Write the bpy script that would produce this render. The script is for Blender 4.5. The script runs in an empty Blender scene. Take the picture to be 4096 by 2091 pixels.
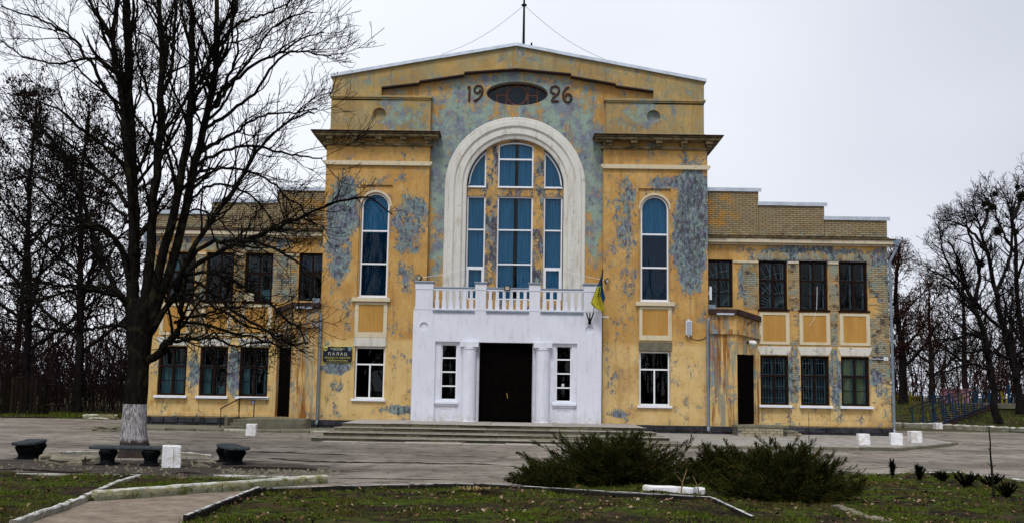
import bpy, math, random
import numpy as np
from mathutils import Vector, Matrix, noise as mnoise

rd = random.Random(11)
SC = bpy.context.scene
COL = SC.collection
rad = math.radians

# ------------------------------------------------------------------ camera
KD = 4096 / 2576
FPX = 4200.0
CAM = np.array([0.2, -39.0, 1.6])


def cam_axes():
    pi, ro, ya = [rad(a) for a in (6.857673, 0.917383, -0.473900)]
    fw = np.array([math.sin(ya) * math.cos(pi), math.cos(ya) * math.cos(pi), math.sin(pi)])
    r = np.array([math.cos(ya), -math.sin(ya), 0.0])
    u = np.cross(r, fw)
    return math.cos(ro) * r + math.sin(ro) * u, -math.sin(ro) * r + math.cos(ro) * u, fw


CR, CU, CF = cam_axes()
cd = bpy.data.cameras.new('camera')
cam = bpy.data.objects.new('camera', cd)
COL.objects.link(cam)
cam.matrix_world = Matrix(((CR[0], CU[0], -CF[0], CAM[0]), (CR[1], CU[1], -CF[1], CAM[1]),
                           (CR[2], CU[2], -CF[2], CAM[2]), (0, 0, 0, 1)))
cd.sensor_width = 36
cd.lens = FPX / 4096 * 36
cd.clip_start = 0.1
cd.clip_end = 3000
SC.camera = cam


def ray(px, py):
    return CF * FPX + CR * (px * KD - 2048) + CU * (2091 / 2 - py * KD)


def P(px, py, Y=0.0):
    "point of the vertical plane y=Y seen at a place of the photograph"
    d = ray(px, py)
    return CAM + d * ((Y - CAM[1]) / d[1])


def G(px, py, z=0.0):
    d = ray(px, py)
    return CAM + d * ((z - CAM[2]) / d[2])


# ------------------------------------------------------------------ sky, sun, exposure
SUN_EL, SUN_AZ = rad(54), rad(-12)          # sun behind the camera, a little to the left
W = bpy.data.worlds.new('World')
SC.world = W
W.use_nodes = True
wt = W.node_tree
wt.nodes.clear()


def wn(t, **kw):
    n = wt.nodes.new(t)
    for k, v in kw.items():
        setattr(n, k, v)
    return n


sky = wn('ShaderNodeTexSky', sky_type='NISHITA')
sky.sun_disc = False
sky.sun_elevation = SUN_EL
sky.sun_rotation = rad(180) - SUN_AZ
sky.dust_density = 5.0
sky.air_density = 1.0
tc = wn('ShaderNodeTexCoord')
mp = wn('ShaderNodeMapping')
mp.inputs['Scale'].default_value = (1.0, 1.0, 1.9)
mp.inputs['Location'].default_value = (0.55, 0.2, 0.1)
nz = wn('ShaderNodeTexNoise')
nz.inputs['Scale'].default_value = 0.95
nz.inputs['Detail'].default_value = 3
nz.inputs['Roughness'].default_value = 0.5
cr = wn('ShaderNodeValToRGB')
cr.color_ramp.elements[0].position = 0.57
cr.color_ramp.elements[0].color = (9.0, 9.35, 10.1, 1)
cr.color_ramp.elements[1].position = 0.92
cr.color_ramp.elements[1].color = (5.4, 5.7, 6.7, 1)
hs = wn('ShaderNodeHueSaturation')
hs.inputs['Saturation'].default_value = 0.3
mx = wn('ShaderNodeMix', data_type='RGBA')
mx.inputs[0].default_value = 0.93
bg = wn('ShaderNodeBackground')
bg.inputs['Strength'].default_value = 0.1
wo = wn('ShaderNodeOutputWorld')
L = wt.links.new
L(tc.outputs['Generated'], mp.inputs[0])
L(mp.outputs[0], nz.inputs[0])
sxyz = wn('ShaderNodeSeparateXYZ')          # the cloud deck thickens towards the east (+x)
L(tc.outputs['Generated'], sxyz.inputs[0])
gx = wn('ShaderNodeMath', operation='MULTIPLY_ADD')
gx.inputs[1].default_value = 0.62
L(sxyz.outputs[0], gx.inputs[0])
L(nz.outputs[0], gx.inputs[2])
L(gx.outputs[0], cr.inputs[0])
L(sky.outputs[0], hs.inputs['Color'])
L(hs.outputs[0], mx.inputs[6])
L(cr.outputs[0], mx.inputs[7])
L(mx.outputs[2], bg.inputs[0])
L(bg.outputs[0], wo.inputs[0])

sl = bpy.data.lights.new('sun', 'SUN')
sl.energy = 1.5
sl.angle = rad(14)
sl.color = (1.0, 0.97, 0.92)
so = bpy.data.objects.new('sun', sl)
COL.objects.link(so)
sd = Vector((math.sin(SUN_AZ) * math.cos(SUN_EL), -math.cos(SUN_AZ) * math.cos(SUN_EL), math.sin(SUN_EL)))
so.rotation_euler = sd.to_track_quat('Z', 'Y').to_euler()
so.location = (-10, -60, 60)

SC.view_settings.view_transform = 'Standard'
SC.view_settings.look = 'None'
SC.view_settings.exposure = 0.12
SC.view_settings.gamma = 1.0
SC.render.engine = 'CYCLES'
SC.cycles.max_bounces = 6
SC.cycles.transparent_max_bounces = 12

# ------------------------------------------------------------------ mesh helpers


class MB:
    def __init__(s):
        s.v = []
        s.f = []

    def poly(s, pts):
        i = len(s.v)
        s.v.extend([tuple(p) for p in pts])
        s.f.append(tuple(range(i, i + len(pts))))

    def box(s, x0, x1, y0, y1, z0, z1):
        i = len(s.v)
        s.v.extend([(x0, y0, z0), (x1, y0, z0), (x1, y1, z0), (x0, y1, z0),
                    (x0, y0, z1), (x1, y0, z1), (x1, y1, z1), (x0, y1, z1)])
        for q in ((0, 3, 2, 1), (4, 5, 6, 7), (0, 1, 5, 4), (1, 2, 6, 5), (2, 3, 7, 6), (3, 0, 4, 7)):
            s.f.append(tuple(i + k for k in q))

    def prism(s, pts, y0, y1):
        "polygon in x,z (counter-clockwise seen from -y) pulled from y0 back to y1"
        n = len(pts)
        i = len(s.v)
        s.v.extend([(p[0], y0, p[1]) for p in pts])
        s.v.extend([(p[0], y1, p[1]) for p in pts])
        s.f.append(tuple(range(i, i + n)))
        s.f.append(tuple(range(i + 2 * n - 1, i + n - 1, -1)))
        for k in range(n):
            k2 = (k + 1) % n
            s.f.append((i + k2, i + k, i + n + k, i + n + k2))

    def slab(s, pts, z0, z1):
        "polygon in x,y (counter-clockwise from above)"
        n = len(pts)
        i = len(s.v)
        s.v.extend([(p[0], p[1], z1) for p in pts])
        s.v.extend([(p[0], p[1], z0) for p in pts])
        s.f.append(tuple(range(i, i + n)))
        s.f.append(tuple(range(i + 2 * n - 1, i + n - 1, -1)))
        for k in range(n):
            k2 = (k + 1) % n
            s.f.append((i + k, i + n + k, i + n + k2, i + k2))

    def tube(s, pts, r, sides=8, cap=True):
        pts = [Vector(p) for p in pts]
        n = len(pts)
        if not hasattr(r, '__len__'):
            r = [r] * n
        i0 = len(s.v)
        for k, p in enumerate(pts):
            t = (pts[min(k + 1, n - 1)] - pts[max(k - 1, 0)]).normalized()
            ref = Vector((0, 0, 1)) if abs(t.z) < 0.9 else Vector((1, 0, 0))
            a = t.cross(ref).normalized()
            b = t.cross(a)
            for j in range(sides):
                an = 2 * math.pi * j / sides
                s.v.append(tuple(p + (a * math.cos(an) + b * math.sin(an)) * r[k]))
        for k in range(n - 1):
            for j in range(sides):
                j2 = (j + 1) % sides
                s.f.append((i0 + k * sides + j, i0 + k * sides + j2, i0 + (k + 1) * sides + j2, i0 + (k + 1) * sides + j))
        if cap:
            s.f.append(tuple(i0 + j for j in reversed(range(sides))))
            s.f.append(tuple(i0 + (n - 1) * sides + j for j in range(sides)))

    def lathe(s, cx, cy, prof, sides=16):
        "prof: (radius, z) from the bottom up"
        i0 = len(s.v)
        for r, z in prof:
            for j in range(sides):
                a = 2 * math.pi * j / sides
                s.v.append((cx + r * math.cos(a), cy + r * math.sin(a), z))
        for k in range(len(prof) - 1):
            for j in range(sides):
                j2 = (j + 1) % sides
                s.f.append((i0 + k * sides + j, i0 + k * sides + j2, i0 + (k + 1) * sides + j2, i0 + (k + 1) * sides + j))
        s.f.append(tuple(i0 + j for j in reversed(range(sides))))
        e = i0 + (len(prof) - 1) * sides
        s.f.append(tuple(e + j for j in range(sides)))

    def build(s, name, mat, parent=None, smooth=False, bevel=0.0, kind=None):
        me = bpy.data.meshes.new(name)
        me.from_pydata(s.v, [], s.f)
        me.update()
        if smooth:
            me.polygons.foreach_set('use_smooth', [True] * len(me.polygons))
        o = bpy.data.objects.new(name, me)
        COL.objects.link(o)
        if mat:
            me.materials.append(mat)
        if parent:
            o.parent = parent
        if bevel:
            m = o.modifiers.new('bevel', 'BEVEL')
            m.width = bevel
            m.segments = 2
            m.limit_method = 'ANGLE'
        if kind:
            o['kind'] = kind
        return o


def np_mesh(name, verts, faces, mat, parent=None, smooth=False, kind=None):
    "verts (N,3), faces (M,3) or (M,4)"
    verts = np.asarray(verts, dtype=np.float32).reshape(-1, 3)
    faces = np.asarray(faces, dtype=np.int32)
    k = faces.shape[1]
    me = bpy.data.meshes.new(name)
    me.vertices.add(len(verts))
    me.vertices.foreach_set('co', verts.ravel())
    me.loops.add(faces.size)
    me.loops.foreach_set('vertex_index', faces.ravel())
    me.polygons.add(len(faces))
    me.polygons.foreach_set('loop_start', np.arange(0, faces.size, k, dtype=np.int32))
    me.update(calc_edges=True)
    if smooth:
        me.polygons.foreach_set('use_smooth', np.ones(len(faces), dtype=bool))
    o = bpy.data.objects.new(name, me)
    COL.objects.link(o)
    if mat:
        me.materials.append(mat)
    if parent:
        o.parent = parent
    if kind:
        o['kind'] = kind
    return o


def empty(name, loc=(0, 0, 0), rz=0.0):
    o = bpy.data.objects.new(name, None)
    COL.objects.link(o)
    o.location = loc
    o.rotation_euler = (0, 0, rz)
    o.empty_display_size = 0.2
    return o


def tag(o, label, cat, group=None):
    o['label'] = label
    o['category'] = cat
    if group:
        o['group'] = group
    return o


def dup(o, parent=None):
    c = o.copy()
    COL.objects.link(c)
    c.parent = parent
    for ch in list(o.children):
        dup(ch, c)
    return c


# ------------------------------------------------------------------ material helpers


class MT:
    def __init__(s, name, rough=0.9, spec=0.08, metal=0.0):
        s.m = bpy.data.materials.new(name)
        s.m.use_nodes = True
        s.t = s.m.node_tree
        s.b = s.t.nodes['Principled BSDF']
        s.b.inputs['Roughness'].default_value = rough
        s.b.inputs['Specular IOR Level'].default_value = spec
        s.b.inputs['Metallic'].default_value = metal
        s.geo = s.t.nodes.new('ShaderNodeNewGeometry')
        s.pos = s.geo.outputs['Position']

    def n(s, t, **kw):
        nd = s.t.nodes.new(t)
        for k, v in kw.items():
            setattr(nd, k, v)
        return nd

    def l(s, a, b):
        s.t.links.new(a, b)

    def put(s, sock, v):
        if hasattr(v, 'is_linked') or isinstance(v, bpy.types.NodeSocket):
            s.l(v, sock)
        else:
            sock.default_value = v

    def noise(s, scale, detail=6, rough=0.6, stretch=(1, 1, 1), vec=None, off=(0, 0, 0), dist=0.0):
        mp = s.n('ShaderNodeMapping')
        mp.inputs['Scale'].default_value = stretch
        mp.inputs['Location'].default_value = off
        s.l(vec or s.pos, mp.inputs[0])
        nz = s.n('ShaderNodeTexNoise')
        nz.inputs['Scale'].default_value = scale
        nz.inputs['Detail'].default_value = detail
        nz.inputs['Roughness'].default_value = rough
        nz.inputs['Distortion'].default_value = dist
        s.l(mp.outputs[0], nz.inputs[0])
        return nz.outputs[0]

    def math(s, op, a, b=0.0, c=None):
        m = s.n('ShaderNodeMath', operation=op)
        s.put(m.inputs[0], a)
        s.put(m.inputs[1], b)
        if c is not None:
            s.put(m.inputs[2], c)
        return m.outputs[0]

    def ramp(s, v, a, b, lo=0.0, hi=1.0):
        m = s.n('ShaderNodeMapRange', interpolation_type='SMOOTHSTEP')
        s.put(m.inputs[0], v)
        m.inputs[1].default_value = a
        m.inputs[2].default_value = b
        m.inputs[3].default_value = lo
        m.inputs[4].default_value = hi
        return m.outputs[0]

    def mix(s, f, a, b, blend='MIX'):
        m = s.n('ShaderNodeMix', data_type='RGBA', blend_type=blend)
        s.put(m.inputs[0], f)
        for i, v in ((6, a), (7, b)):
            if isinstance(v, tuple):
                m.inputs[i].default_value = (*v, 1) if len(v) == 3 else v
            else:
                s.l(v, m.inputs[i])
        return m.outputs[2]

    def xyz(s):
        sp = s.n('ShaderNodeSeparateXYZ')
        s.l(s.pos, sp.inputs[0])
        return sp.outputs

    def blob(s, c, r, k):
        "soft elliptical region: k in the middle, 0 at the rim"
        v = s.n('ShaderNodeVectorMath', operation='SUBTRACT')
        s.l(s.pos, v.inputs[0])
        v.inputs[1].default_value = (c[0], 0, c[1])
        v2 = s.n('ShaderNodeVectorMath', operation='MULTIPLY')
        s.l(v.outputs[0], v2.inputs[0])
        v2.inputs[1].default_value = (1 / r[0], 0, 1 / r[1])
        v3 = s.n('ShaderNodeVectorMath', operation='LENGTH')
        s.l(v2.outputs[0], v3.inputs[0])
        return s.ramp(v3.outputs[1], 1.0, 0.35, 0.0, k)

    def color(s, v):
        if isinstance(v, tuple):
            s.b.inputs['Base Color'].default_value = (*v, 1)
        else:
            s.l(v, s.b.inputs['Base Color'])

    def bump(s, h, dist=0.02, strength=0.6):
        b = s.n('ShaderNodeBump')
        b.inputs['Distance'].default_value = dist
        b.inputs['Strength'].default_value = strength
        s.l(h, b.inputs['Height'])
        s.l(b.outputs[0], s.b.inputs['Normal'])

    def island(s):
        return s.geo.outputs['Random Per Island']

    def objrand(s):
        return s.n('ShaderNodeObjectInfo').outputs['Random']


def plain(name, c, rough=0.8, spec=0.1, metal=0.0, var=0.25, scale=6.0, bump=0.0):
    m = MT(name, rough, spec, metal)
    f = m.ramp(m.noise(scale, 5, 0.65), 0.3, 0.7)
    m.color(m.mix(f, tuple(x * (1 - var) for x in c), tuple(min(1, x * (1 + var)) for x in c)))
    if bump:
        m.bump(m.noise(scale * 5, 4), bump)
    return m.m


BLUE, SOOT = (0.20, 0.285, 0.285), (0.048, 0.040, 0.060)


def plaster(name, blobs, base=((0.60, 0.385, 0.140), (0.475, 0.262, 0.076)), low=True, patch=BLUE, green=0.0,
            dark=0.475, thr=0.575, rust=0.0, streak=0.0):
    m = MT(name, 0.97, 0.04)
    zz = m.xyz()[2]
    n1 = m.ramp(m.noise(0.9, 6, 0.6), 0.32, 0.68)
    col = m.mix(n1, base[0], base[1])
    col = m.mix(m.ramp(m.noise(7, 6, 0.7), 0.35, 0.75, 0, 0.35), col, tuple(x * 0.62 for x in base[1]))
    if low:                                     # repainted lower storey, paler and flaking
        edge = m.math('ADD', zz, m.math('MULTIPLY', m.noise(1.7, 6, 0.7), 0.25))
        lowm = m.ramp(edge, 3.55, 3.3)
        fl = m.ramp(m.noise(3.0, 10, 0.72, (1, 1, 0.7)), 0.36, 0.48)
        pale = m.mix(m.ramp(m.noise(1.5, 5), 0.3, 0.7), (0.66, 0.485, 0.225), (0.56, 0.385, 0.155))
        col = m.mix(m.math('MULTIPLY', lowm, fl), col, pale)
    if green:
        gm = m.ramp(m.noise(1.2, 7, 0.65, (1, 1, 1.4), off=(3, 1, 7)), 0.40, 0.60, 0, green)
        col = m.mix(gm, col, (0.275, 0.265, 0.165))
    col = m.mix(m.ramp(m.noise(0.55, 7, 0.65, (1, 1, 1.3), off=(8, 3, 2)), 0.46, 0.68, 0, 0.55), col, tuple(x * y for x, y in zip(base[1], (.72, .68, .8))))
    col = m.mix(m.ramp(m.noise(4.5, 8, 0.75, (1.6, 1.6, 0.5), off=(1, 6, 2)), 0.52, 0.64, 0, 0.5), col, tuple(x * y for x, y in zip(base[0], (1.02, 1.12, 1.55))))
    bias = None
    for c, r, k in blobs:
        b = m.blob(c, (r[0] * 1.15, r[1] * 1.1), k * .74)
        bias = b if bias is None else m.math('MAXIMUM', bias, b)
    nn = m.math('ADD', m.math('MULTIPLY', m.noise(2.7, 13, 0.76, (1.2, 1, 0.85), dist=0.1), .62), m.math('MULTIPLY', m.noise(1.15, 6, 0.6, (1.2, 1, 0.8), off=(3, 8, 6)), .40))
    fine = m.noise(13, 8, 0.8, (1.3, 1, .7))
    v = m.math('ADD', nn, m.math('MULTIPLY', m.math('SUBTRACT', fine, 0.5), 0.50))
    if bias is not None:
        v = m.math('ADD', v, bias)
    pm = m.ramp(v, thr, thr + 0.018)
    pcol = m.mix(m.ramp(m.noise(2.3, 7, .7), 0.38, 0.62), patch, (0.18, 0.20, 0.265))
    pcol = m.mix(m.ramp(m.noise(3.1, 6, 0.7, off=(9, 2, 4)), 0.5, 0.62, 0, 0.7), pcol, (0.28, 0.38, 0.32))
    dv = m.math('ADD', m.noise(6.0, 12, 0.8, (1.4, 1.4, 0.65), off=(5, 5, 5)), m.math('MULTIPLY', m.math('SUBTRACT', v, thr), 0.28))
    dm = m.ramp(dv, dark, dark + 0.13, 0, .9)
    pcol = m.mix(dm, pcol, SOOT)
    col = m.mix(pm, col, pcol)
    sp = m.ramp(m.noise(23, 4, 0.6, off=(1, 8, 3)), 0.68, 0.75, 0, 0.75)
    col = m.mix(sp, col, (0.09, 0.065, 0.05))
    if rust or streak:
        st = m.ramp(m.noise(3.2, 8, 0.65, (2.4, 2.4, 0.14)), 0.47, 0.62, 0, rust or streak)
        col = m.mix(st, col, (0.23, 0.085, 0.015) if rust else (0.12, 0.085, 0.05))
    if rust:
        st = m.ramp(m.noise(2.0, 9, 0.68, (2.2, 2.2, 0.2), off=(4, 4, 2)), 0.50, 0.60, 0, 0.9)
        col = m.mix(st, col, (0.24, 0.25, 0.20))
    grime = m.ramp(m.noise(1.7, 8, 0.68, (3.0, 3.0, 0.22), off=(2, 7, 1)), 0.50, 0.72, 0, 0.42)
    col = m.mix(grime, col, (0.16, 0.11, 0.06))
    m.color(col)
    h = m.math('ADD', m.math('MULTIPLY', pm, -0.6), m.math('MULTIPLY', m.noise(28, 5, 0.6), 0.6))
    m.bump(h, 0.012, 0.7)
    return m.m


def xz(px, py, Y=0.0):
    p = P(px, py, Y)
    return (p[0], p[2])


M = {}
M['main'] = plaster('plaster_ochre', [
    (xz(860, 540), (0.75, 1.9), .24), (xz(850, 640), (0.6, 1.4), .20), (xz(1030, 560), (0.75, 1.6), .17), (xz(1025, 690), (0.6, 0.9), .10),
    (xz(950, 450), (1.5, 0.35), .09), (xz(1742, 560), (0.85, 2.7), .34), (xz(1738, 690), (0.6, 1.3), .19), (xz(1570, 540), (0.55, 1.7), .13),
    (xz(1690, 460), (1.2, 0.4), .13), (xz(1580, 690), (0.5, 1.0), .10), (xz(840, 925), (0.62, 0.3), .28), (xz(1005, 1030), (0.7, 0.22), .20),
    (xz(1555, 1040), (0.5, 0.2), .20), (xz(880, 770), (0.5, 0.6), .07), (xz(1640, 800), (0.9, 0.6), .06)])
M['bay'] = plaster('plaster_ochre_bay', [
    (xz(1300, 250), (4.6, 1.7), .17), (xz(1170, 330), (1.9, 1.6), .20), (xz(1440, 330), (1.8, 1.6), .17), (xz(1500, 400), (1.0, 1.6), .22),
    (xz(1105, 430), (0.55, 2.2), .26), (xz(1100, 600), (0.5, 1.8), .16), (xz(1495, 520), (0.55, 2.8), .18), (xz(1090, 800), (0.4, 0.9), .06)],
    low=False, patch=(0.27, 0.36, 0.30), dark=0.555)
M['arch_infill'] = plaster('plaster_ochre_mullion', [(xz(1296, 560), (2.6, 5.0), .11)], low=False, dark=0.44)
M['attic'] = plaster('plaster_attic', [(xz(1000, 290), (1.1, 0.9), .12), (xz(1610, 290), (1.1, 0.9), .13), (xz(1300, 140), (3.0, .5), .05)],
                     base=((0.50, 0.335, 0.125), (0.36, 0.24, 0.09)), low=False, patch=(0.26, 0.33, 0.24), green=0.6, dark=0.57)
M['wing'] = plaster('plaster_wing', [
    (xz(2040, 645, .6), (2.9, 0.5), .26), (xz(1880, 700, .6), (0.45, 1.0), .22), (xz(2210, 690, .6), (0.6, 1.2), .24), (xz(2210, 930, .6), (0.55, 1.6), .18),
    (xz(2050, 950, .6), (0.32, 1.4), .22), (xz(2100, 950, .6), (0.3, 1.4), .22), (xz(1998, 950, .6), (0.3, 1.4), .2), (xz(1898, 950, .6), (0.2, 1.4), .16), (xz(710, 690, .6), (0.7, 1.0), .24), (xz(500, 610, .6), (3.0, 0.4), .12),
    (xz(485, 930, .6), (0.3, 1.1), .17), (xz(587, 930, .6), (0.3, 1.1), .22), (xz(640, 610, .6), (2.0, .35), .16)], dark=0.47)
M['porch'] = plaster('plaster_porch', [(xz(1795, 900), (0.3, 2.2), .15), (xz(1900, 880), (0.2, 2.0), .12)], rust=0.95, patch=(0.22, 0.30, 0.29), dark=0.66)


def white_paint(name, c, dirt, amt, flake=0.0):
    m = MT(name, 0.85, 0.2)
    col = m.mix(m.ramp(m.noise(1.4, 5), 0.3, 0.7), c, tuple(x * 0.93 for x in c))
    st = m.ramp(m.noise(3.0, 7, 0.66, (2.2, 2.2, 0.35)), 0.50, 0.72, 0, amt)
    col = m.mix(st, col, dirt)
    if flake:
        fm = m.ramp(m.noise(6.5, 8, 0.7), 0.60, 0.66, 0, flake)
        col = m.mix(fm, col, tuple(x * 0.55 for x in dirt))
    zz = m.xyz()[2]
    low = m.math('MULTIPLY', m.ramp(zz, 0.75, 0.33), m.ramp(m.noise(5, 6, 0.7), 0.48, 0.6))
    col = m.mix(m.math('MULTIPLY', low, 0.6), col, (0.42, 0.36, 0.27))
    m.color(col)
    m.bump(m.noise(9, 6, 0.6), 0.012, 0.5)
    return m.m


M['white'] = white_paint('white_limewash', (0.70, 0.72, 0.80), (0.47, 0.47, 0.52), 0.55, 0.35)
M['arch'] = white_paint('dirty_white_stucco', (0.66, 0.645, 0.60), (0.34, 0.27, 0.19), 0.6, 0.55)
M['trim'] = white_paint('cream_trim', (0.62, 0.54, 0.38), (0.40, 0.30, 0.16), 0.6, 0.5)
M['lintel'] = white_paint('flaking_lintel', (0.62, 0.60, 0.54), (0.30, 0.28, 0.25), 0.8, 0.9)
M['block'] = white_paint('whitewashed_block', (0.82, 0.82, 0.85), (0.55, 0.53, 0.5), 0.4, 0.3)
M['frame_white'] = plain('white_plastic_frame', (0.80, 0.82, 0.86), 0.4, 0.5, var=0.03)
M['sill'] = plain('white_metal_sill', (0.74, 0.78, 0.88), 0.35, 0.5, var=0.06)
M['wood'] = plain('brown_window_paint', (0.015, 0.008, 0.006), 0.7, 0.05, var=0.5, scale=9)
M['sash'] = plain('pale_inner_sash', (0.14, 0.21, 0.225), 0.7, 0.1, var=0.2)
M['grille'] = plain('pale_grille_rod', (0.38, 0.46, 0.47), 0.6, 0.3)
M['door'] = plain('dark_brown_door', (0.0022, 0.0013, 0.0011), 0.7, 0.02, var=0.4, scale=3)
M['brass'] = plain('worn_brass', (0.5, 0.33, 0.08), 0.4, 0.5, 0.8)
M['roof_tin'] = plain('galvanised_flashing', (0.50, 0.55, 0.62), 0.38, 0.5, 0.55, var=0.15, scale=2.5, bump=0.004)
M['pipe'] = plain('grey_blue_pipe', (0.20, 0.25, 0.31), 0.4, 0.5, 0.4, var=0.2, scale=8)
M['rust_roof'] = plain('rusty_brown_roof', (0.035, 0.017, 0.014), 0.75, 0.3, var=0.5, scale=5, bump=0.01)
M['moss_cornice'] = plain('moss_stained_cornice', (0.085, 0.065, 0.035), 0.95, 0.1, var=0.6, scale=5, bump=0.02)
M['cornice'] = plain('grimy_cornice', (0.17, 0.135, 0.075), 0.95, 0.1, var=0.75, scale=4, bump=0.015)
M['cream_cornice'] = white_paint('cream_cornice', (0.60, 0.52, 0.38), (0.28, 0.22, 0.13), 0.7, 0.5)
M['black'] = plain('black_iron', (0.008, 0.007, 0.007), 0.6, 0.1)
M['numeral'] = plain('rusty_numeral', (0.075, 0.038, 0.028), 0.9, 0.2, var=0.6, scale=12)
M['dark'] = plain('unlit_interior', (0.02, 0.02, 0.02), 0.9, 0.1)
M['lamp_white'] = plain('white_lamp', (0.75, 0.76, 0.78), 0.4, 0.4, var=0.05)
M['lens'] = plain('lamp_lens', (0.35, 0.33, 0.25), 0.2, 0.6)
M['speaker'] = plain('light_grey_speaker', (0.62, 0.65, 0.72), 0.5, 0.3, var=0.05)
M['speaker_grille'] = plain('grey_speaker_cloth', (0.33, 0.37, 0.44), 0.7, 0.2, var=0.1, scale=60)
M['navy'] = plain('navy_enamel', (0.004, 0.005, 0.022), 0.3, 0.5, var=0.1)
M['gold'] = plain('yellow_lettering', (0.45, 0.42, 0.07), 0.5, 0.3, var=0.1)
M['letter_pale'] = plain('pale_lettering', (0.62, 0.66, 0.45), 0.5, 0.3, var=0.1)
M['letter_white'] = plain('white_lettering', (0.75, 0.77, 0.82), 0.5, 0.3, var=0.05)
M['flag_blue'] = plain('blue_cloth', (0.012, 0.085, 0.19), 0.8, 0.2, var=0.2)
M['flag_yellow'] = plain('yellow_cloth', (0.42, 0.38, 0.025), 0.8, 0.2, var=0.2)
M['sign_blue'] = plain('blue_sign', (0.01, 0.03, 0.16), 0.4, 0.4)
M['shield_blue'] = plain('blue_shield', (0.05, 0.16, 0.28), 0.4, 0.4)


def stone(name, c1, c2, var=0.5, moss=0.0, bump=0.02, white=0.0, scale=5.0, side=0.55):
    m = MT(name, 0.97, 0.04)
    f = m.ramp(m.noise(scale, 7, 0.68), 0.32, 0.68)
    col = m.mix(f, c1, c2)
    r = m.objrand()
    col = m.mix(1.0, col, m.mix(r, (1 - var,) * 3, (1.0, 1.0, 1.0)), 'MULTIPLY')
    dk = m.ramp(m.noise(3.0, 6, 0.7, off=(6, 1, 3)), 0.55, 0.70, 0, 0.75)
    col = m.mix(dk, col, tuple(x * 0.25 for x in c1))
    if moss:
        mm = m.ramp(m.noise(2.4, 7, 0.7, off=(2, 3, 8)), 0.46, 0.62, 0, moss)
        col = m.mix(mm, col, (0.11, 0.12, 0.02))
    if white:
        nrm = m.n('ShaderNodeSeparateXYZ')
        m.l(m.geo.outputs['Normal'], nrm.inputs[0])
        if moss > .8:
            mz = m.math('ADD', m.xyz()[2], m.math('MULTIPLY', m.math('SUBTRACT', m.noise(6, 7, .7, off=(4, 4, 4)), .5), .26))
            col = m.mix(m.ramp(mz, .09, .03, 0, .9), col, (.062, .066, .014))
        wm = m.math('MULTIPLY', m.ramp(m.noise(7, 6, 0.7, off=(1, 1, 5)), 0.62, 0.48, 0, white), m.ramp(nrm.outputs[2], 0.0, 0.9, side, 1))
        col = m.mix(wm, col, (0.68, 0.67, 0.66))
    m.color(col)
    m.bump(m.noise(scale * 5, 6, 0.7), bump, 0.8)
    return m.m


M['plinth'] = stone('dark_plinth_stone', (0.032, 0.033, 0.040), (0.075, 0.077, 0.09), 0.45, bump=0.03)
M['mortar'] = plain('plinth_mortar', (0.13, 0.125, 0.115), 0.95, 0.1)
M['step'] = stone('worn_step_concrete', (0.215, 0.19, 0.14), (0.11, 0.10, 0.068), 0.5, moss=0.35, bump=0.02)
M['step_dirty'] = stone('dirty_tread_concrete', (0.31, 0.28, 0.225), (0.19, 0.175, 0.13), 0.35, moss=0.25, bump=0.02)
M['step_top'] = stone('worn_platform_concrete', (0.44, 0.40, 0.36), (0.34, 0.31, 0.275), 0.2, bump=0.01)
M['concrete'] = stone('bare_concrete', (0.22, 0.205, 0.155), (0.14, 0.135, 0.10), 0.25, moss=0.15, bump=0.015, scale=3)
M['bench_slab'] = stone('bench_stone', (0.075, 0.09, 0.10), (0.035, 0.042, 0.047), 0.25, bump=0.012, scale=12)
M['bench_leg'] = stone('dark_bench_leg', (0.014, 0.016, 0.018), (0.006, 0.007, 0.008), 0.3, bump=0.02, scale=10)
M['rubble'] = stone('broken_concrete', (0.32, 0.285, 0.215), (0.18, 0.16, 0.12), 0.35, moss=0.2, bump=0.03)
M['kerb_white'] = stone('whitewashed_kerb', (0.28, 0.26, 0.19), (0.17, 0.16, 0.10), 0.3, moss=0.5, bump=0.02, white=0.85, side=0.2)
M['kerb_moss'] = stone('mossy_limewashed_kerb', (0.44, 0.42, 0.22), (0.24, 0.22, 0.08), 0.25, moss=0.9, bump=0.03, white=0.75, side=0.22)
M['kerb_thin'] = stone('thin_kerb', (0.030, 0.026, 0.02), (0.018, 0.016, 0.013), 0.3, bump=0.02, white=0.8, side=0.0)
M['pave'] = stone('paving_slab', (0.42, 0.385, 0.345), (0.33, 0.305, 0.275), 0.12, bump=0.01, scale=2.5)
M['yellow_brick'] = stone('pale_yellow_brick', (0.42, 0.37, 0.26), (0.33, 0.29, 0.20), 0.25, bump=0.01, scale=8)


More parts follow.
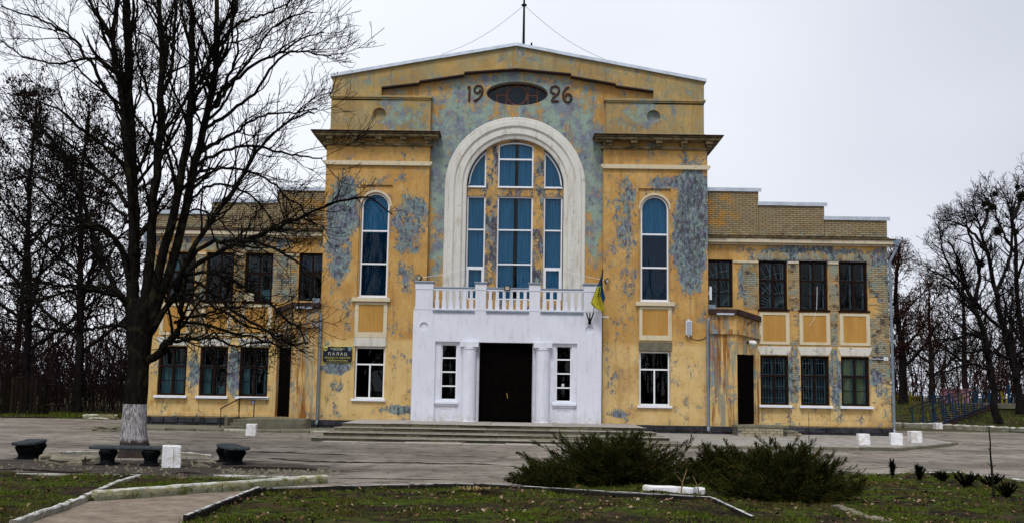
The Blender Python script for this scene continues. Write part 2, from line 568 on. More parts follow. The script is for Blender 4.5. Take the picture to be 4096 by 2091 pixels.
def brick_mat(island):
    m = MT('weathered_brick', 0.95, 0.12)
    r = m.island() if island else m.objrand()
    col = m.mix(r, (0.27, 0.20, 0.11), (0.42, 0.335, 0.19))
    z = m.xyz()[2]
    hi = m.ramp(z, 7.3, 7.8)
    col = m.mix(m.math('MULTIPLY', hi, 0.65), col, (0.27, 0.205, 0.118))
    n = m.noise(1.5, 8, 0.68, dist=0.3)
    near = m.ramp(m.math('ABSOLUTE', m.xyz()[0]), 9.6, 7.4)
    oc = m.ramp(m.math('ADD', n, m.math('MULTIPLY', near, 0.10)), 0.58, 0.64)
    lowf = m.math('SUBTRACT', 1.0, m.math('MULTIPLY', hi, m.math('SUBTRACT', 1.0, near)))
    col = m.mix(m.math('MULTIPLY', oc, lowf), col, (0.47, 0.25, 0.055))
    n2 = m.noise(2.4, 8, 0.7, off=(4, 4, 9))
    b = m.math('MULTIPLY', m.ramp(n2, 0.47, 0.57), m.math('SUBTRACT', 1.0, m.math('MULTIPLY', hi, 0.85)))
    col = m.mix(m.math('MULTIPLY', b, 0.8), col, (0.24, 0.31, 0.28))
    n3 = m.noise(3.0, 8, 0.72, off=(7, 2, 1))
    d = m.math('MULTIPLY', m.ramp(n3, 0.51, 0.63), m.math('SUBTRACT', 1.0, m.math('MULTIPLY', hi, 0.8)))
    col = m.mix(d, col, (0.05, 0.045, 0.055))
    m.color(col)
    m.bump(m.noise(30, 5, 0.7), 0.01, 0.7)
    return m.m


M['brick'] = brick_mat(False)
M['brick_mass'] = brick_mat(True)
M['brick_mortar'] = plain('brick_mortar', (0.105, 0.085, 0.06), 0.95, 0.1, var=0.4)


def panel_mat():
    m = MT('orange_perforated_panel', 0.9, 0.2)
    col = m.mix(m.ramp(m.noise(3, 5, 0.6, (1, 1, 0.2)), 0.3, 0.7), (0.52, 0.30, 0.08), (0.43, 0.225, 0.055))
    m.color(col)
    return m.m


M['orange'] = panel_mat()


def glass_mat():
    m = MT('window_glass', 0.02)
    t = m.n('ShaderNodeBsdfTransparent')
    t.inputs[0].default_value = (0.80, 0.88, 0.92, 1)
    g = m.n('ShaderNodeBsdfGlossy')
    g.inputs['Roughness'].default_value = 0.015
    f = m.n('ShaderNodeFresnel')
    f.inputs[0].default_value = 1.28
    mixs = m.n('ShaderNodeMixShader')
    m.l(f.outputs[0], mixs.inputs[0])
    m.l(t.outputs[0], mixs.inputs[1])
    m.l(g.outputs[0], mixs.inputs[2])
    out = [n for n in m.t.nodes if n.type == 'OUTPUT_MATERIAL'][0]
    m.l(mixs.outputs[0], out.inputs[0])
    return m.m


M['glass'] = glass_mat()


def curtain_mat(name, c):
    m = MT(name, 0.9, 0.1)
    f = m.ramp(m.noise(5, 3, 0.5, (3, 3, 0.15)), 0.3, 0.7)
    m.color(m.mix(f, tuple(x * 0.7 for x in c), c))
    return m.m


M['curtain_teal'] = curtain_mat('teal_curtain', (0.075, 0.37, 0.60))
M['curtain_dark'] = curtain_mat('dark_blue_curtain', (0.010, 0.060, 0.125))
M['curtain_pale'] = curtain_mat('pale_green_curtain', (0.19, 0.33, 0.32))
M['blind_yellow'] = curtain_mat('yellow_blind', (0.55, 0.52, 0.20))
M['curtain_grey'] = curtain_mat('grey_net_curtain', (0.045, 0.06, 0.065))


# ------------------------------------------------------------------ ground
def ground_mat():
    m = MT('dusty_broken_asphalt', 0.95, 0.12)
    n1 = m.noise(0.35, 9, 0.68, (0.8, 1.3, 1))
    col = m.mix(m.ramp(n1, 0.35, 0.65), (0.30, 0.262, 0.22), (0.145, 0.126, 0.105))
    n2 = m.noise(1.7, 10, 0.75, (0.9, 1.2, 1))
    col = m.mix(m.ramp(n2, 0.49, 0.62, 0, 0.85), col, (0.085, 0.07, 0.055))
    n3 = m.noise(7, 9, 0.78, (1.0, 1.1, 1))
    col = m.mix(m.ramp(n3, 0.56, 0.66, 0, 0.75), col, (0.05, 0.041, 0.033))
    n4 = m.noise(1.8, 8, 0.72, (0.6, 1.2, 1), off=(4, 8, 2))
    col = m.mix(m.ramp(n4, 0.58, 0.72, 0, 0.55), col, (0.40, 0.365, 0.325))
    vo = m.n('ShaderNodeTexVoronoi', feature='DISTANCE_TO_EDGE')
    vo.inputs['Scale'].default_value = 0.55
    wv_ = m.n('ShaderNodeVectorMath', operation='MULTIPLY_ADD')
    nz_ = m.n('ShaderNodeTexNoise')
    nz_.inputs['Scale'].default_value = 1.3
    nz_.inputs['Detail'].default_value = 7
    m.l(m.pos, nz_.inputs[0])
    m.l(nz_.outputs[1], wv_.inputs[0])
    wv_.inputs[1].default_value = (0.9, 0.9, 0)
    m.l(m.pos, wv_.inputs[2])
    m.l(wv_.outputs[0], vo.inputs[0])
    ck = m.math('MULTIPLY', m.ramp(vo.outputs[0], .020, .005), m.ramp(m.noise(.5, 5, .6, off=(3, 3, 3)), .40, .55))
    col = m.mix(m.math('MULTIPLY', ck, .5), col, (0.03, 0.026, 0.022))
    sp_ = m.ramp(m.noise(45, 3, .7), .62, .75, 0, .5)
    col = m.mix(sp_, col, (0.37, 0.335, 0.29))
    v = m.n('ShaderNodeVectorMath', operation='SUBTRACT')      # trodden dirt path between the beds
    m.l(m.pos, v.inputs[0])
    v.inputs[1].default_value = (-4.0, -24.6, 0)
    v2 = m.n('ShaderNodeVectorMath', operation='MULTIPLY')
    m.l(v.outputs[0], v2.inputs[0])
    v2.inputs[1].default_value = (1 / 2.6, 1 / 3.6, 0)
    v3 = m.n('ShaderNodeVectorMath', operation='LENGTH')
    m.l(v2.outputs[0], v3.inputs[0])
    pd = m.ramp(m.math('ADD', v3.outputs[1], m.math('MULTIPLY', m.math('SUBTRACT', m.noise(.8, 6, .65), .5), .5)), 1.05, .85)
    dirt = m.mix(m.ramp(m.noise(3, 9, .72), .35, .65), (.29, .235, .185), (.17, .132, .10))
    dirt = m.mix(m.ramp(m.noise(20, 6, .7), .58, .68, 0, .7), dirt, (.06, .046, .035))
    col = m.mix(pd, col, dirt)
    # wet bare soil round the tree and along the bed
    x, y, z = m.xyz()
    v = m.n('ShaderNodeVectorMath', operation='SUBTRACT')
    m.l(m.pos, v.inputs[0])
    v.inputs[1].default_value = (-7.2, -18.6, 0)
    v2 = m.n('ShaderNodeVectorMath', operation='MULTIPLY')
    m.l(v.outputs[0], v2.inputs[0])
    v2.inputs[1].default_value = (1 / 4.2, 1 / 2.3, 0)
    v3 = m.n('ShaderNodeVectorMath', operation='LENGTH')
    m.l(v2.outputs[0], v3.inputs[0])
    s = m.math('SUBTRACT', 1.25, v3.outputs[1])
    s = m.math('ADD', s, m.math('MULTIPLY', m.math('SUBTRACT', m.noise(0.9, 7, 0.65, (0.6, 1.4, 1)), 0.5), 1.6))
    sm = m.ramp(s, 0.2, 0.42)
    soil = m.mix(m.ramp(m.noise(5, 7, 0.7), 0.35, 0.65), (0.016, 0.012, 0.010), (0.06, 0.048, 0.038))
    col = m.mix(m.math('MULTIPLY', sm, 0.9), col, soil)
    # open country past the trees
    far = m.ramp(m.math('MAXIMUM', y, m.math('SUBTRACT', m.math('ABSOLUTE', x), 20.0)), 7.0, 9.0)
    col = m.mix(far, col, m.mix(m.ramp(n1, 0.4, 0.6), (0.05, 0.055, 0.016), (0.06, 0.045, 0.025)))
    m.color(col)
    h = m.math('ADD', m.noise(3.5, 8, 0.7, (0.5, 1.3, 1)), m.math('MULTIPLY', m.noise(30, 4, 0.6), 0.3))
    m.bump(h, 0.05, 0.9)
    return m.m


M['ground'] = ground_mat()


def height(x, y):
    if x < -17 or x > 17 or y < -29 or y > -0.8:
        return 0.0
    e = min(1, (x + 17) / 2, (17 - x) / 2, (y + 29) / 1, (-0.8 - y) / 1.5)
    n = mnoise.noise(Vector((x * 0.35, y * 0.8, 3.0))) * 0.018 + mnoise.noise(Vector((x * 1.1, y * 2.6, 1.0))) * 0.011
    return (n - 0.012) * max(0, e)


xs = np.concatenate([-np.geomspace(500, 17.4, 14), np.arange(-17, 17.01, 0.17), np.geomspace(17.4, 500, 14)])
ys = np.concatenate([-np.geomspace(300, 29.5, 9), np.arange(-29, -0.6, 0.13), np.geomspace(0.2, 2, 3), np.geomspace(3, 700, 16)])
gv = np.array([(x, y, height(x, y)) for y in ys for x in xs])
nx, ny = len(xs), len(ys)
ii = (np.arange(ny - 1)[:, None] * nx + np.arange(nx - 1)[None, :]).ravel()
gf = np.stack([ii, ii + 1, ii + nx + 1, ii + nx], 1)
np_mesh('ground', gv, gf, M['ground'], smooth=True, kind='structure')


def lawn_mat(name, green, dry=0.3):
    m = MT(name, 1.0, 0.05)
    n1 = m.noise(0.9, 8, 0.68, (1, 1.3, 1))
    n2 = m.noise(5, 8, 0.72)
    col = m.mix(m.ramp(n2, 0.35, 0.65), (0.014, 0.010, 0.007), (0.05, 0.037, 0.024))
    gm = m.ramp(m.math('ADD', n1, m.math('MULTIPLY', m.math('SUBTRACT', n2, 0.5), 0.5)), 0.60 - green, 0.72 - green)
    col = m.mix(gm, col, m.mix(m.ramp(n2, 0.4, 0.6), (0.030, 0.052, 0.005), (0.070, 0.100, 0.011)))
    col = m.mix(m.ramp(m.noise(1.6, 8, .72, off=(3, 9, 1)), .50, .62, 0, dry), col, (.075, .052, .028))
    m.color(col)
    m.bump(m.noise(14, 7, 0.75), 0.06, 1.0)
    return m.m


M['lawn'] = lawn_mat('mossy_lawn', 0.13, .75)


def fill_height(x, y):
    return 0.035 + 0.05 * mnoise.noise(Vector((x * 0.9, y * 0.9, 5))) + 0.03 * mnoise.noise(Vector((x * 3.1, y * 3.1, 2)))


def inside(poly, X, Y):
    X, Y = np.asarray(X), np.asarray(Y)
    r = np.zeros(X.shape, bool)
    n = len(poly)
    for i in range(n):
        x0, y0 = poly[i]
        x1, y1 = poly[(i + 1) % n]
        c = (y0 > Y) != (y1 > Y)
        with np.errstate(divide='ignore', invalid='ignore'):
            xi = (x1 - x0) * (Y - y0) / (y1 - y0) + x0
        r ^= c & (X < xi)
    return r


LEFT_BED = [(-14, -28), (-5.35, -27.2), (-5.60, -24.56), (-3.0, -21.35), (-3.0, -21.05), (-14, -21.15)]
RIGHT_BED = [(-3.55, -30), (-3.52, -23.41), (-2.2, -22.75), (-0.75, -22.18), (0.1, -21.75), (1.5, -20.8), (4, -19.2), (7.2, -17.85), (9.1, -17.25),
             (9.7, -19.3), (12, -21), (17, -22.2), (17, -30)]


def bed(name, poly, mat):
    import bmesh
    bm = bmesh.new()
    bm.faces.new([bm.verts.new((x, y, 0)) for x, y in poly])
    bmesh.ops.triangulate(bm, faces=bm.faces[:])
    for _ in range(6):
        es = [e for e in bm.edges if e.calc_length() > 0.22]
        if not es:
            break
        bmesh.ops.subdivide_edges(bm, edges=es, cuts=1)
        bmesh.ops.triangulate(bm, faces=bm.faces[:])
    for v in bm.verts:
        edge = v.is_boundary
        v.co.z = 0.012 if edge else max(0.018, fill_height(v.co.x, v.co.y))
    bmesh.ops.recalc_face_normals(bm, faces=bm.faces[:])
    me = bpy.data.meshes.new(name)
    bm.to_mesh(me)
    bm.free()
    me.polygons.foreach_set('use_smooth', [True] * len(me.polygons))
    me.materials.append(mat)
    o = bpy.data.objects.new(name, me)
    COL.objects.link(o)
    o['kind'] = 'structure'
    return o


bed('lawn', LEFT_BED, M['lawn'])
bed('lawn', RIGHT_BED, M['lawn'])

# raised grass bank on the right behind the yard, and the verge on the left


def bank_z(x, y):
    t = min(1, max(0, (y - 14.6) / 11.5))
    e = min(1, max(0, (y - 5) / 8)) if x > 21 else 1
    return 0.02 + 0.06 * e + 0.90 * t + 0.02 * mnoise.noise(Vector((x * .5, y * .5, 0)))


bx = np.linspace(14.6, 48, 60)
by = np.linspace(0, 1, 46)
bv = []
for x in bx:
    y0 = 12.2 - 0.0 * x if x < 20.4 else (12.6 - (x - 20.4) * 2.4 if x < 24 else 3.96)
    for t in by:
        y = y0 + (60 - y0) * t ** 1.7
        bv.append((x, y, bank_z(x, y) + 0.05 * mnoise.noise(Vector((x * .5, y * .5, 0)))))
i2 = (np.arange(59)[:, None] * 46 + np.arange(45)[None, :]).ravel()
M['verge'] = lawn_mat('verge_grass', 0.10, .8)
np_mesh('grass_bank', bv, np.stack([i2, i2 + 46, i2 + 47, i2 + 1], 1), M['verge'], smooth=True, kind='structure')
vb = MB()
vb.slab([(-40, 5.6), (-22, 6.0), (-16.4, 6.9), (-15.6, 9), (-15.6, 30), (-40, 30)], -0.05, 0.05)
vb.build('verge', M['verge'], kind='structure')

# broken edges of the asphalt layers: low wedges with a dark torn front
M['asphalt_top'] = M['ground']
M['asphalt_edge'] = plain('torn_asphalt_edge', (0.022, 0.019, 0.016), 1.0, 0.05, var=0.5, scale=10)
CRACKS = [([(614, 1134), (760, 1139), (888, 1143.6)], .030), ([(668, 1151), (802, 1160), (904, 1162.5), (1100, 1166), (1258, 1168)], .035),
          ([(571, 1174.5), (700, 1176), (813, 1179)], .06), ([(818, 1200), (980, 1202), (1140, 1203)], .022), ([(2194, 1173.5), (2240, 1174), (2288, 1172)], .02),
          ([(0, 1178), (140, 1186), (255, 1190)], .05), ([(430, 1186), (520, 1190)], .05), ([(1020, 1140), (1090, 1145), (1240, 1147)], .015), ([(250, 1098), (470, 1104)], .014),
          ([(500, 1098), (640, 1103)], .014), ([(2255, 1102), (2310, 1104)], .02), ([(1740, 1150), (1790, 1152)], .015), ([(2400, 1116), (2560, 1124)], .012)]
for line, hgt in CRACKS:
    pts = [G(*p)[:2] for p in line]
    dense = []
    for a, b in zip(pts[:-1], pts[1:]):
        n = max(2, int(np.linalg.norm(b - a) / 0.07))
        dense += [a + (b - a) * k / n for k in range(n)]
    dense.append(pts[-1])
    top, front = MB(), MB()
    N = len(dense)
    rows = []
    for k, p in enumerate(dense):
        e = min(1, k / 5, (N - 1 - k) / 5)
        off = 0.10 * mnoise.noise(Vector((p[0] * 1.7, p[1], hgt * 90))) + 0.05 * mnoise.noise(Vector((p[0] * 6, p[1], 1)))
        h = hgt * (0.55 + 0.45 * abs(mnoise.noise(Vector((p[0] * 3.0, 4, 4)))) * 2) * e
        z0 = height(p[0], p[1] + off)
        zb = height(p[0], p[1] + off + 1.1)
        rows.append((p[0], p[1] + off, z0, max(0.003, h), zb))
    for a, b in zip(rows[:-1], rows[1:]):
        front.poly([(a[0], a[1], a[2] - 0.03), (b[0], b[1], b[2] - 0.03), (b[0], b[1] + 0.01, b[2] + b[3]), (a[0], a[1] + 0.01, a[2] + a[3])])
        top.poly([(a[0], a[1] + 0.01, a[2] + a[3]), (b[0], b[1] + 0.01, b[2] + b[3]), (b[0], b[1] + 1.1, b[4] - 0.006), (a[0], a[1] + 1.1, a[4] - 0.006)])
    r_ = top.build('asphalt_layer', M['ground'], kind='structure', smooth=True)
    front.build('torn_edge', M['asphalt_edge'], r_)


# ------------------------------------------------------------------ the clubhouse
B = tag(empty('clubhouse', (0, 0, 0)), 'weathered ochre and turquoise two-storey clubhouse with arched central window, white portico and gable dated 1926', 'building')
MY, CY, WY = 0.0, 0.30, 0.60            # faces: corner pavilions, centre bay, wings
ARC_X, ARC_Z, ARC_RO, ARC_RI = -0.05, 9.20, 2.67, 1.85


def wall(mb, x0, x1, z0, z1, y, holes=(), depth=0.25):
    xs_ = sorted({x0, x1, *[h[0] for h in holes], *[h[1] for h in holes]})
    zs_ = sorted({z0, z1, *[h[2] for h in holes], *[h[3] for h in holes]})
    for a, b in zip(xs_[:-1], xs_[1:]):
        for c, d in zip(zs_[:-1], zs_[1:]):
            mx_, mz_ = (a + b) / 2, (c + d) / 2
            if any(h[0] < mx_ < h[1] and h[2] < mz_ < h[3] for h in holes):
                continue
            mb.poly([(a, y, c), (b, y, c), (b, y, d), (a, y, d)])
    for h in holes:
        e = h[4] if len(h) > 4 else depth
        a, b, c, d = h[:4]
        Y = y + e
        mb.poly([(a, y, c), (a, y, d), (a, Y, d), (a, Y, c)])
        mb.poly([(b, y, c), (b, Y, c), (b, Y, d), (b, y, d)])
        mb.poly([(a, y, c), (a, Y, c), (b, Y, c), (b, y, c)])
        if len(h) <= 5:
            mb.poly([(a, y, d), (b, y, d), (b, Y, d), (a, Y, d)])


def arc(cx, cz, r, a0=180, a1=0, n=28):
    return [(cx + r * math.cos(rad(a0 + (a1 - a0) * k / n)), cz + r * math.sin(rad(a0 + (a1 - a0) * k / n))) for k in range(n + 1)]


def spandrel(mb, cx, cz, r, ztop, y, depth):
    "fills the corners between a half-round opening and the flat top of its hole"
    p = arc(cx, cz, r)
    for a, b in zip(p[:-1], p[1:]):
        mb.poly([(a[0], y, a[1]), (b[0], y, b[1]), (b[0], y, ztop), (a[0], y, ztop)])
        mb.poly([(a[0], y, a[1]), (a[0], y + depth, a[1]), (b[0], y + depth, b[1]), (b[0], y, b[1])])


def ring_fill(mb, curve, x0, x1, z0, z1, y, depth=0.0):
    "plate with a closed curved opening inside a rectangle; curve points go round once"
    cx, cz = (x0 + x1) / 2, (z0 + z1) / 2
    ang = sorted([math.atan2(p[1] - cz, p[0] - cx) for p in curve] + [math.atan2(z - cz, x - cx) for x in (x0, x1) for z in (z0, z1)])
    rx = max(abs(p[0] - cx) for p in curve)
    rz = max(abs(p[1] - cz) for p in curve)

    def inner(a):
        k = 1 / math.hypot(math.cos(a) / rx, math.sin(a) / rz)
        return cx + k * math.cos(a), cz + k * math.sin(a)

    def outer(a):
        c, s = math.cos(a), math.sin(a)
        k = min((x1 - cx) / abs(c) if abs(c) > 1e-9 else 1e9, (z1 - cz) / abs(s) if abs(s) > 1e-9 else 1e9)
        return cx + k * c, cz + k * s
    for a, b in zip(ang, ang[1:] + [ang[0] + 2 * math.pi]):
        if b - a < 1e-6:
            continue
        i0, i1, o0, o1 = inner(a), inner(b), outer(a), outer(b)
        mb.poly([(i0[0], y, i0[1]), (o0[0], y, o0[1]), (o1[0], y, o1[1]), (i1[0], y, i1[1])])
        if depth:
            mb.poly([(i0[0], y, i0[1]), (i1[0], y, i1[1]), (i1[0], y + depth, i1[1]), (i0[0], y + depth, i0[1])])


def ell(cx, cz, rx, rz, n=40):
    return [(cx + rx * math.cos(2 * math.pi * k / n), cz + rz * math.sin(2 * math.pi * k / n)) for k in range(n)]


# ---- window kits
def pane(parent, x0, x1, z0, z1, y):
    m = MB()
    m.box(x0, x1, y, y + 0.006, z0, z1)
    return m.build('pane', M['glass'], parent)


def curtain(parent, x0, x1, z0, z1, y, mat, fold=0.11, amp=0.025, gap=None):
    m = MB()
    n = max(6, int((x1 - x0) / fold * 5))
    prev = None
    for k in range(n + 1):
        x = x0 + (x1 - x0) * k / n
        if gap and gap[0] < x < gap[1]:
            prev = None
            continue
        yy = y + amp * math.sin(2 * math.pi * (x - x0) / fold + 0.8 * math.sin(x * 9))
        if prev:
            m.poly([(prev[0], prev[1], z0), (x, yy, z0), (x, yy, z1), (prev[0], prev[1], z1)])
        prev = (x, yy)
    o = m.build('curtain', mat, parent, smooth=True)
    return o


def sill(parent, x0, x1, z0, z1, y, d, mat):
    m = MB()
    m.prism([(0, 0), (0, 0)], 0, 0) if False else None
    m.v.extend([])
    i = len(m.v)
    m.v.extend([(x0, y - d, z0), (x1, y - d, z0), (x1, y, z0), (x0, y, z0), (x0, y - d, z1 - 0.02), (x1, y - d, z1 - 0.02), (x1, y, z1), (x0, y, z1)])
    for q in ((0, 3, 2, 1), (4, 5, 6, 7), (0, 1, 5, 4), (1, 2, 6, 5), (2, 3, 7, 6), (3, 0, 4, 7)):
        m.f.append(tuple(i + k for k in q))
    return m.build('sill', mat, parent, bevel=0.006)


def pvc_window(x0, x1, z0, z1, y, hs=(), vs=(), low_v=None, w=0.055, cur=None, lip=True, label=None, split=True):
    "white plastic window in a rectangular opening"
    m = MB()
    m.box(x0, x1, y, y + .06, z0, z0 + w)
    m.box(x0, x1, y, y + .06, z1 - w, z1)
    m.box(x0, x0 + w, y + .001, y + .061, z0 + w, z1 - w)
    m.box(x1 - w, x1, y + .001, y + .061, z0 + w, z1 - w)
    zs_ = [z0 + w] + sorted(hs) + [z1 - w]
    for h in hs:
        m.box(x0 + w, x1 - w, y - .004, y + .056, h - w / 2, h + w / 2)
    for v, a, b in vs:
        m.box(v - w / 2, v + w / 2, y - .002, y + .054, a, b)
    win = m.build('window', M['frame_white'], B)
    if label:
        win['label'] = label
    prev = zs_[0]
    for k, zt in enumerate(zs_[1:]):
        a = prev + (w / 2 if k else 0)
        b = zt - (w / 2 if k < len(zs_) - 2 else 0)
        cuts = [x0 + w] + [v for v, va, vb in vs if va < (a + b) / 2 < vb] + [x1 - w]
        for xa, xb in zip(cuts[:-1], cuts[1:]):
            pane(win, xa, xb, a, b, y + .025)
        prev = zt
    if cur:
        for c in cur:
            curtain(win, c.get('x0', x0 + .02), c.get('x1', x1 - .02), c.get('z0', z0 + .02), c.get('z1', z1 - .02), y + .16, c['mat'], c.get('fold', .11), c.get('amp', .025), c.get('gap'))
    return win


def arched_frame(mb, cx, cz, r, w, y0, y1):
    po, pi_ = arc(cx, cz, r), arc(cx, cz, r - w)
    for k in range(len(po) - 1):
        a, b, c, d = po[k], po[k + 1], pi_[k + 1], pi_[k]
        mb.poly([(a[0], y0, a[1]), (d[0], y0, d[1]), (c[0], y0, c[1]), (b[0], y0, b[1])])
        mb.poly([(d[0], y0, d[1]), (d[0], y1, d[1]), (c[0], y1, c[1]), (c[0], y0, c[1])])


def arched_window(x0, x1, z0, z1, y, hs, cur, w=0.06):
    r = (x1 - x0) / 2
    cx, cz = (x0 + x1) / 2, z1 - r
    m = MB()
    m.box(x0, x1, y, y + .06, z0, z0 + w)
    m.box(x0, x0 + w, y + .001, y + .061, z0 + w, cz)
    m.box(x1 - w, x1, y + .001, y + .061, z0 + w, cz)
    arched_frame(m, cx, cz, r, w, y + .001, y + .061)
    for h in hs:
        m.box(x0 + w, x1 - w, y - .004, y + .056, h - w / 2, h + w / 2)
    win = m.build('window', M['frame_white'], B)
    zs_ = [z0 + w] + [h for h in hs]
    for k in range(len(hs)):
        pane(win, x0 + w, x1 - w, (z0 + w if k == 0 else hs[k - 1] + w / 2), hs[k] - w / 2, y + .025)
    g = MB()
    g.prism([(x0 + w, hs[-1] + w / 2), (x1 - w, hs[-1] + w / 2)] + arc(cx, cz, r - w, 0, 180), y + .025, y + .031)
    g.build('pane', M['glass'], win)
    for c in cur:
        curtain(win, x0 - .1, x1 + .1, c[0], c[1], y + .17, c[2], .085, .02)
    return win


def wood_window(x0, x1, z0, z1, y, label=None, cur=None, grille=None, casement=False):
    "old brown timber window: two top lights over two casements, pale inner sashes behind"
    w = 0.085
    cx = (x0 + x1) / 2 + 0.01
    zt = z0 + (z1 - z0) * 0.595
    zl = z0 + (zt - z0) * 0.50
    m = MB()
    m.box(x0, x1, y, y + .08, z0, z0 + w * .8)
    m.box(x0, x1, y, y + .08, z1 - w, z1)
    m.box(x0, x0 + w, y + .001, y + .081, z0 + w * .8, z1 - w)
    m.box(x1 - w, x1, y + .001, y + .081, z0 + w * .8, z1 - w)
    m.box(x0 + w, x1 - w, y - .012, y + .07, zt - w * .5, zt + w * .5)
    m.box(cx - w * .55, cx + w * .55, y - .006, y + .072, z0 + w * .8, zt - w * .5)
    m.box(cx - w * .35, cx + w * .35, y + .002, y + .07, zt + w * .5, z1 - w)
    for a, b in ((x0 + w, cx - w * .55), (cx + w * .55, x1 - w)):
        m.box(a, b, y + .012, y + .05, zl - .016, zl + .016)
    win = m.build('window', M['wood'], B)
    if label:
        win['label'] = label
    s = MB()
    e = .035
    for a, b, c, d in ((x0 + w, cx - w * .35, zt + w * .5, z1 - w), (cx + w * .35, x1 - w, zt + w * .5, z1 - w),
                       (x0 + w, cx - w * .55, z0 + w * .8, zt - w * .5), (cx + w * .55, x1 - w, z0 + w * .8, zt - w * .5)):
        yy = y + .15
        s.box(a, a + e, yy, yy + .03, c, d)
        s.box(b - e * 1.4, b + .01, yy + .001, yy + .031, c, d)
        s.box(a + e, b - e * 1.4, yy + .002, yy + .03, c, c + e * .8)
        s.box(a + e, b - e * 1.4, yy + .002, yy + .03, d - e * .5, d)
    s.build('inner_sash', M['sash'], win)
    for a, b in ((x0 + w, cx - w * .35), (cx + w * .35, x1 - w)):
        pane(win, a, b, zt + w * .5, z1 - w, y + .04)
    for a, b in ((x0 + w, cx - w * .55), (cx + w * .55, x1 - w)):
        pane(win, a, b, z0 + w * .8, zl - .016, y + .03)
        pane(win, a, b, zl + .016, zt - w * .5, y + .03)
    for c in cur or ():
        curtain(win, x0 + c[0] * (x1 - x0), x0 + c[1] * (x1 - x0), z0 + c[2] * (z1 - z0), z0 + c[3] * (z1 - z0), y + .24, c[4], .12, .02)
    if grille:
        g = MB()
        yy = y + .105
        if grille == 'bars':
            for k in range(9):
                x = x0 + w + (x1 - x0 - 2 * w) * (k + .5) / 9
                g.tube([(x, yy, z0 + w), (x, yy, z1 - w)], .0065, 5)
            for k in range(4):
                z = z0 + (z1 - z0) * (.14 + .24 * k)
                g.tube([(x0 + w, yy + .013, z), (x1 - w, yy + .013, z)], .0065, 5)
        else:                                   # rays from a lower corner with arcs
            ox, oz = grille
            for a in np.linspace(4, 176, 22):
                dx, dz = math.cos(rad(a)), math.sin(rad(a))
                t = 1e9
                if abs(dx) > 1e-6:
                    t = min(t, ((x1 - w if dx > 0 else x0 + w) - ox) / dx)
                t = min(t, (z1 - w - oz) / dz)
                if t > .3:
                    g.tube([(ox + .22 * dx, yy, oz + .22 * dz), (ox + t * dx, yy, oz + t * dz)], .0075, 5)
            for r in (.3, .62, .98, 1.35):
                seg = []
                for a in np.linspace(2, 178, 50):
                    p = (ox + r * math.cos(rad(a)), yy + .014, oz + r * math.sin(rad(a)))
                    if x0 + w < p[0] < x1 - w and z0 + w < p[2] < z1 - w:
                        seg.append(p)
                    else:
                        if len(seg) > 1:
                            g.tube(seg, .0075, 5)
                        seg = []
                if len(seg) > 1:
                    g.tube(seg, .0075, 5)
        g.build('grille', M['grille'], win)
    return win


def panel(x0, x1, z0, z1, ix0, ix1, iz0, iz1, y):
    "cream framed panel with a fluted orange field"
    m = MB()
    wall(m, x0, x1, z0, z1, y - .035, [(ix0, ix1, iz0, iz1)], .055)
    m.poly([(x0, y - .035, z0), (x0, y - .035, z1), (x0, y + .02, z1), (x0, y + .02, z0)])
    m.poly([(x1, y - .035, z0), (x1, y + .02, z0), (x1, y + .02, z1), (x1, y - .035, z1)])
    m.poly([(x0, y - .035, z1), (x1, y - .035, z1), (x1, y + .02, z1), (x0, y + .02, z1)])
    m.poly([(x0, y - .035, z0), (x0, y + .02, z0), (x1, y + .02, z0), (x1, y - .035, z0)])
    f = m.build('wall_panel', M['trim'], B)
    g = MB()
    n = int((ix1 - ix0) / .05)
    for k in range(n):
        a = ix0 + (ix1 - ix0) * k / n
        b = ix0 + (ix1 - ix0) * (k + 1) / n
        c = a + (b - a) * .78
        yy = y - .013
        g.poly([(a, yy, iz0), (c, yy, iz0), (c, yy, iz1), (a, yy, iz1)])
        g.poly([(c, yy, iz0), ((c + b) / 2, yy + .02, iz0), ((c + b) / 2, yy + .02, iz1), (c, yy, iz1)])
        g.poly([((c + b) / 2, yy + .02, iz0), (b, yy, iz0), (b, yy, iz1), ((c + b) / 2, yy + .02, iz1)])
    g.build('panel_field', M['orange'], f)
    return f


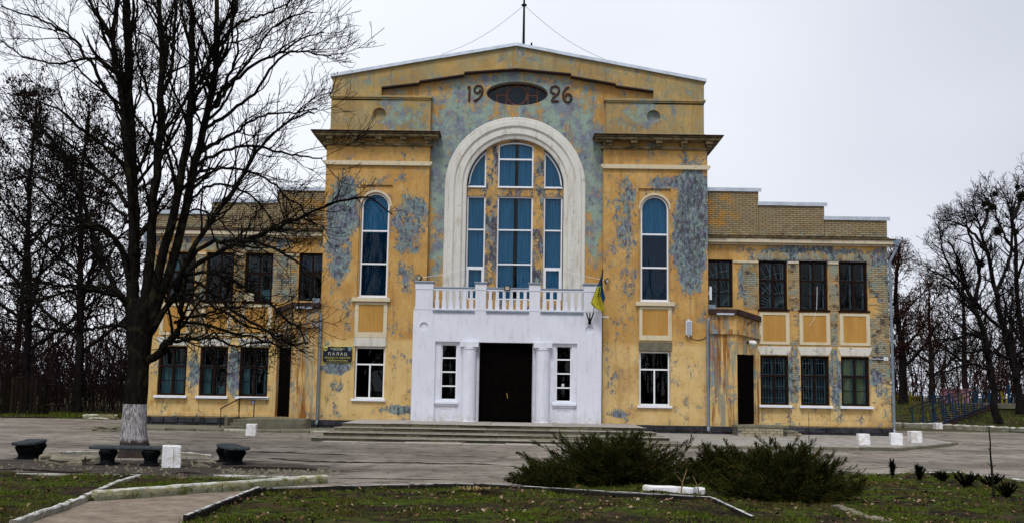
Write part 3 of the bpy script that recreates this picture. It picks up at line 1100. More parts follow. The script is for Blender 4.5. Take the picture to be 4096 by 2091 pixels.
# ---- corner pavilions
for sgn, (x0, x1), AW, RP, LW, PF, PI_, LI, SI in (
        (-1, (-7.22, -3.30), (-5.84, -4.77, 4.90, 8.84), (-5.90, -4.67, 4.86, 9.12), (-5.89, -4.77, 1.13, 3.04), (-5.94, -4.73, 3.38, 4.69), (-5.80, -4.87, 3.58, 4.60), (-5.95, -4.74, 3.05, 3.37), (-6.06, -4.63)),
        (1, (3.28, 7.20), (4.69, 5.76, 4.90, 8.88), (4.60, 5.82, 4.86, 9.13), (4.64, 5.78, 1.05, 3.04), (4.64, 5.84, 3.44, 4.69), (4.75, 5.70, 3.62, 4.59), (4.62, 5.85, 3.05, 3.38), (4.49, 5.93))):
    m = MB()
    wall(m, x0, x1, 0.0, 11.2, MY, [(RP[0], RP[1], RP[2], RP[3], .07), (*LW, .22)])
    for x, y1 in ((x0, 16 if sgn < 0 else CY), (x1, CY if sgn < 0 else 16)):
        a, b = (0, 11.2)
        q = [(x, MY, a), (x, MY, b), (x, y1, b), (x, y1, a)]
        m.poly(q if x == x0 else q[::-1])
    m.build('wall', M['main'], B)
    # recessed plate with the round-headed opening
    m = MB()
    wx0, wx1, wz0, wz1 = AW
    r = (wx1 - wx0) / 2
    cz = wz1 - r
    y = MY + .07
    wall(m, RP[0], RP[1], RP[2], RP[3], y, [(wx0, wx1, wz0, wz1, .20, 1)], .20)
    spandrel(m, (wx0 + wx1) / 2, cz, r, wz1, y, .20)
    m.build('wall', M['main'], B)
    t = MB()                                    # thin raised rim round the head
    po, pi_ = arc((wx0 + wx1) / 2, cz, r + .09), arc((wx0 + wx1) / 2, cz, r + .005)
    for k in range(len(po) - 1):
        a, b, c, d = po[k], po[k + 1], pi_[k + 1], pi_[k]
        t.poly([(a[0], y - .02, a[1]), (d[0], y - .02, d[1]), (c[0], y - .02, c[1]), (b[0], y - .02, b[1])])
        t.poly([(a[0], y - .02, a[1]), (b[0], y - .02, b[1]), (b[0], y + .01, b[1]), (a[0], y + .01, a[1])])
        t.poly([(d[0], y - .02, d[1]), (d[0], y + .01, d[1]), (c[0], y + .01, c[1]), (c[0], y - .02, c[1])])
    t.build('arch_rim', M['trim'], B)
    hs = [wz0 + (wz1 - wz0) * .315, wz0 + (wz1 - wz0) * .63]
    arched_window(wx0 + .01, wx1 - .01, wz0, wz1 - .01, y + .10, hs, [(wz0 + .0, hs[0] + .3, M['curtain_dark']), (hs[0] + .3, hs[1] - .05, M['curtain_dark']), (hs[1] - .05, wz1, M['curtain_teal'])])
    sill(B, SI[0], SI[1], 4.71, 4.86, MY, .14, M['trim'])
    sill(B, wx0 - .02, wx1 + .02, 4.862, 4.905, MY + .07, .1, M['sill'])
    panel(*PF, *PI_, MY)
    l = MB()
    l.box(LI[0], LI[1], MY - .04, MY + .02, LI[2], LI[3])
    l.build('lintel', M['lintel'] if sgn < 0 else M['concrete'], B, bevel=.012)
    pvc_window(LW[0] + .01, LW[1] - .01, LW[2], LW[3] - .01, MY + .12, hs=[LW[2] + (LW[3] - LW[2]) * .66],
               vs=[((LW[0] + LW[1]) / 2, LW[2] + .05, LW[2] + (LW[3] - LW[2]) * .66)])
    sill(B, LW[0] - .08, LW[1] + .06, LW[2] - .09, LW[2] + .005, MY + .1, .2, M['sill'])
    # string course
    s = MB()
    s.prism([(x0 - .02, 9.86), (x1 + .02, 9.86), (x1 + .10, 9.93), (x1 + .10, 10.02), (x0 - .10, 10.02), (x0 - .10, 9.93)], MY - .10, MY + .02)
    s.box(x0 - .02, x0 + .001, MY + .02, 3 if sgn < 0 else CY, 9.88, 10.0)
    s.box(x1 - .001, x1 + .02, MY + .02, CY if sgn < 0 else 3, 9.88, 10.0)
    s.build('string_course', M['trim'], B, bevel=.008)
    # cornice: stepped mouldings, brackets, tin edge
    for k, (ov, za, zb, mt) in enumerate(((.12, 10.62, 10.70, 'cornice'), (.44, 10.92, 11.00, 'cornice'), (.50, 11.003, 11.06, 'moss_cornice'), (.54, 11.063, 11.10, 'rust_roof'))):
        c = MB()
        xa, xb = x0 - (ov if sgn < 0 else ov * .75), x1 + (ov * .75 if sgn < 0 else ov)
        c.box(xa, xb, MY - ov, (4 if sgn < 0 else CY + .02) if False else CY - .003, za, zb)
        if sgn < 0:
            c.box(xa, x0 + .05, CY - .002, 5, za, zb)
        else:
            c.box(x1 - .05, xb, CY - .002, 5, za, zb)
        c.build('cornice', M[mt], B, bevel=.012)
    for k in range(5):
        if sgn < 0:
            bx0 = x0 + .02 + k * .93
        else:
            bx0 = x0 + .06 + k * .94
        b = MB()
        b.prism([(bx0, 10.80), (bx0 + .24, 10.80), (bx0 + .24, 10.918), (bx0, 10.918)], MY - .36, MY + .01)
        b.box(bx0 + .02, bx0 + .22, MY - .22, MY + .01, 10.70, 10.80)
        b.build('bracket', M['cornice'], B, bevel=.012)
    # attic block with its round niche
    ax0, ax1 = (-7.12, -3.32) if sgn < 0 else (3.36, 7.09)
    nx_, nz_ = (-5.27, 11.86) if sgn < 0 else (5.18, 11.92)
    m = MB()
    yb = .05
    hs4 = (nx_ - .4, nx_ + .4, nz_ - .4, nz_ + .4)
    wall(m, ax0, ax1, 11.10, 12.52, yb, [(*hs4, 0.0)], 0.0)
    ring_fill(m, ell(nx_, nz_, .255, .255), *hs4, yb)
    n = 32
    prof = [(.255, 0), (.25, .10), (.22, .15), (.12, .18), (0.001, .19)]
    for (ra, da), (rb, db) in zip(prof[:-1], prof[1:]):
        for k in range(n):
            a, b = 2 * math.pi * k / n, 2 * math.pi * (k + 1) / n
            m.poly([(nx_ + ra * math.cos(a), yb + da, nz_ + ra * math.sin(a)), (nx_ + ra * math.cos(b), yb + da, nz_ + ra * math.sin(b)),
                    (nx_ + rb * math.cos(b), yb + db, nz_ + rb * math.sin(b)), (nx_ + rb * math.cos(a), yb + db, nz_ + rb * math.sin(a))])
    m.poly([(ax0, yb, 11.1), (ax0, yb, 12.52), (ax0, 6, 12.52), (ax0, 6, 11.1)])
    m.poly([(ax1, yb, 11.1), (ax1, 6, 11.1), (ax1, 6, 12.52), (ax1, yb, 12.52)])
    m.build('attic_block', M['attic'], B)
    c = MB()
    c.box(ax0 - .06, ax1 + .06, yb - .09, .6, 12.50, 12.585)
    c.box(ax0 + .02, ax1 - .02, yb - .05, .5, 12.44, 12.498)
    c.build('attic_ledge', M['attic'], B, bevel=.012)
    c = MB()
    c.box(ax0 - .03, ax1 + .03, yb - .03, .4, 11.10, 11.26)
    c.build('attic_base', M['attic'], B, bevel=.01)

# ---- centre bay
m = MB()
AZ0 = 4.40
EX, EZ, ERX, ERZ = -.03, 12.82, 1.18, .47
hole_arch = (ARC_X - ARC_RO + .03, ARC_X + ARC_RO - .03, AZ0, ARC_Z + ARC_RO - .03, .3, 1)
hole_ell = (EX - 1.5, EX + 1.5, EZ - .66, EZ + .66, 0.0)
for xa, xb, za, zb in ((-3.35, 3.35, 4.38, 13.75), (-5.6, -3.35, 11.0, 13.75), (3.35, 5.6, 11.0, 13.75)):
    wall(m, xa, xb, za, zb, CY, [hole_arch, hole_ell] if xa == -3.35 else [], 0.0)
wall(m, 3.15, 3.35, .3, 4.38, CY, [], 0.0)
spandrel(m, ARC_X, ARC_Z, ARC_RO - .03, ARC_Z + ARC_RO - .03, CY, .3)
ring_fill(m, ell(EX, EZ, ERX, ERZ), *hole_ell[:4], CY, .34)
m.build('wall', M['bay'], B)
# moulded white surround
prof = [(.00, CY + .02), (.00, CY - .05), (.03, CY - .07), (.14, CY - .07), (.16, CY - .11), (.34, CY - .11), (.40, CY - .03), (.44, CY - .03), (.46, CY - .06),
        (.64, CY - .06), (.70, CY + .02), (.76, CY + .02), (.82, CY + .04), (.82, CY + .26)]
path = [(-1, AZ0, None)] + [(a, None, 1) for a in np.linspace(180, 0, 41)] + [(1, AZ0, None)]


def pathpt(q, off):
    r = ARC_RO - off
    if q[2] is None:
        return ARC_X + q[0] * r, q[1]
    return ARC_X + r * math.cos(rad(q[0])), ARC_Z + r * math.sin(rad(q[0]))


m = MB()
for (o0, y0), (o1, y1) in zip(prof[:-1], prof[1:]):
    for a, b in zip(path[:-1], path[1:]):
        A, Bp, C_, D_ = pathpt(a, o0), pathpt(b, o0), pathpt(b, o1), pathpt(a, o1)
        m.poly([(A[0], y0, A[1]), (D_[0], y1, D_[1]), (C_[0], y1, C_[1]), (Bp[0], y0, Bp[1])])
m.build('arch_surround', M['arch'], B)
# infill wall with mullions and six windows
IY = CY + .22
RI = 1.85
cols = ((-1.88, -1.17), (-.72, .64), (1.05, 1.77))
m = MB()
xs6 = [-1.9, -1.17, -.72, .64, 1.05, 1.80]
for xa, xb in ((-1.17, -.72), (.64, 1.05)):            # the two piers, to the curve
    za = math.sqrt(RI ** 2 - (xa - ARC_X) ** 2) + ARC_Z
    zb = math.sqrt(RI ** 2 - (xb - ARC_X) ** 2) + ARC_Z
    m.prism([(xa, AZ0), (xb, AZ0), (xb, zb), (xa, za)], IY, IY + .25)
for xa, xb in ((-1.9, -1.17), (-.72, .64), (1.05, 1.80)):
    m.prism([(xa, 8.85), (xb, 8.85), (xb, 9.19), (xa, 9.19)], IY + .015, IY + .24)
    m.prism([(xa, AZ0), (xb, AZ0), (xb, 4.9), (xa, 4.9)], IY + .015, IY + .24)
hd = [(-.72, 10.86)] + [(x, ARC_Z + math.sqrt(1.77 ** 2 - (x - ARC_X) ** 2)) for x in np.linspace(-.72, .64, 9)] + [(.64, 10.86)]
top = [(x, ARC_Z + math.sqrt(1.9 ** 2 - (x - ARC_X) ** 2)) for x in np.linspace(.64, -.72, 9)]
m.prism([(x, z) for x, z in hd[1:-1]] + top, IY + .01, IY + .24)
m.build('wall', M['arch_infill'], B)
T = M['curtain_teal']
WYY = IY + .08
for xa, xb in cols:
    if xa == -.72:
        w_ = pvc_window(xa, xb, 4.9, 8.85, WYY, hs=[6.25, 7.56], cur=[dict(mat=T, gap=(-.09, .04))])
    else:
        w_ = pvc_window(xa, xb, 4.9, 8.85, WYY, hs=[6.12, 7.56], cur=[dict(mat=T)])
        mm = MB()
        mm.box(xa + .056, xa + .11, WYY - .01, WYY + .05, 4.957, 6.09)
        mm.box(xb - .11, xb - .056, WYY - .01, WYY + .05, 4.957, 6.09)
        mm.box(xa + .11, xb - .11, WYY - .009, WYY + .05, 6.03, 6.09)
        mm.build('casement', M['frame_white'], w_)
    sill(B, xa, xb, 9.165, 9.215, IY + .01, .05, M['sill'])
# upper centre light with a curved head
xa, xb = -.72, .64
zc = lambda x, r=1.76: ARC_Z + math.sqrt(r * r - (x - ARC_X) ** 2)
m = MB()
w = .055
m.box(xa, xb, WYY, WYY + .06, 9.2, 9.2 + w)
m.box(xa, xa + w, WYY + .001, WYY + .061, 9.2 + w, zc(xa + w))
m.box(xb - w, xb, WYY + .001, WYY + .061, 9.2 + w, zc(xb - w))
m.box(xa + w, xb - w, WYY - .003, WYY + .057, 10.27, 10.33)
X = np.linspace(xa + w, xb - w, 12)
m.prism([(x, zc(x) - w) for x in X] + [(x, zc(x)) for x in X[::-1]], WYY + .002, WYY + .06)
win = m.build('window', M['frame_white'], B)
pane(win, xa + w, xb - w, 9.2 + w, 10.27, WYY + .025)
g = MB()
g.prism([(xa + w, 10.33), (xb - w, 10.33)] + [(x, zc(x) - w) for x in X[::-1]], WYY + .025, WYY + .031)
g.build('pane', M['glass'], win)
curtain(win, xa, xb, 9.2, 10.98, WYY + .16, T, gap=(-.06, .06))
# quarter-round side lights
for sgn in (-1, 1):
    xi = -1.17 if sgn < 0 else 1.05
    Rq = 1.80
    xo = ARC_X + sgn * math.sqrt(Rq ** 2 - .04 ** 2)
    X = np.linspace(xi, xo, 14)
    zz = [ARC_Z + math.sqrt(max(0.0016, Rq ** 2 - (x - ARC_X) ** 2)) for x in X]
    outer = list(zip(X, zz))
    X2 = np.linspace(xi + sgn * w, xo - sgn * w * 1.1, 14)
    inner_ = [(x, max(9.26, ARC_Z + math.sqrt(max(0.0016, (Rq - w) ** 2 - (x - ARC_X) ** 2)))) for x in X2]
    m = MB()
    for k in range(13):
        a, b, c, d = outer[k], outer[k + 1], inner_[k + 1], inner_[k]
        q = [(a[0], WYY, a[1]), (d[0], WYY, d[1]), (c[0], WYY, c[1]), (b[0], WYY, b[1])]
        m.poly(q if sgn > 0 else q[::-1])
        m.poly([(d[0], WYY, d[1]), (d[0], WYY + .06, d[1]), (c[0], WYY + .06, c[1]), (c[0], WYY, c[1])])
    m.box(min(xi, xi + sgn * w), max(xi, xi + sgn * w), WYY + .001, WYY + .06, 9.2, outer[0][1] - .01)
    m.box(min(xi, xo), max(xi, xo), WYY - .001, WYY + .058, 9.2, 9.2 + w)
    win = m.build('window', M['frame_white'], B)
    g = MB()
    pl = [(inner_[0][0], 9.25)] + inner_ + [(inner_[-1][0], 9.25)]
    g.prism(pl[::-1] if sgn > 0 else pl, WYY + .025, WYY + .031)
    g.build('pane', M['glass'], win)
    curtain(win, min(xi, xo), max(xi, xo), 9.2, outer[0][1], WYY + .16, T)
    # thin white rim between curve and surround
# oval window
wy = CY + .30
m = MB()
th = .05


def ering(mb, rx, rz, t, y0, y1, n=40):
    for k in range(n):
        a, b = 2 * math.pi * k / n, 2 * math.pi * (k + 1) / n
        o0, o1 = (EX + rx * math.cos(a), EZ + rz * math.sin(a)), (EX + rx * math.cos(b), EZ + rz * math.sin(b))
        i0_, i1_ = (EX + (rx - t) * math.cos(a), EZ + (rz - t) * math.sin(a)), (EX + (rx - t) * math.cos(b), EZ + (rz - t) * math.sin(b))
        mb.poly([(i0_[0], y0, i0_[1]), (o0[0], y0, o0[1]), (o1[0], y0, o1[1]), (i1_[0], y0, i1_[1])])
        mb.poly([(i0_[0], y0, i0_[1]), (i1_[0], y0, i1_[1]), (i1_[0], y1, i1_[1]), (i0_[0], y1, i0_[1])])
        mb.poly([(o0[0], y0, o0[1]), (o0[0], y1, o0[1]), (o1[0], y1, o1[1]), (o1[0], y0, o1[1])])


ering(m, ERX, ERZ, .04, wy, wy + .05)
ering(m, .39, .40, .045, wy - .01, wy + .04)
for sgn in (-1, 1):
    for x in (.42, .78):
        h = .96 * ERZ * math.sqrt(1 - (x / ERX) ** 2)
        m.box(EX + sgn * x - .02, EX + sgn * x + .02, wy - .004, wy + .035, EZ - h, EZ + h)
    m.box(min(EX + sgn * .38, EX + sgn * .76), max(EX + sgn * .38, EX + sgn * .76), wy - .002, wy + .034, EZ - .02, EZ + .02)
win = m.build('window', plain('rusty_oval_bars', (0.15, 0.065, 0.045), 0.9, var=.4), B)
win['label'] = 'oval window with rusty bars between the numerals'
g = MB()
g.prism(ell(EX, EZ, ERX - .02, ERZ - .02), wy + .012, wy + .018)
g.build('pane', M['glass'], win)
g = MB()
g.prism(ell(EX, EZ, ERX, ERZ), wy + .2, wy + .22)
g.build('backing', plain('dull_blue_board', (0.012, 0.021, 0.045), 0.7, 0.05), win)


def numeral(strokes, name='numeral'):
    m = MB()
    for st in strokes:
        pts = [P(x, y, CY - .03) for x, y in st]
        fine_ = []
        for k in range(len(pts) - 1):
            p0, p1, p2, p3 = pts[max(k - 1, 0)], pts[k], pts[k + 1], pts[min(k + 2, len(pts) - 1)]
            for t in (0, .25, .5, .75):
                fine_.append(.5 * ((2 * p1) + (-p0 + p2) * t + (2 * p0 - 5 * p1 + 4 * p2 - p3) * t * t + (-p0 + 3 * p1 - 3 * p2 + p3) * t ** 3))
        fine_.append(pts[-1])
        m.tube(fine_, .042, 7)
    return m.build(name, M['numeral'], B, smooth=True)


def nzp(pts):       # digits traced from the photograph's 1820,320 crop
    return [((1820 + x * .1941) / KD, (320 + y * .1941) / KD) for x, y in pts]


numeral([nzp([(265, 175), (300, 140), (297, 280), (290, 440)])])
numeral([nzp([(520, 205), (500, 255), (450, 272), (405, 235), (410, 165), (470, 122), (540, 140), (570, 220), (545, 310), (490, 385), (390, 440)])])
numeral([nzp([(2065, 285), (2000, 270), (1975, 210), (1995, 150), (2060, 135), (2130, 160), (2145, 225), (2105, 300), (2030, 365), (1990, 440)]), nzp([(1990, 445), (2070, 440), (2140, 445)])])
numeral([nzp([(2350, 150), (2280, 190), (2230, 270), (2235, 370), (2280, 450), (2350, 460), (2395, 400), (2385, 330), (2330, 290), (2280, 320), (2290, 360)])])

# gable wall with the stepped recess
m = MB()
Lf = [(-5.22, 12.4), (-5.22, 12.94), (-3.78, 13.13), (-3.78, 13.20), (-2.07, 13.48), (-2.07, 13.57)]
rec = Lf + [(-.05, 13.745)] + [(-x - .05, z) for x, z in Lf[::-1]]
out = [(7.1, 12.4), (7.1, 13.33), (-.10, 14.64), (-7.1, 13.33), (-7.1, 12.4)]
m.prism(rec + out, .05, CY + .1)
m.build('gable', M['attic'], B)
for (xa_, za_), (xb_, zb_) in zip(rec[1:-1], rec[2:]):          # thin stained ledge, its dark colour deepening the shadow line of the stepped edge
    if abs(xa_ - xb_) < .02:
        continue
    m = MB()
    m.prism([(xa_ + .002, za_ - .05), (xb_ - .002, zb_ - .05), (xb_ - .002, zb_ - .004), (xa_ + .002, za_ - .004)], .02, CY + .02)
    m.build('shadow_moulding', M['rust_roof'], B)
m = MB()
m.prism([(-7.1, 11), (7.1, 11), (7.1, 13.3), (-.1, 14.6), (-7.1, 13.3)], 1.2, 16)
m.build('gable_hall', M['attic'], B)
m = MB()
m.prism([(-7.1, 13.30), (7.1, 13.30), (-.1, 14.62)], CY + .1, 1.2)
m.build('roof_deck', M['roof_tin'], B)
for xa, za, xb, zb in ((-7.18, 13.32, -.11, 14.645), (-.09, 14.645, 7.18, 13.32)):
    n = 5
    for k in range(n):
        t0, t1 = k / n, (k + 1) / n
        a0, b0, a1, b1 = xa + (xb - xa) * t0, za + (zb - za) * t0, xa + (xb - xa) * t1, za + (zb - za) * t1
        m = MB()
        jig = rd.uniform(-.008, .008)
        m.prism([(a0 + .003, b0 - .045 + jig), (a1 - .003, b1 - .045 + jig), (a1 - .003, b1 + .075 + jig), (a0 + .003, b0 + .075 + jig)], -.06, 1.4)
        m.build('flashing', M['roof_tin'], B)

# ---- white portico
PX0, PX1, PYF = -3.70, 3.20, -.60
m = MB()
WL, WR = (-2.66, -2.06, 1.13, 3.17), (1.54, 2.12, 1.13, 3.17)
RL_, RR_ = (-2.85, -2.0, 1.09, 3.25), (1.42, 2.29, 1.09, 3.25)
DR = (-1.25, .68, .33, 3.24)
med = ((-3.30, 3.79), (2.77, 3.76))
holes = [(-2.87, -1.25, .33, 3.25, .10), (.68, 2.31, .33, 3.25, .10), (*DR, .45)]
holes = [(-2.87, -1.25, .34, 3.25, .0), (.68, 2.31, .34, 3.25, .0), (DR[0], DR[1], .34, 3.245, .5)] + [(cx - .25, cx + .25, cz - .25, cz + .25, 0.0) for cx, cz in med]
wall(m, PX0, PX1, .34, 4.40, PYF, holes, 0.0)
for x in (PX0, PX1):
    q = [(x, PYF, .3), (x, PYF, 4.4), (x, CY, 4.4), (x, CY, .3)]
    m.poly(q if x == PX0 else q[::-1])
m.poly([(PX0, PYF, 4.4), (PX1, PYF, 4.4), (PX1, CY, 4.4), (PX0, CY, 4.4)])
for cx, cz in med:
    ring_fill(m, ell(cx, cz, .155, .155), cx - .25, cx + .25, cz - .25, cz + .25, PYF, .06)
    m.prism(ell(cx, cz, .16, .16), PYF + .06, PYF + .08)
# set-back side bays with the slit windows
for (a, b), W_, sx in (((-2.87, -1.25), WL, -1), ((.68, 2.31), WR, 1)):
    yb = PYF + .10
    wall(m, a, b, .34, 3.25, yb, [(*W_, .2)], .2)
    if sx < 0:
        m.poly([(a, PYF, .34), (a, PYF, 3.25), (a, yb, 3.25), (a, yb, .34)])
        m.poly([(b, PYF + .0, .34), (b, yb, .34), (b, yb, 3.25), (b, PYF, 3.25)])
    else:
        m.poly([(a, PYF, .34), (a, PYF, 3.25), (a, yb, 3.25), (a, yb, .34)])
        m.poly([(b, PYF, .34), (b, yb, .34), (b, yb, 3.25), (b, PYF, 3.25)])
    m.poly([(a, PYF, 3.25), (b, PYF, 3.25), (b, yb, 3.25), (a, yb, 3.25)])
m.build('portico', M['white'], B)
for W_, RX in ((WL, RL_), (WR, RR_)):
    pvc_window(*W_, PYF + .17, hs=[W_[2] + (W_[3] - W_[2]) * f for f in (.25, .5, .75)], w=.05)
    sill(B, RX[0] - .0, RX[1], 1.0, 1.11, PYF + .1, .12, M['sill'])
    s = MB()
    s.box(RX[0] + .04, RX[1] - .04, PYF + .03, PYF + .12, .93, .998)
    wall(s, RX[0] + .08, RX[1] - .08, .36, .92, PYF + .085, [(RX[0] + .2, RX[1] - .2, .36, .82)], .02)
    s.build('sill_panel', M['white'], B)
for cx in (-1.62, 1.06):
    c = MB()
    yb = PYF + .06
    c.lathe(cx, yb, [(.285, .335), (.285, .39), (.265, .41), (.26, 2.95), (.285, 2.99), (.29, 3.06)], 24)
    c.box(cx - .34, cx + .34, PYF - .20, PYF + .1, 3.062, 3.235)
    c.build('column', M['white'], B, smooth=False, bevel=.01)
# doors
DY = PYF + .32
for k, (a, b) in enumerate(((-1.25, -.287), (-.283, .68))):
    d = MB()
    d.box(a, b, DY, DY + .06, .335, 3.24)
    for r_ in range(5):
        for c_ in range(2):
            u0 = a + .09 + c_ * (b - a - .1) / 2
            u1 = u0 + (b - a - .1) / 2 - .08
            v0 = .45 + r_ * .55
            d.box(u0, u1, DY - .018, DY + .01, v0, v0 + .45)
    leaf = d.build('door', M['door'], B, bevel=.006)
    leaf['label'] = 'dark brown panelled leaf of the main doors'
    if k:
        h = MB()
        h.tube([(-.20, DY - .02, 1.22), (-.20, DY - .07, 1.24), (-.235, DY - .07, 1.40), (-.235, DY - .02, 1.42)], .016, 8)
        h.build('handle', M['brass'], leaf)
# balcony
m = MB()
for a, b in ((-3.64, -3.00), (-1.44, -1.05), (.54, .94), (2.54, 3.15)):
    p_ = MB()
    p_.box(a - .03, b + .03, PYF - .012, PYF + .3, 4.40, 4.50)
    p_.box(a, b, PYF + .005, PYF + .29, 4.502, 5.14)
    p_.box(a - .015, b + .015, PYF - .01, PYF + .3, 5.142, 5.385)
    pp = p_.build('balcony_pier', M['white'], B, bevel=.012)
    c = MB()
    c.box(a - .05, b + .05, PYF - .05, PYF + .33, 5.388, 5.45)
    c.build('pier_cap', M['pipe'], pp, bevel=.008)
for a, b in ((-2.97, -1.47), (-1.02, .51), (.97, 2.51)):
    r_ = MB()
    r_.box(a - .03, b + .03, PYF + .03, PYF + .17, 5.20, 5.255)
    r_.build('rail', M['pipe'], B, bevel=.006)
    r_ = MB()
    r_.box(a - .02, b + .02, PYF + .05, PYF + .15, 5.13, 5.198)
    r_.box(a - .02, b + .02, PYF - .02, PYF + .16, 4.40, 4.46)
    r_.build('rail', M['white'], B)
    e = MB()
    e.box(a - .02, b + .02, PYF - .06, PYF - .022, 4.335, 4.385)
    e.build('balcony_edge', M['pipe'], B)
    n = 6
    for k in range(n):
        x = a + (b - a) * (k + .5) / n
        s = MB()
        s.prism([(x - .078, 4.46), (x + .078, 4.46), (x + .078, 4.78), (x + .055, 4.80), (x + .055, 5.13), (x - .055, 5.13), (x - .055, 4.80), (x - .078, 4.78)], PYF + .06, PYF + .13)
        s.build('baluster', M['white'], B)
sp = MB()
sp.box(PX1, PX1 + .26, PYF + .1, PYF + .2, 4.22, 4.27)
sp.build('water_spout', M['white'], B)

# ---- wings
wing_holes_R = [(7.21, 8.24, 4.75, 6.56)] + [(a, b, 4.70, 6.55) for a, b in ((9.22, 10.30), (10.75, 11.83), (12.25, 13.33))] + [(a, b, 1.14, 2.97) for a, b in ((9.24, 10.30), (10.75, 11.82), (12.26, 13.32))]
wing_holes_L = [(-8.22, -7.23, 4.75, 6.57)] + [(a, b, 4.69, 6.55) for a, b in ((-13.21, -12.16), (-11.75, -10.69), (-10.28, -9.21))] + [(a, b, 1.14, 2.97) for a, b in ((-13.38, -12.3), (-11.81, -10.76), (-10.31, -9.23))]
for sgn, hl, xi, xo in ((1, wing_holes_R, 7.20, 14.10), (-1, wing_holes_L, -7.22, -13.88)):
    m = MB()
    low = [(h[0] + .02, h[1] + .02, .55, 1.02, .03) for h in hl[4:]]
    wall(m, min(xi, xo), max(xi, xo), 0, 7.2, WY, [(*h, .2) for h in hl] + low, .2)
    for h in low:
        m.poly([(h[0], WY + .03, h[2]), (h[1], WY + .03, h[2]), (h[1], WY + .03, h[3]), (h[0], WY + .03, h[3])])
    q = [(xo, WY, 0), (xo, 15, 0), (xo, 15, 7.4), (xo, WY, 7.4)]
    m.poly(q if sgn > 0 else q[::-1])
    m.build('wall', M['wing'], B)
    r_ = MB()
    r_.box(min(xi, xo), max(xi, xo), WY + .35, 15, 7.3, 7.36)
    r_.build('roof', M['rust_roof'], B)
    # cornice
    e0, e1 = (7.20, 14.35) if sgn > 0 else (-14.12, -7.22)
    c = MB()
    c.box(e0, e1 - (.12 if sgn > 0 else 0), WY - .12, WY + .05, 7.13, 7.19)
    c.box(e0, e1, WY - .24, WY + .05, 7.193, 7.345)
    c.build('cornice', M['cream_cornice'], B, bevel=.012)
    n = 9
    for k in range(n):                          # loose mossy cover slabs
        a, b = e0 + (e1 - e0) * k / n, e0 + (e1 - e0) * (k + 1) / n
        c = MB()
        d = rd.uniform(-.03, .02)
        c.prism([(a + .004, 7.35), (b - .004, 7.35), (b - .004, 7.40 + rd.uniform(-.02, .02)), (a + .004, 7.40 + rd.uniform(-.02, .02))], WY - .29 + d, WY + .06)
        c.build('cornice_slab', M['moss_cornice'] if sgn > 0 else M['rust_roof'], B, bevel=.006)
    c = MB()
    c.prism([(e0, 7.36), (e1 - .2, 7.36), (e1 - .2, 7.47), (e0, 7.50)], WY - .10, WY + .02)
    c.build('cornice_fillet', M['moss_cornice'], B)
    # stepped brick parapet (core) and its tin caps
    steps = ((7.20, 9.25, 9.26), (9.25, 11.75, 8.74), (11.75, 14.12, 8.22)) if sgn > 0 else ((-9.16, -7.22, 9.05), (-11.63, -9.16, 8.56), (-13.95, -11.63, 8.08))
    for a, b, zt in steps:
        c = MB()
        c.box(a + .001, b - .001, WY + .012, WY + .40, 7.3, zt)
        c.build('parapet', M['brick_mortar'], B)
        f = MB()
        n = 2
        a2, b2 = a - (.05 if (sgn < 0 or a > 7.3) else 0), b + (.10 if sgn > 0 else (.0 if b > -7.3 else .03))
        for k in range(n):
            u, v = a2 + (b2 - a2) * k / n, a2 + (b2 - a2) * (k + 1) / n
            f = MB()
            z_ = zt + rd.uniform(0, .012)
            f.prism([(u + .002, z_ - .10), (v - .002, z_ - .10), (v - .002, z_ + .04), (u + .002, z_ + .04)], WY - .07, WY - .055)
            f.box(u + .002, v - .002, WY - .055, WY + .48, z_ + .012, z_ + .04)
            f.build('parapet_cap', M['roof_tin'], B)
    # piers' caps between the upper windows
    us = sorted(hl[:4])
    for (a, b) in [(us[k][1], us[k + 1][0]) for k in range(3)]:
        c = MB()
        c.box(a + .015, b - .015, WY - .05, WY + .01, 6.44, 6.52)
        c.build('impost', M['trim'], B, bevel=.008)
    for a, b, z0_, z1_ in hl[1:4]:
        s = MB()
        s.box(a - .05, b + .05, WY - .07, WY + .06, z0_ - .065, z0_ + .0)
        s.build('sill', M['wood'], B)
    dx = 0.0
    for a, b, z0_, z1_ in hl[4:]:
        sill(B, a - .08, b + .08, z0_ - .10, z0_ + .0, WY + .1, .24, M['sill'])
        l = MB()
        l.prism([(a + .0, 3.0), (b + .0, 3.0), (b + .12, 3.31), (a - .12, 3.31)], WY - .035, WY + .02)
        l.build('lintel', M['lintel'], B, bevel=.008)
        panel(a - .02, b + .05, 3.39, 4.59, a + .11, b - .09, 3.49, 4.49, WY)
    pl = MB()                                   # narrow ledge above the plinth
    pl.box(min(xi, xo), max(xi, xo), WY - .03, WY + .01, .37, .50)
    pl.build('base_course', M['wing'], B, bevel=.01)

labels = {('R', 0): 'brown window with sunburst grille cut by the pavilion edge', }
wood_window(7.21, 8.23, 4.75, 6.55, WY + .09, grille=(8.15, 4.80), label='brown upper window with sunburst grille over the porch')
wood_window(9.23, 10.29, 4.70, 6.54, WY + .09, grille=(10.18, 4.75), label='brown upper window with sunburst grille')
w3 = wood_window(10.76, 11.82, 4.70, 6.54, WY + .09, label='brown upper window with a small casement hung open and a white cable')
wood_window(12.26, 13.32, 4.70, 6.54, WY + .09)
wood_window(9.25, 10.29, 1.14, 2.96, WY + .09, grille='bars', cur=[(0, 1, 0, .55, M['curtain_grey'])])
wood_window(10.76, 11.81, 1.14, 2.96, WY + .09, grille='bars', cur=[(.3, 1, 0, .6, M['curtain_grey'])])
wood_window(12.27, 13.31, 1.14, 2.96, WY + .09, grille='bars', cur=[(0, 1, 0, 1, M['blind_yellow'])], label='brown window with a yellow blind behind bars')
m = MB()
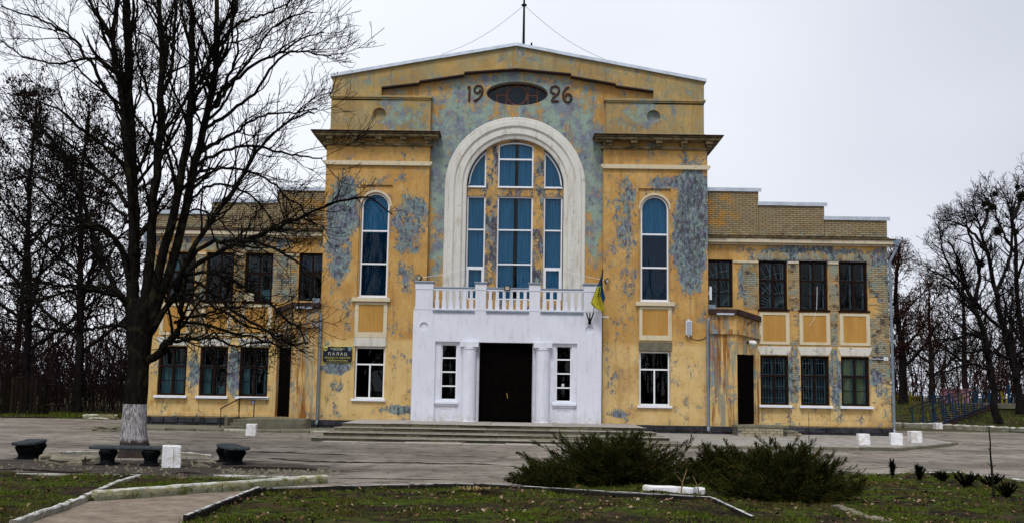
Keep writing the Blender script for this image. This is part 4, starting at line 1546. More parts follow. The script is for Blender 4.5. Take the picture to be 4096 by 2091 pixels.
m.tube([(11.45, WY + .1, 5.6), (11.42, WY + .03, 5.2), (11.38, WY - .03, 4.75), (11.25, WY - .06, 4.3), (11.1, WY - .06, 4.1)], .008, 5)
m.build('cable', M['letter_white'], w3)
m = MB()
m.box(10.86, 11.20, WY + .05, WY + .085, 5.28, 5.76)
wall(m, 10.86, 11.20, 5.28, 5.76, WY + .045, [(10.90, 11.16, 5.33, 5.71)], .01)
wood_window(-8.21, -7.24, 4.75, 6.56, WY + .09, cur=[(0, 1, .6, 1, M['curtain_dark'])])
wood_window(-10.27, -9.22, 4.69, 6.54, WY + .09, cur=[(0, .5, .55, 1, M['curtain_grey'])])
wood_window(-11.74, -10.70, 4.69, 6.54, WY + .09)
wood_window(-13.20, -12.17, 4.69, 6.54, WY + .09, cur=[(0, .3, 0, 1, M['curtain_pale'])])
wood_window(-10.30, -9.24, 1.14, 2.96, WY + .09, cur=[(0, .32, 0, .6, M['curtain_pale']), (.8, 1, 0, .6, M['curtain_pale'])])
wood_window(-11.80, -10.77, 1.14, 2.96, WY + .09, cur=[(0, .35, 0, .6, M['curtain_pale']), (.62, 1, 0, .2, M['curtain_pale'])])
wood_window(-13.37, -12.31, 1.14, 2.96, WY + .09, cur=[(0, 1, 0, .62, M['curtain_pale'])])
m = MB()                                        # white board leaning behind the left upper window
m.prism([(-9.72, 4.80), (-9.33, 4.80), (-9.38, 5.18), (-9.62, 5.16)], WY + .27, WY + .29)
m.build('leaning_board', M['curtain_pale'], B)
m = MB()
m.box(-10.24, -9.88, WY - .02, WY + .07, 4.72, 5.0)
m.build('window_box', M['trim'], B)

# back of the building and floors, so the rooms are dark
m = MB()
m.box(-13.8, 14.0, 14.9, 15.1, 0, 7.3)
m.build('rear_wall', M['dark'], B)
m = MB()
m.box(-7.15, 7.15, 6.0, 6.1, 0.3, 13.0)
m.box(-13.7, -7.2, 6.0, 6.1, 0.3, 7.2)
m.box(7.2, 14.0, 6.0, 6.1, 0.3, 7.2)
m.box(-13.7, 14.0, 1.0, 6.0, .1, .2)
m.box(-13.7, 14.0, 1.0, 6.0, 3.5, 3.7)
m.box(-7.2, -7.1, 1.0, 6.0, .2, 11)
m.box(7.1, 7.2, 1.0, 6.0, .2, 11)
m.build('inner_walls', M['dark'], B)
m = MB()
m.box(-7.15, 7.15, 15.9, 16.0, 0, 13.3)
m.build('rear_wall', M['attic'], B)

# ---- plinth stones
mort = MB()
for x0, x1, y in ((-13.90, -7.25, WY), (9.3, 14.13, WY), (-7.24, -5.75, MY), (4.5, 7.22, MY)):
    mort.box(x0, x1, y - .05, y + .02, 0, .335)
mort.build('plinth', M['mortar'], B)
for x0, x1, y in ((-13.95, -7.25, WY), (9.3, 14.18, WY), (-7.26, -5.75, MY), (4.5, 7.24, MY)):
    for z0_, z1_, d in ((.135, .345, .11), (-.02, .115, .085)):
        x = x0
        while x < x1 - .05:
            w_ = min(rd.uniform(.38, .85) if z0_ > 0 else rd.uniform(.3, .55), x1 - x)
            if x1 - x - w_ < .15:
                w_ = x1 - x
            s = MB()
            s.box(x + .012, x + w_ - .012, y - d - rd.uniform(0, .03), y - .02, z0_, z1_ - rd.uniform(0, .015))
            s.build('stone', M['plinth'], B, bevel=.02)
            x += w_

# ---- bricks: the 300 that show largest singly, the rest as one mass
bricks = []                                     # x, z, w, h, priority, angle


def brick_rows(x0, x1, z0, z1, prio, skip=None):
    ch = .0765
    n = int(round((z1 - z0) / ch))
    ch = (z1 - z0) / n
    for r in range(n):
        z = z0 + r * ch
        x = x0 - (.0 if r % 2 else .13)
        k = 0
        while x < x1 - .02:
            a, b = max(x, x0), min(x + .262, x1)
            if b - a > .04 and not (skip and skip((a + b) / 2, z)):
                bricks.append((a + .006, b - .006, z + .006, z + ch - .006, prio, 0))
            x += .262


def patchy(seed, amount):
    def f(x, z):
        return mnoise.noise(Vector((x * 1.3, z * .9, seed))) + .35 * mnoise.noise(Vector((x * 5, z * 5, seed))) > amount
    return f


for a, b, zt in ((7.2, 9.25, 9.18), (9.25, 11.75, 8.66), (11.75, 14.12, 8.14)):
    brick_rows(a, b, 7.5, zt, 0 if a > 9 else 1)
for a, b, zt in ((-9.16, -7.22, 8.97), (-11.63, -9.16, 8.48), (-13.95, -11.63, 8.0)):
    brick_rows(a, b, 7.5, zt, 3)
brick_rows(13.35, 14.09, 3.0, 6.44, 0, patchy(1, .42))
brick_rows(13.40, 14.09, 1.25, 3.0, 1, patchy(2, .15))
brick_rows(10.32, 10.73, 4.66, 6.42, 0, patchy(3, .5))
brick_rows(11.85, 12.23, 4.66, 6.42, 0, patchy(4, .5))
brick_rows(10.38, 10.70, 3.35, 4.60, 1, patchy(5, .5))
brick_rows(11.90, 12.20, 3.35, 4.60, 1, patchy(6, .5))
brick_rows(10.44, 10.62, 1.25, 3.0, 2, patchy(7, .3))
brick_rows(11.95, 12.12, 1.25, 3.0, 2, patchy(8, .25))
brick_rows(8.62, 9.20, 4.70, 6.42, 2, patchy(9, .3))
for a, b in ((-13.86, -13.23), (-12.14, -11.77), (-10.67, -10.30), (-9.19, -8.25)):
    brick_rows(a, b, 4.70, 6.42, 4, patchy(10, .35))
for a, b in ((-12.2, -11.85), (-10.68, -10.36)):
    brick_rows(a, b, 3.35, 4.60, 4, patchy(11, .3))
fan = []
for cx, top in ((9.76, 1), (11.29, 1), (12.79, 1), (-12.68, 2), (-11.22, 2), (-9.74, 2)):
    for k in range(15):
        u = (k - 7) / 7
        x = cx + u * .62
        hgt = .34 + rd.uniform(-.09, .07) - .10 * u * u
        fan.append((x, 6.57, .07, hgt, -u * 22, top))
unit = MB()
unit.v = [(-.5, 0, -.5), (.5, 0, -.5), (.5, 0, .5), (-.5, 0, .5), (-.46, -1, -.42), (.46, -1, -.42), (.46, -1, .42), (-.46, -1, .42)]
unit.f = [(4, 5, 6, 7), (0, 1, 5, 4), (1, 2, 6, 5), (2, 3, 7, 6), (3, 0, 4, 7)]
b0 = unit.build('brick', M['brick'], B)
bme = b0.data
bpy.data.objects.remove(b0)
rd2 = random.Random(3)
allb = [((a + b) / 2, (c + d) / 2, b - a, d - c, 0, p) for a, b, c, d, p, _ in bricks] + [(x + math.sin(rad(an)) * -h / 2 * -1, z + h / 2, w, h, an, p) for x, z, w, h, an, p in fan]
rd2.shuffle(allb)
allb.sort(key=lambda t: t[5])
mort = MB()
mass_v, mass_f = [], []
for k, (x, z, w, h, an, p) in enumerate(allb):
    face = WY + .012 if z > 7.4 else WY
    d = rd2.uniform(.012, .022)
    if k < 300:
        o = bpy.data.objects.new('brick', bme)
        COL.objects.link(o)
        o.parent = B
        o.location = (x, face, z)
        o.scale = (w, d, h)
        o.rotation_euler = (rd2.uniform(-.02, .02), rad(an), 0)
    else:
        ca, sa = math.cos(rad(an)), math.sin(rad(an))
        i = len(mass_v)
        for vx, vy, vz in unit.v:
            lx, lz = vx * w, vz * h
            mass_v.append((x + lx * ca + lz * sa, face + vy * d, z - lx * sa + lz * ca))
        mass_f += [tuple(i + q for q in f) for f in unit.f]
mm_ = MB()
mm_.v, mm_.f = mass_v, mass_f
mm_.build('brickwork', M['brick_mass'], B, kind='stuff')
mortar = MB()
for a, b, c, d in ((13.35, 14.095, 1.2, 6.44), (10.32, 10.73, 4.66, 6.42), (11.85, 12.23, 4.66, 6.42), (8.62, 9.20, 4.72, 6.42), (-13.86, -13.23, 4.7, 6.42), (-12.14, -11.77, 4.7, 6.42), (-10.67, -10.3, 4.7, 6.42), (-9.19, -8.6, 4.7, 6.42)):
    pass

# ---- downpipes, hopper heads
def downpipe(pts, hopper, r=.055, label=None):
    m = MB()
    m.tube(pts, r, 10)
    for k in (.35, .6, .85):
        p = Vector(pts[-2]) + (Vector(pts[-1]) - Vector(pts[-2])) * k if False else Vector(pts[3]).lerp(Vector(pts[-2]), k)
        m.tube([p + Vector((0, 0, .03)), p - Vector((0, 0, .03))], r * 1.22, 10)
    o = m.build('downpipe', M['pipe'], B, smooth=False)
    if hopper:
        h = MB()
        x, y, z = hopper
        h.prism([(x - .07, z), (x + .07, z), (x + .125, z + .12), (x + .125, z + .24), (x - .125, z + .24), (x - .125, z + .12)], y - .11, y + .11)
        h.build('hopper', M['pipe'], o, bevel=.006)
    return o


a = P(796, 765, -.12)
downpipe([(a[0], -.12, a[2]), (a[0] + .0, -.12, a[2] - .12), (a[0] + .16, -.12, a[2] - .38), (a[0] + .18, -.12, a[2] - .55), (a[0] + .18, -.12, 3.0), (a[0] + .18, -.12, .32), (a[0] + .18, -.25, .16)], (a[0], -.12, a[2] - .02))
a = P(1791, 781, -.12)
downpipe([(a[0], -.12, a[2]), (a[0], -.12, a[2] - .12), (a[0] - .15, -.12, a[2] - .36), (a[0] - .16, -.12, a[2] - .5), (a[0] - .16, -.12, 3.0), (a[0] - .16, -.12, .32), (a[0] - .16, -.25, .15)], (a[0], -.12, a[2] - .02))
downpipe([(14.38, .45, 7.22), (14.38, .45, 7.0), (14.20, .48, 6.65), (14.15, .5, 6.5), (14.15, .5, 4.0), (14.15, .5, .3), (14.15, .36, .12)], (14.38, .45, 7.15))
downpipe([(-14.05, .45, 7.1), (-14.05, .45, 6.9), (-13.95, .5, 6.6), (-13.93, .5, 6.4), (-13.93, .5, 4.0), (-13.93, .5, .3), (-13.93, .38, .12)], (-14.05, .45, 7.05))

# ---- corner porches
for sgn in (1, -1):
    YF = -.20
    cxp = P(1853, 900, YF)[0] if sgn > 0 else P(735, 880, YF)[0]
    ex = 9.20 if sgn > 0 else -9.02
    wx = 7.205 if sgn > 0 else -7.225
    ztop = 4.42
    A_, B_, C_ = (wx, YF), (cxp, YF), (ex, WY)
    m = MB()

    def q3(p, q, z0, z1, off=0.0):
        a = [(p[0], p[1], z0), (q[0], q[1], z0), (q[0], q[1], z1), (p[0], p[1], z1)]
        m.poly(a if sgn > 0 else a[::-1])
    q3(A_, B_, 0, ztop)
    dirv = Vector((C_[0] - B_[0], C_[1] - B_[1], 0))
    Lf_ = dirv.length
    dirv.normalize()
    nrm = Vector((dirv.y, -dirv.x, 0)) * (1 if sgn > 0 else -1)
    if nrm.y > 0:
        nrm = -nrm
    fp = lambda t, o=0.0: (B_[0] + dirv.x * t + nrm.x * o, B_[1] + dirv.y * t + nrm.y * o)
    d0, d1, dz0, dz1 = .04, Lf_ - .22, .42, 2.97
    q3(fp(0), fp(d0), 0, ztop)
    q3(fp(d1), fp(Lf_), 0, ztop)
    q3(fp(d0), fp(d1), dz1, ztop)
    q3(fp(d0), fp(d1), 0, dz0)
    q3(fp(d0), fp(d0, -.09), dz0, dz1)
    q3(fp(d1, -.09), fp(d1), dz0, dz1)
    m.poly([(*fp(d0), dz1), (*fp(d1), dz1), (*fp(d1, -.09), dz1), (*fp(d0, -.09), dz1)])
    m.poly([(wx, YF, 0), (wx, YF, ztop), (wx, 0.0, ztop), (wx, 0.0, 0)])
    porch = m.build('porch', M['porch'], B)
    d = MB()
    pts = [fp(d0, -.09), fp(d1, -.09), fp(d1, -.13), fp(d0, -.13)]
    d.slab(pts if sgn > 0 else pts[::-1], dz0, dz1)
    do = d.build('door', M['door'], porch)
    h = MB()
    hp = fp(d1 - .12, -.10)
    h.tube([(*hp, 1.35), (*hp, 1.5)], .015, 6)
    # ledge and roof follow the two faces
    for z0_, z1_, off, nm, mt in ((3.70, 3.88, .09, 'porch_ledge', M['porch']), (4.42, 4.62, .13, 'porch_roof', M['rust_roof'])):
        mm = MB()
        for p, q, n_ in ((A_, B_, Vector((0, -1, 0))), (fp(0), fp(Lf_), nrm)):
            o = [(p[0], p[1]), (q[0], q[1]), (q[0] + n_.x * off, q[1] + n_.y * off), (p[0] + n_.x * off, p[1] + n_.y * off)]
            drop = .0 if q == B_ else (.14 if nm == 'porch_ledge' else .20)
            i = len(mm.v)
            zz = [(0, drop), (0, drop)]
            for (x_, y_), dr in zip(o, (0, drop, drop, 0)):
                mm.v.append((x_, y_, z0_ - dr))
            for (x_, y_), dr in zip(o, (0, drop, drop, 0)):
                mm.v.append((x_, y_, z1_ - dr))
            for f in ((0, 3, 2, 1), (4, 5, 6, 7), (0, 1, 5, 4), (1, 2, 6, 5), (2, 3, 7, 6), (3, 0, 4, 7)):
                mm.f.append(tuple(i + k for k in f))
        if nm == 'porch_roof':
            mm.poly([(*A_, 4.6), (*B_, 4.6), (*C_, 4.42), (wx, WY, 4.72)])
        mm.build(nm, mt, porch)
    f = MB()
    f.box(min(wx + sgn * .25, cxp - sgn * .1), max(wx + sgn * .25, cxp - sgn * .1), YF - .15, YF - .132, 4.40, 4.47)
    f.build('torn_flashing', M['roof_tin'], porch)
    if sgn > 0:
        s = MB()
        p = fp(.75, .02)
        q = fp(.35, .35)
        s.tube([(p[0] - .18, p[1], 4.02), (p[0] + .12, p[1] - .25, 4.27)], .02, 6)
        s.build('iron_strut', M['rust_roof'], porch)
    # plinth under the porch
    pm = MB()
    st = []
    mm = MB()
    mm.box(min(wx, cxp) + .005, max(wx, cxp) - .005, YF - .04, YF + .02, 0, .34)
    mm.build('plinth', M['mortar'], porch)
    x = min(wx, cxp)
    while x < max(wx, cxp) - .1:
        w_ = min(rd.uniform(.3, .5), max(wx, cxp) - x)
        for z0_, z1_, dd in ((.13, .34, .10), (-.02, .11, .08)):
            s = MB()
            s.box(x + .01, x + w_ - .01, YF - dd - rd.uniform(0, .02), YF - .02, z0_, z1_)
            s.build('stone', M['plinth'], porch, bevel=.018)
        x += w_
    # wall lamp
    lp = fp(.62, .0)
    L_ = tag(empty('wall_lamp', (lp[0], lp[1], 3.42)), 'white bulkhead lamp on the %s porch above its dark door' % ('rust-streaked' if sgn > 0 else 'branch-covered'), 'lamp', 'lamps over the porch doors')
    a = MB()
    a.tube([(0, 0, 0), tuple(nrm * .10)], .045, 10)
    a.build('lamp_base', M['black'], L_)
    a = MB()
    a.tube([tuple(nrm * .10), tuple(nrm * .13 + Vector((sgn * .0, 0, 0))), tuple(nrm * .28 + Vector((sgn * .06, 0, -.02))), tuple(nrm * .33 + Vector((sgn * .08, 0, -.025)))], [.05, .085, .08, .03], 12)
    a.build('lamp_shade', M['lamp_white'], L_, smooth=True)

# cable and bits on the right pavilion handled with the speaker below

# ------------------------------------------------------------------ steps and platform
ST = tag(empty('entrance_steps', (-.6, -4, 0)), 'broad worn concrete steps and platform below the main doors', 'steps')


def slabs(parent, x0, x1, y0, y1, z0, z1, n, mat, name='slab', rng=rd, jit=.012):
    e = [x0 + (x1 - x0) * (k + (rng.uniform(-.25, .25) if 0 < k < n else 0)) / n for k in range(n + 1)]
    for a, b in zip(e[:-1], e[1:]):
        m = MB()
        dz, dy = rng.uniform(-jit, jit), rng.uniform(-jit * 2, jit * 2)
        m.box(a + .004, b - .004, y0 + dy, y1, z0, z1 + dz)
        o = m.build(name, mat, None, bevel=.015)
        o.location = (0, 0, 0)
        o.parent = parent
        o.matrix_parent_inverse = Matrix.Translation(-Vector(parent.location))


ins = MB()
for x0, x1, yf, z1_, n in ((-5.62, 4.42, -3.9, .375, 8), (-5.66, 4.6, -5.2, .275, 7), (-5.72, 4.8, -6.75, .18, 8), (-5.80, 5.0, -8.2, .09, 7)):
    yb = {-3.9: 0, -5.2: -3.99, -6.75: -5.29, -8.2: -6.84}[yf]
    slabs(ST, x0, x1, yf, yf + .07, -.03, z1_ - .02, n, M['step'])
    slabs(ST, x0 + .01, x1 - .01, yf + .074, yb if yb else -.002, -.03, z1_ - .004, 6, M['step_top'] if yf == -3.9 else M['step_dirty'], 'paving_slab', jit=.006)
    slabs(ST, x0 - .02, x1 + .02, yf - .03, yf + .072, z1_ - .014, z1_ + .006, 7, M['step_top'], 'nosing', jit=.012)
slabs(ST, -5.4, 2.4, -8.75, -8.25, -.05, .012, 6, M['step_top'], 'edge_slab')

# pavements along the wings
pv = MB()
poly = [(4.95, -8.75), (11.0, -8.25), (12.6, -6.6), (13.9, -4.9), (14.5, -4.0), (14.9, .9), (4.5, .9)]
pv.slab(poly, -.05, .055)
pavement = pv.build('pavement', M['pave'], kind='structure')
tv = MB()
for i in range(36):
    for j in range(33):
        x, y = 4.5 + i * .3, -9 + j * .3
        if inside(poly, [x, x + .28, x, x + .28], [y, y, y + .28, y + .28]).all() and y < -.5:
            z = .058 + rd2.uniform(0, .008)
            tv.poly([(x + .01, y + .01, z), (x + .29, y + .01, z + rd2.uniform(-.003, .003)), (x + .29, y + .29, z), (x + .01, y + .29, z)])
tv.build('paving_tiles', M['pave'], pavement, kind='stuff')
edge = [(4.95, -8.75), (11.0, -8.25), (12.6, -6.6), (13.9, -4.9), (14.5, -4.0)]
for (ax, ay), (bx_, by_) in zip(edge[:-1], edge[1:]):
    n = max(1, int(math.hypot(bx_ - ax, by_ - ay) / .9))
    for k in range(n):
        m = MB()
        u0, u1 = (k + .01) / n, (k + .99) / n
        p, q = Vector((ax + (bx_ - ax) * u0, ay + (by_ - ay) * u0, 0)), Vector((ax + (bx_ - ax) * u1, ay + (by_ - ay) * u1, 0))
        t = (q - p).normalized()
        nn = Vector((t.y, -t.x, 0)) * .14
        dz = rd.uniform(-.015, .015)
        m.slab([(p.x, p.y), (p.x + nn.x, p.y + nn.y), (q.x + nn.x, q.y + nn.y), (q.x, q.y)], -.05, .07 + dz)
        m.build('kerb_stone', M['concrete'], pavement, bevel=.015)
pv = MB()
pv.slab([(-14.6, -2.9), (-12.5, -3.1), (-5.85, -3.0), (-5.85, .55), (-14.6, .55)], -.05, .05)
pavement2 = pv.build('pavement', M['concrete'], kind='structure')
for k in range(9):
    m = MB()
    a = -14.6 + k * .97
    m.box(a + .01, a + .96, -3.2 + rd.uniform(-.04, .04), -3.0, -.05, .075 + rd.uniform(-.02, .02))
    m.build('kerb_stone', M['kerb_white'] if k in (5, 8) else M['concrete'], pavement2, bevel=.02)

# brick steps of the right porch
BS = tag(empty('porch_steps', (8.6, -1.2, 0.05)), 'pale yellow brick steps with concrete slabs before the right porch door', 'steps')


def at_parent(m, name, mat, parent, **kw):
    o = m.build(name, mat, None, **kw)
    o.parent = parent
    o.matrix_parent_inverse = Matrix.Translation(-Vector(parent.location))
    return o


m = MB()
m.box(7.95, 9.55, -1.45, -.55, 0, .33)
m.box(9.2, 10.3, -1.05, .45, 0, .16)
at_parent(m, 'core', M['mortar'], BS)
m = MB()
m.box(7.92, 9.75, -1.5, -.5, .335, .43)
at_parent(m, 'slab', M['concrete'], BS, bevel=.02)
m = MB()
m.slab([(9.15, -1.25), (10.2, -1.05), (10.35, .4), (9.6, .4), (9.56, -.6)], .165, .23)
at_parent(m, 'slab', M['concrete'], BS, bevel=.02)
ub = MB()
ub.box(-.5, .5, -.5, .5, -.5, .5)
for r in range(3):
    x = 7.95 + (.12 if r % 2 else 0)
    while x < 9.5:
        w_ = min(.245, 9.55 - x)
        m = MB()
        m.box(x + .005, x + w_ - .005, -1.475 - rd.uniform(0, .008), -1.40, .055 + r * .095, .14 + r * .095)
        at_parent(m, 'brick', M['yellow_brick'], BS, bevel=.006)
        x += .25
for r in range(2):
    for k in range(8):
        m = MB()
        m.box(9.2 + k * .137 + .004, 9.2 + k * .137 + .128, -1.09 - rd.uniform(0, .01) - .0, -1.0, .03 + r * .07, .092 + r * .07)
        at_parent(m, 'brick', M['yellow_brick'], BS, bevel=.005)
m = MB()
m.box(9.62, 9.78, -.2, -.08, .43, .51)
tag(at_parent(m, 'loose_brick', M['yellow_brick'], None, bevel=.006) if False else m.build('loose_brick', M['yellow_brick'], None, bevel=.006), 'loose pale brick lying on the porch steps by the wall', 'brick')

# landing of the left porch
LS = tag(empty('porch_landing', (-9, -1, 0.05)), 'grey concrete landing wall and narrow steps at the left porch door', 'steps')
m = MB()
p0, p1 = P(600, 1050, -1.6), P(724, 1050, -.9)
m.slab([(-9.35, -2.3), (-7.35, -1.2), (-7.3, -.55), (-8.4, -.5), (-9.2, .45), (-9.45, .45)], .03, .40)
at_parent(m, 'landing', M['concrete'], LS, bevel=.025)
for k in range(3):
    m = MB()
    m.box(-10.15, -9.46, -1.5 + k * .45, .45, .05, .12 + k * .1)
    at_parent(m, 'step', M['concrete'], LS, bevel=.02)
m = MB()
m.box(-10.28, -10.16, -1.2, .45, .05, .40)
at_parent(m, 'side_wall', M['concrete'], LS, bevel=.02)
HR = tag(empty('handrail', (-10.0, -1.5, 0.05)), 'thin black iron handrail beside the left porch steps', 'handrail')
m = MB()
a1, a2 = P(556, 1026, -1.6), P(603, 1001, -.6)
a3 = P(672, 1001, -.2)
m.tube([(a1[0], -1.6, .06), (a1[0], -1.6, a1[2]), (a2[0], -.6, a2[2]), (a3[0], -.2, a3[2]), (a3[0], -.2, a3[2] - .2)], .022, 6)
at_parent(m, 'rail', M['black'], HR)
for x, y, zt in ((a2[0], -.6, a2[2]), (P(640, 1005, -.4)[0], -.4, P(640, 1005, -.4)[2])):
    m = MB()
    m.tube([(x, y, .40), (x, y, zt)], .02, 6)
    at_parent(m, 'post', M['black'], HR)
sgp = P(637, 1010, -.45)
sg = tag(empty('access_sign', (sgp[0], sgp[1], sgp[2])), 'small blue square sign on the iron post by the left porch', 'sign')
m = MB()
m.box(-.065, .065, -.012, .0, -.06, .06)
m.build('plate', M['sign_blue'], sg)
m = MB()
m.tube([(-.01, -.016, .04), (-.01, -.016, -.005), (.02, -.016, -.005), (.03, -.016, -.04)], .006, 5)
m.tube([(.012 + .03 * math.cos(a) - .02, -.016, -.022 + .022 * math.sin(a)) for a in np.linspace(1.2, 6, 10)], .005, 5)
m.build('symbol', M['letter_white'], sg)

# ------------------------------------------------------------------ things on the facade
def thing_at(name, p, label, cat, group=None):
    return tag(empty(name, tuple(float(v) for v in p)), label, cat, group)


# loudspeakers
p = P(1732.5, 824, -.12)
s = thing_at('loudspeaker', p, 'light grey loudspeaker with a hanging cable on the ochre wall beside the right drainpipe', 'loudspeaker', 'wall loudspeakers')
m = MB(); m.box(-.11, .11, -.06, .09, -.27, .27); m.build('cabinet', M['speaker'], s, bevel=.015)
m = MB(); m.box(-.085, .085, -.072, -.058, -.235, .235); m.build('grille', M['speaker_grille'], s, bevel=.006)
m = MB(); m.box(-.03, .03, -.02, .12, .272, .33); m.box(-.03, .03, -.02, .12, -.33, -.272); m.build('bracket', M['speaker'], s)
m = MB(); m.tube([(.04, .1, -.3), (.15, .1, -.40), (.35, .1, -.44), (.55, .1, -.40), (.70, .1, -.28)], .010, 5); m.build('cable', M['black'], s)
p = P(1785.5, 737, .1)
s = thing_at('loudspeaker', p, 'narrow white loudspeaker at the pavilion corner beside the sunburst window grille', 'loudspeaker', 'wall loudspeakers')
m = MB(); m.box(-.02, .07, -.06, .1, -.25, .25); m.build('cabinet', M['speaker'], s, bevel=.012)
m = MB(); m.box(-.05, -.021, -.02, .05, -.06, .06); m.build('bracket', M['speaker'], s)

# floodlights
for (px, py, Y, lab, tilt) in ((1055, 698, -.18, 'small black floodlight on the ochre wall left of the balcony', .7), (1527, 706, -.18, 'small black floodlight on the ochre wall right of the flag', -.7),
                               (1276, 724, -.70, 'small black floodlight clamped to the middle of the balcony rail', 0)):
    p = P(px, py, Y)
    s = thing_at('floodlight', p, lab, 'floodlight', 'floodlights round the balcony')
    w_ = .09 if tilt else .11
    m = MB(); m.box(-w_, w_, -.03, .04, -w_ * .85, w_ * .85); o = m.build('housing', M['black'], s, bevel=.01)
    m = MB(); m.box(-w_ * .7, w_ * .7, -.036, -.028, -w_ * .6, w_ * .6); l = m.build('lens', M['lens'], s)
    m = MB(); m.box(-.02, .02, .03, .17 if tilt else .12, -.03, .03); m.build('bracket', M['black'], s)
    s.rotation_euler = (0, tilt * .75, tilt * -.5)
# loose white cord strung from the floodlights to the arch
for pts in ([P(1062, 698, -.1), P(1115, 690, .05), P(1180, 672, .2)], [P(1520, 704, -.1), P(1470, 694, .05), P(1418, 680, .2)]):
    m = MB(); m.tube([tuple(q) for q in pts], .008, 5)
    tag(m.build('cord', M['letter_white']), 'thin white cord from the %s floodlight to the arched window' % ('left-hand' if pts[0][0] < 0 else 'right-hand'), 'cord', 'cords strung across the arch')

# flag holder and flag
hb = P(1483.5, 813, -.68)
FH = thing_at('flag_holder', hb, 'black three-pronged iron flag holder above the round medallion of the portico', 'flag holder')
for px in (1475.5, 1484, 1493):
    t = P(px, 786, -.85)
    m = MB(); m.tube([(0, 0, 0), tuple(t - hb)], .026, 7); m.build('socket', M['black'], FH)
m = MB(); m.box(-.05, .05, .0, .09, -.02, .10); m.build('back_plate', M['black'], FH)


def fp_(x, y, Y):
    return P((2330 + x * .1977) / KD, (1060 + y * .1977) / KD, Y)


base = fp_(208, 985, -.86)
FL = thing_at('flag', base, 'blue and yellow flag drooping from a thin pole on the portico', 'flag')
m = MB(); m.tube([tuple(fp_(208, 985, -.86) - base), tuple(fp_(300, 600, -1.0) - base), tuple(fp_(410, 100, -1.15) - base)], .014, 6); m.build('pole', plain('red_brown_pole', (0.09, .02, .012), .6), FL)
m = MB(); m.tube([tuple(fp_(406, 125, -1.15) - base), tuple(fp_(414, 92, -1.15) - base)], .028, 6); m.build('finial', M['black'], FL)


def cloth(rows, name, mat, yo):
    m = MB()
    N = 14
    grid = []
    dense = []
    for a, b in zip(rows[:-1], rows[1:]):
        for t in (0, .25, .5, .75):
            dense.append([tuple(a[k][j] * (1 - t) + b[k][j] * t for j in (0, 1)) for k in (0, 1)])
    dense.append(rows[-1])
    for r, (l, rr) in enumerate(dense):
        g = []
        for k in range(N + 1):
            u = k / N
            x, y = l[0] * (1 - u) + rr[0] * u, l[1] * (1 - u) + rr[1] * u
            q = fp_(x, y, yo + .05 * math.sin(u * 9 + r * .15) + .03 * math.sin(u * 17 + 1)) - base
            g.append(tuple(q))
        grid.append(g)
    for a, b in zip(grid[:-1], grid[1:]):
        for k in range(N):
            m.poly([a[k], b[k], b[k + 1], a[k + 1]])
    o = m.build(name, mat, FL, smooth=True)
    sd_ = o.modifiers.new('thick', 'SOLIDIFY')
    sd_.thickness = .006


cloth([((290, 440), (370, 425)), ((228, 600), (350, 600)), ((165, 762), (405, 770)), ((235, 850), (432, 850)), ((375, 925), (442, 945))], 'yellow_band', M['flag_yellow'], -1.10)
cloth([((410, 128), (420, 132)), ((335, 345), (400, 350)), ((292, 440), (405, 432)), ((330, 500), (425, 520)), ((350, 600), (445, 590)), ((392, 700), (463, 668)), ((418, 778), (430, 725))], 'blue_band', M['flag_blue'], -1.04)


def text(s, size, loc, mat, parent, name='lettering', sx=1.0):
    c = bpy.data.curves.new(name, 'FONT')
    c.body = s
    c.size = size
    c.align_x = 'CENTER'
    c.align_y = 'CENTER'
    c.extrude = .002
    c.offset = .0
    c.materials.append(mat)
    o = bpy.data.objects.new(name, c)
    COL.objects.link(o)
    o.location = loc
    o.rotation_euler = (math.pi / 2, 0, 0)
    bpy.context.view_layer.update()
    me = bpy.data.meshes.new_from_object(o)
    bpy.data.objects.remove(o)
    bpy.data.curves.remove(c)
    o = bpy.data.objects.new(name, me)
    COL.objects.link(o)
    o.location = loc
    o.rotation_euler = (math.pi / 2, 0, 0)
    o.parent = parent
    return o


a, b = P(812, 869, -.03), P(886.5, 912.5, -.03)
cx, cz = (a[0] + b[0]) / 2, (a[2] + b[2]) / 2
pw, ph = (b[0] - a[0]) / 2, (a[2] - b[2]) / 2
PL = thing_at('name_plaque', (cx, -.03, cz), 'navy name plaque with yellow Cyrillic lettering beside the left drainpipe', 'sign')
m = MB(); m.box(-pw, pw, -.005, .03, -ph, ph); m.build('rim', M['gold'], PL, bevel=.012)
m = MB()
e, q = .02, .05
m.prism([(-pw + e + q, -ph + e), (pw - e - q, -ph + e), (pw - e, -ph + e + q), (pw - e, ph - e - q), (pw - e - q, ph - e), (-pw + e + q, ph - e), (-pw + e, ph - e - q), (-pw + e, -ph + e + q)], -.012, .0)
m.build('plate', M['navy'], PL)
for t_, sz, z, mt in (('УКРАЇНА', .055, ph * .83, 'gold'), ('Вінницька область', .058, ph * .70, 'letter_pale'), ('міська рада', .058, ph * .56, 'letter_pale'), ('П А Л А Ц', .15, ph * .06, 'letter_pale'),
                      ('молоді та підлітків', .105, -ph * .36, 'gold'), ('«Залізничник»', .115, -ph * .70, 'gold')):
    text(t_, sz, (0, -.0145, z), M[mt], PL)
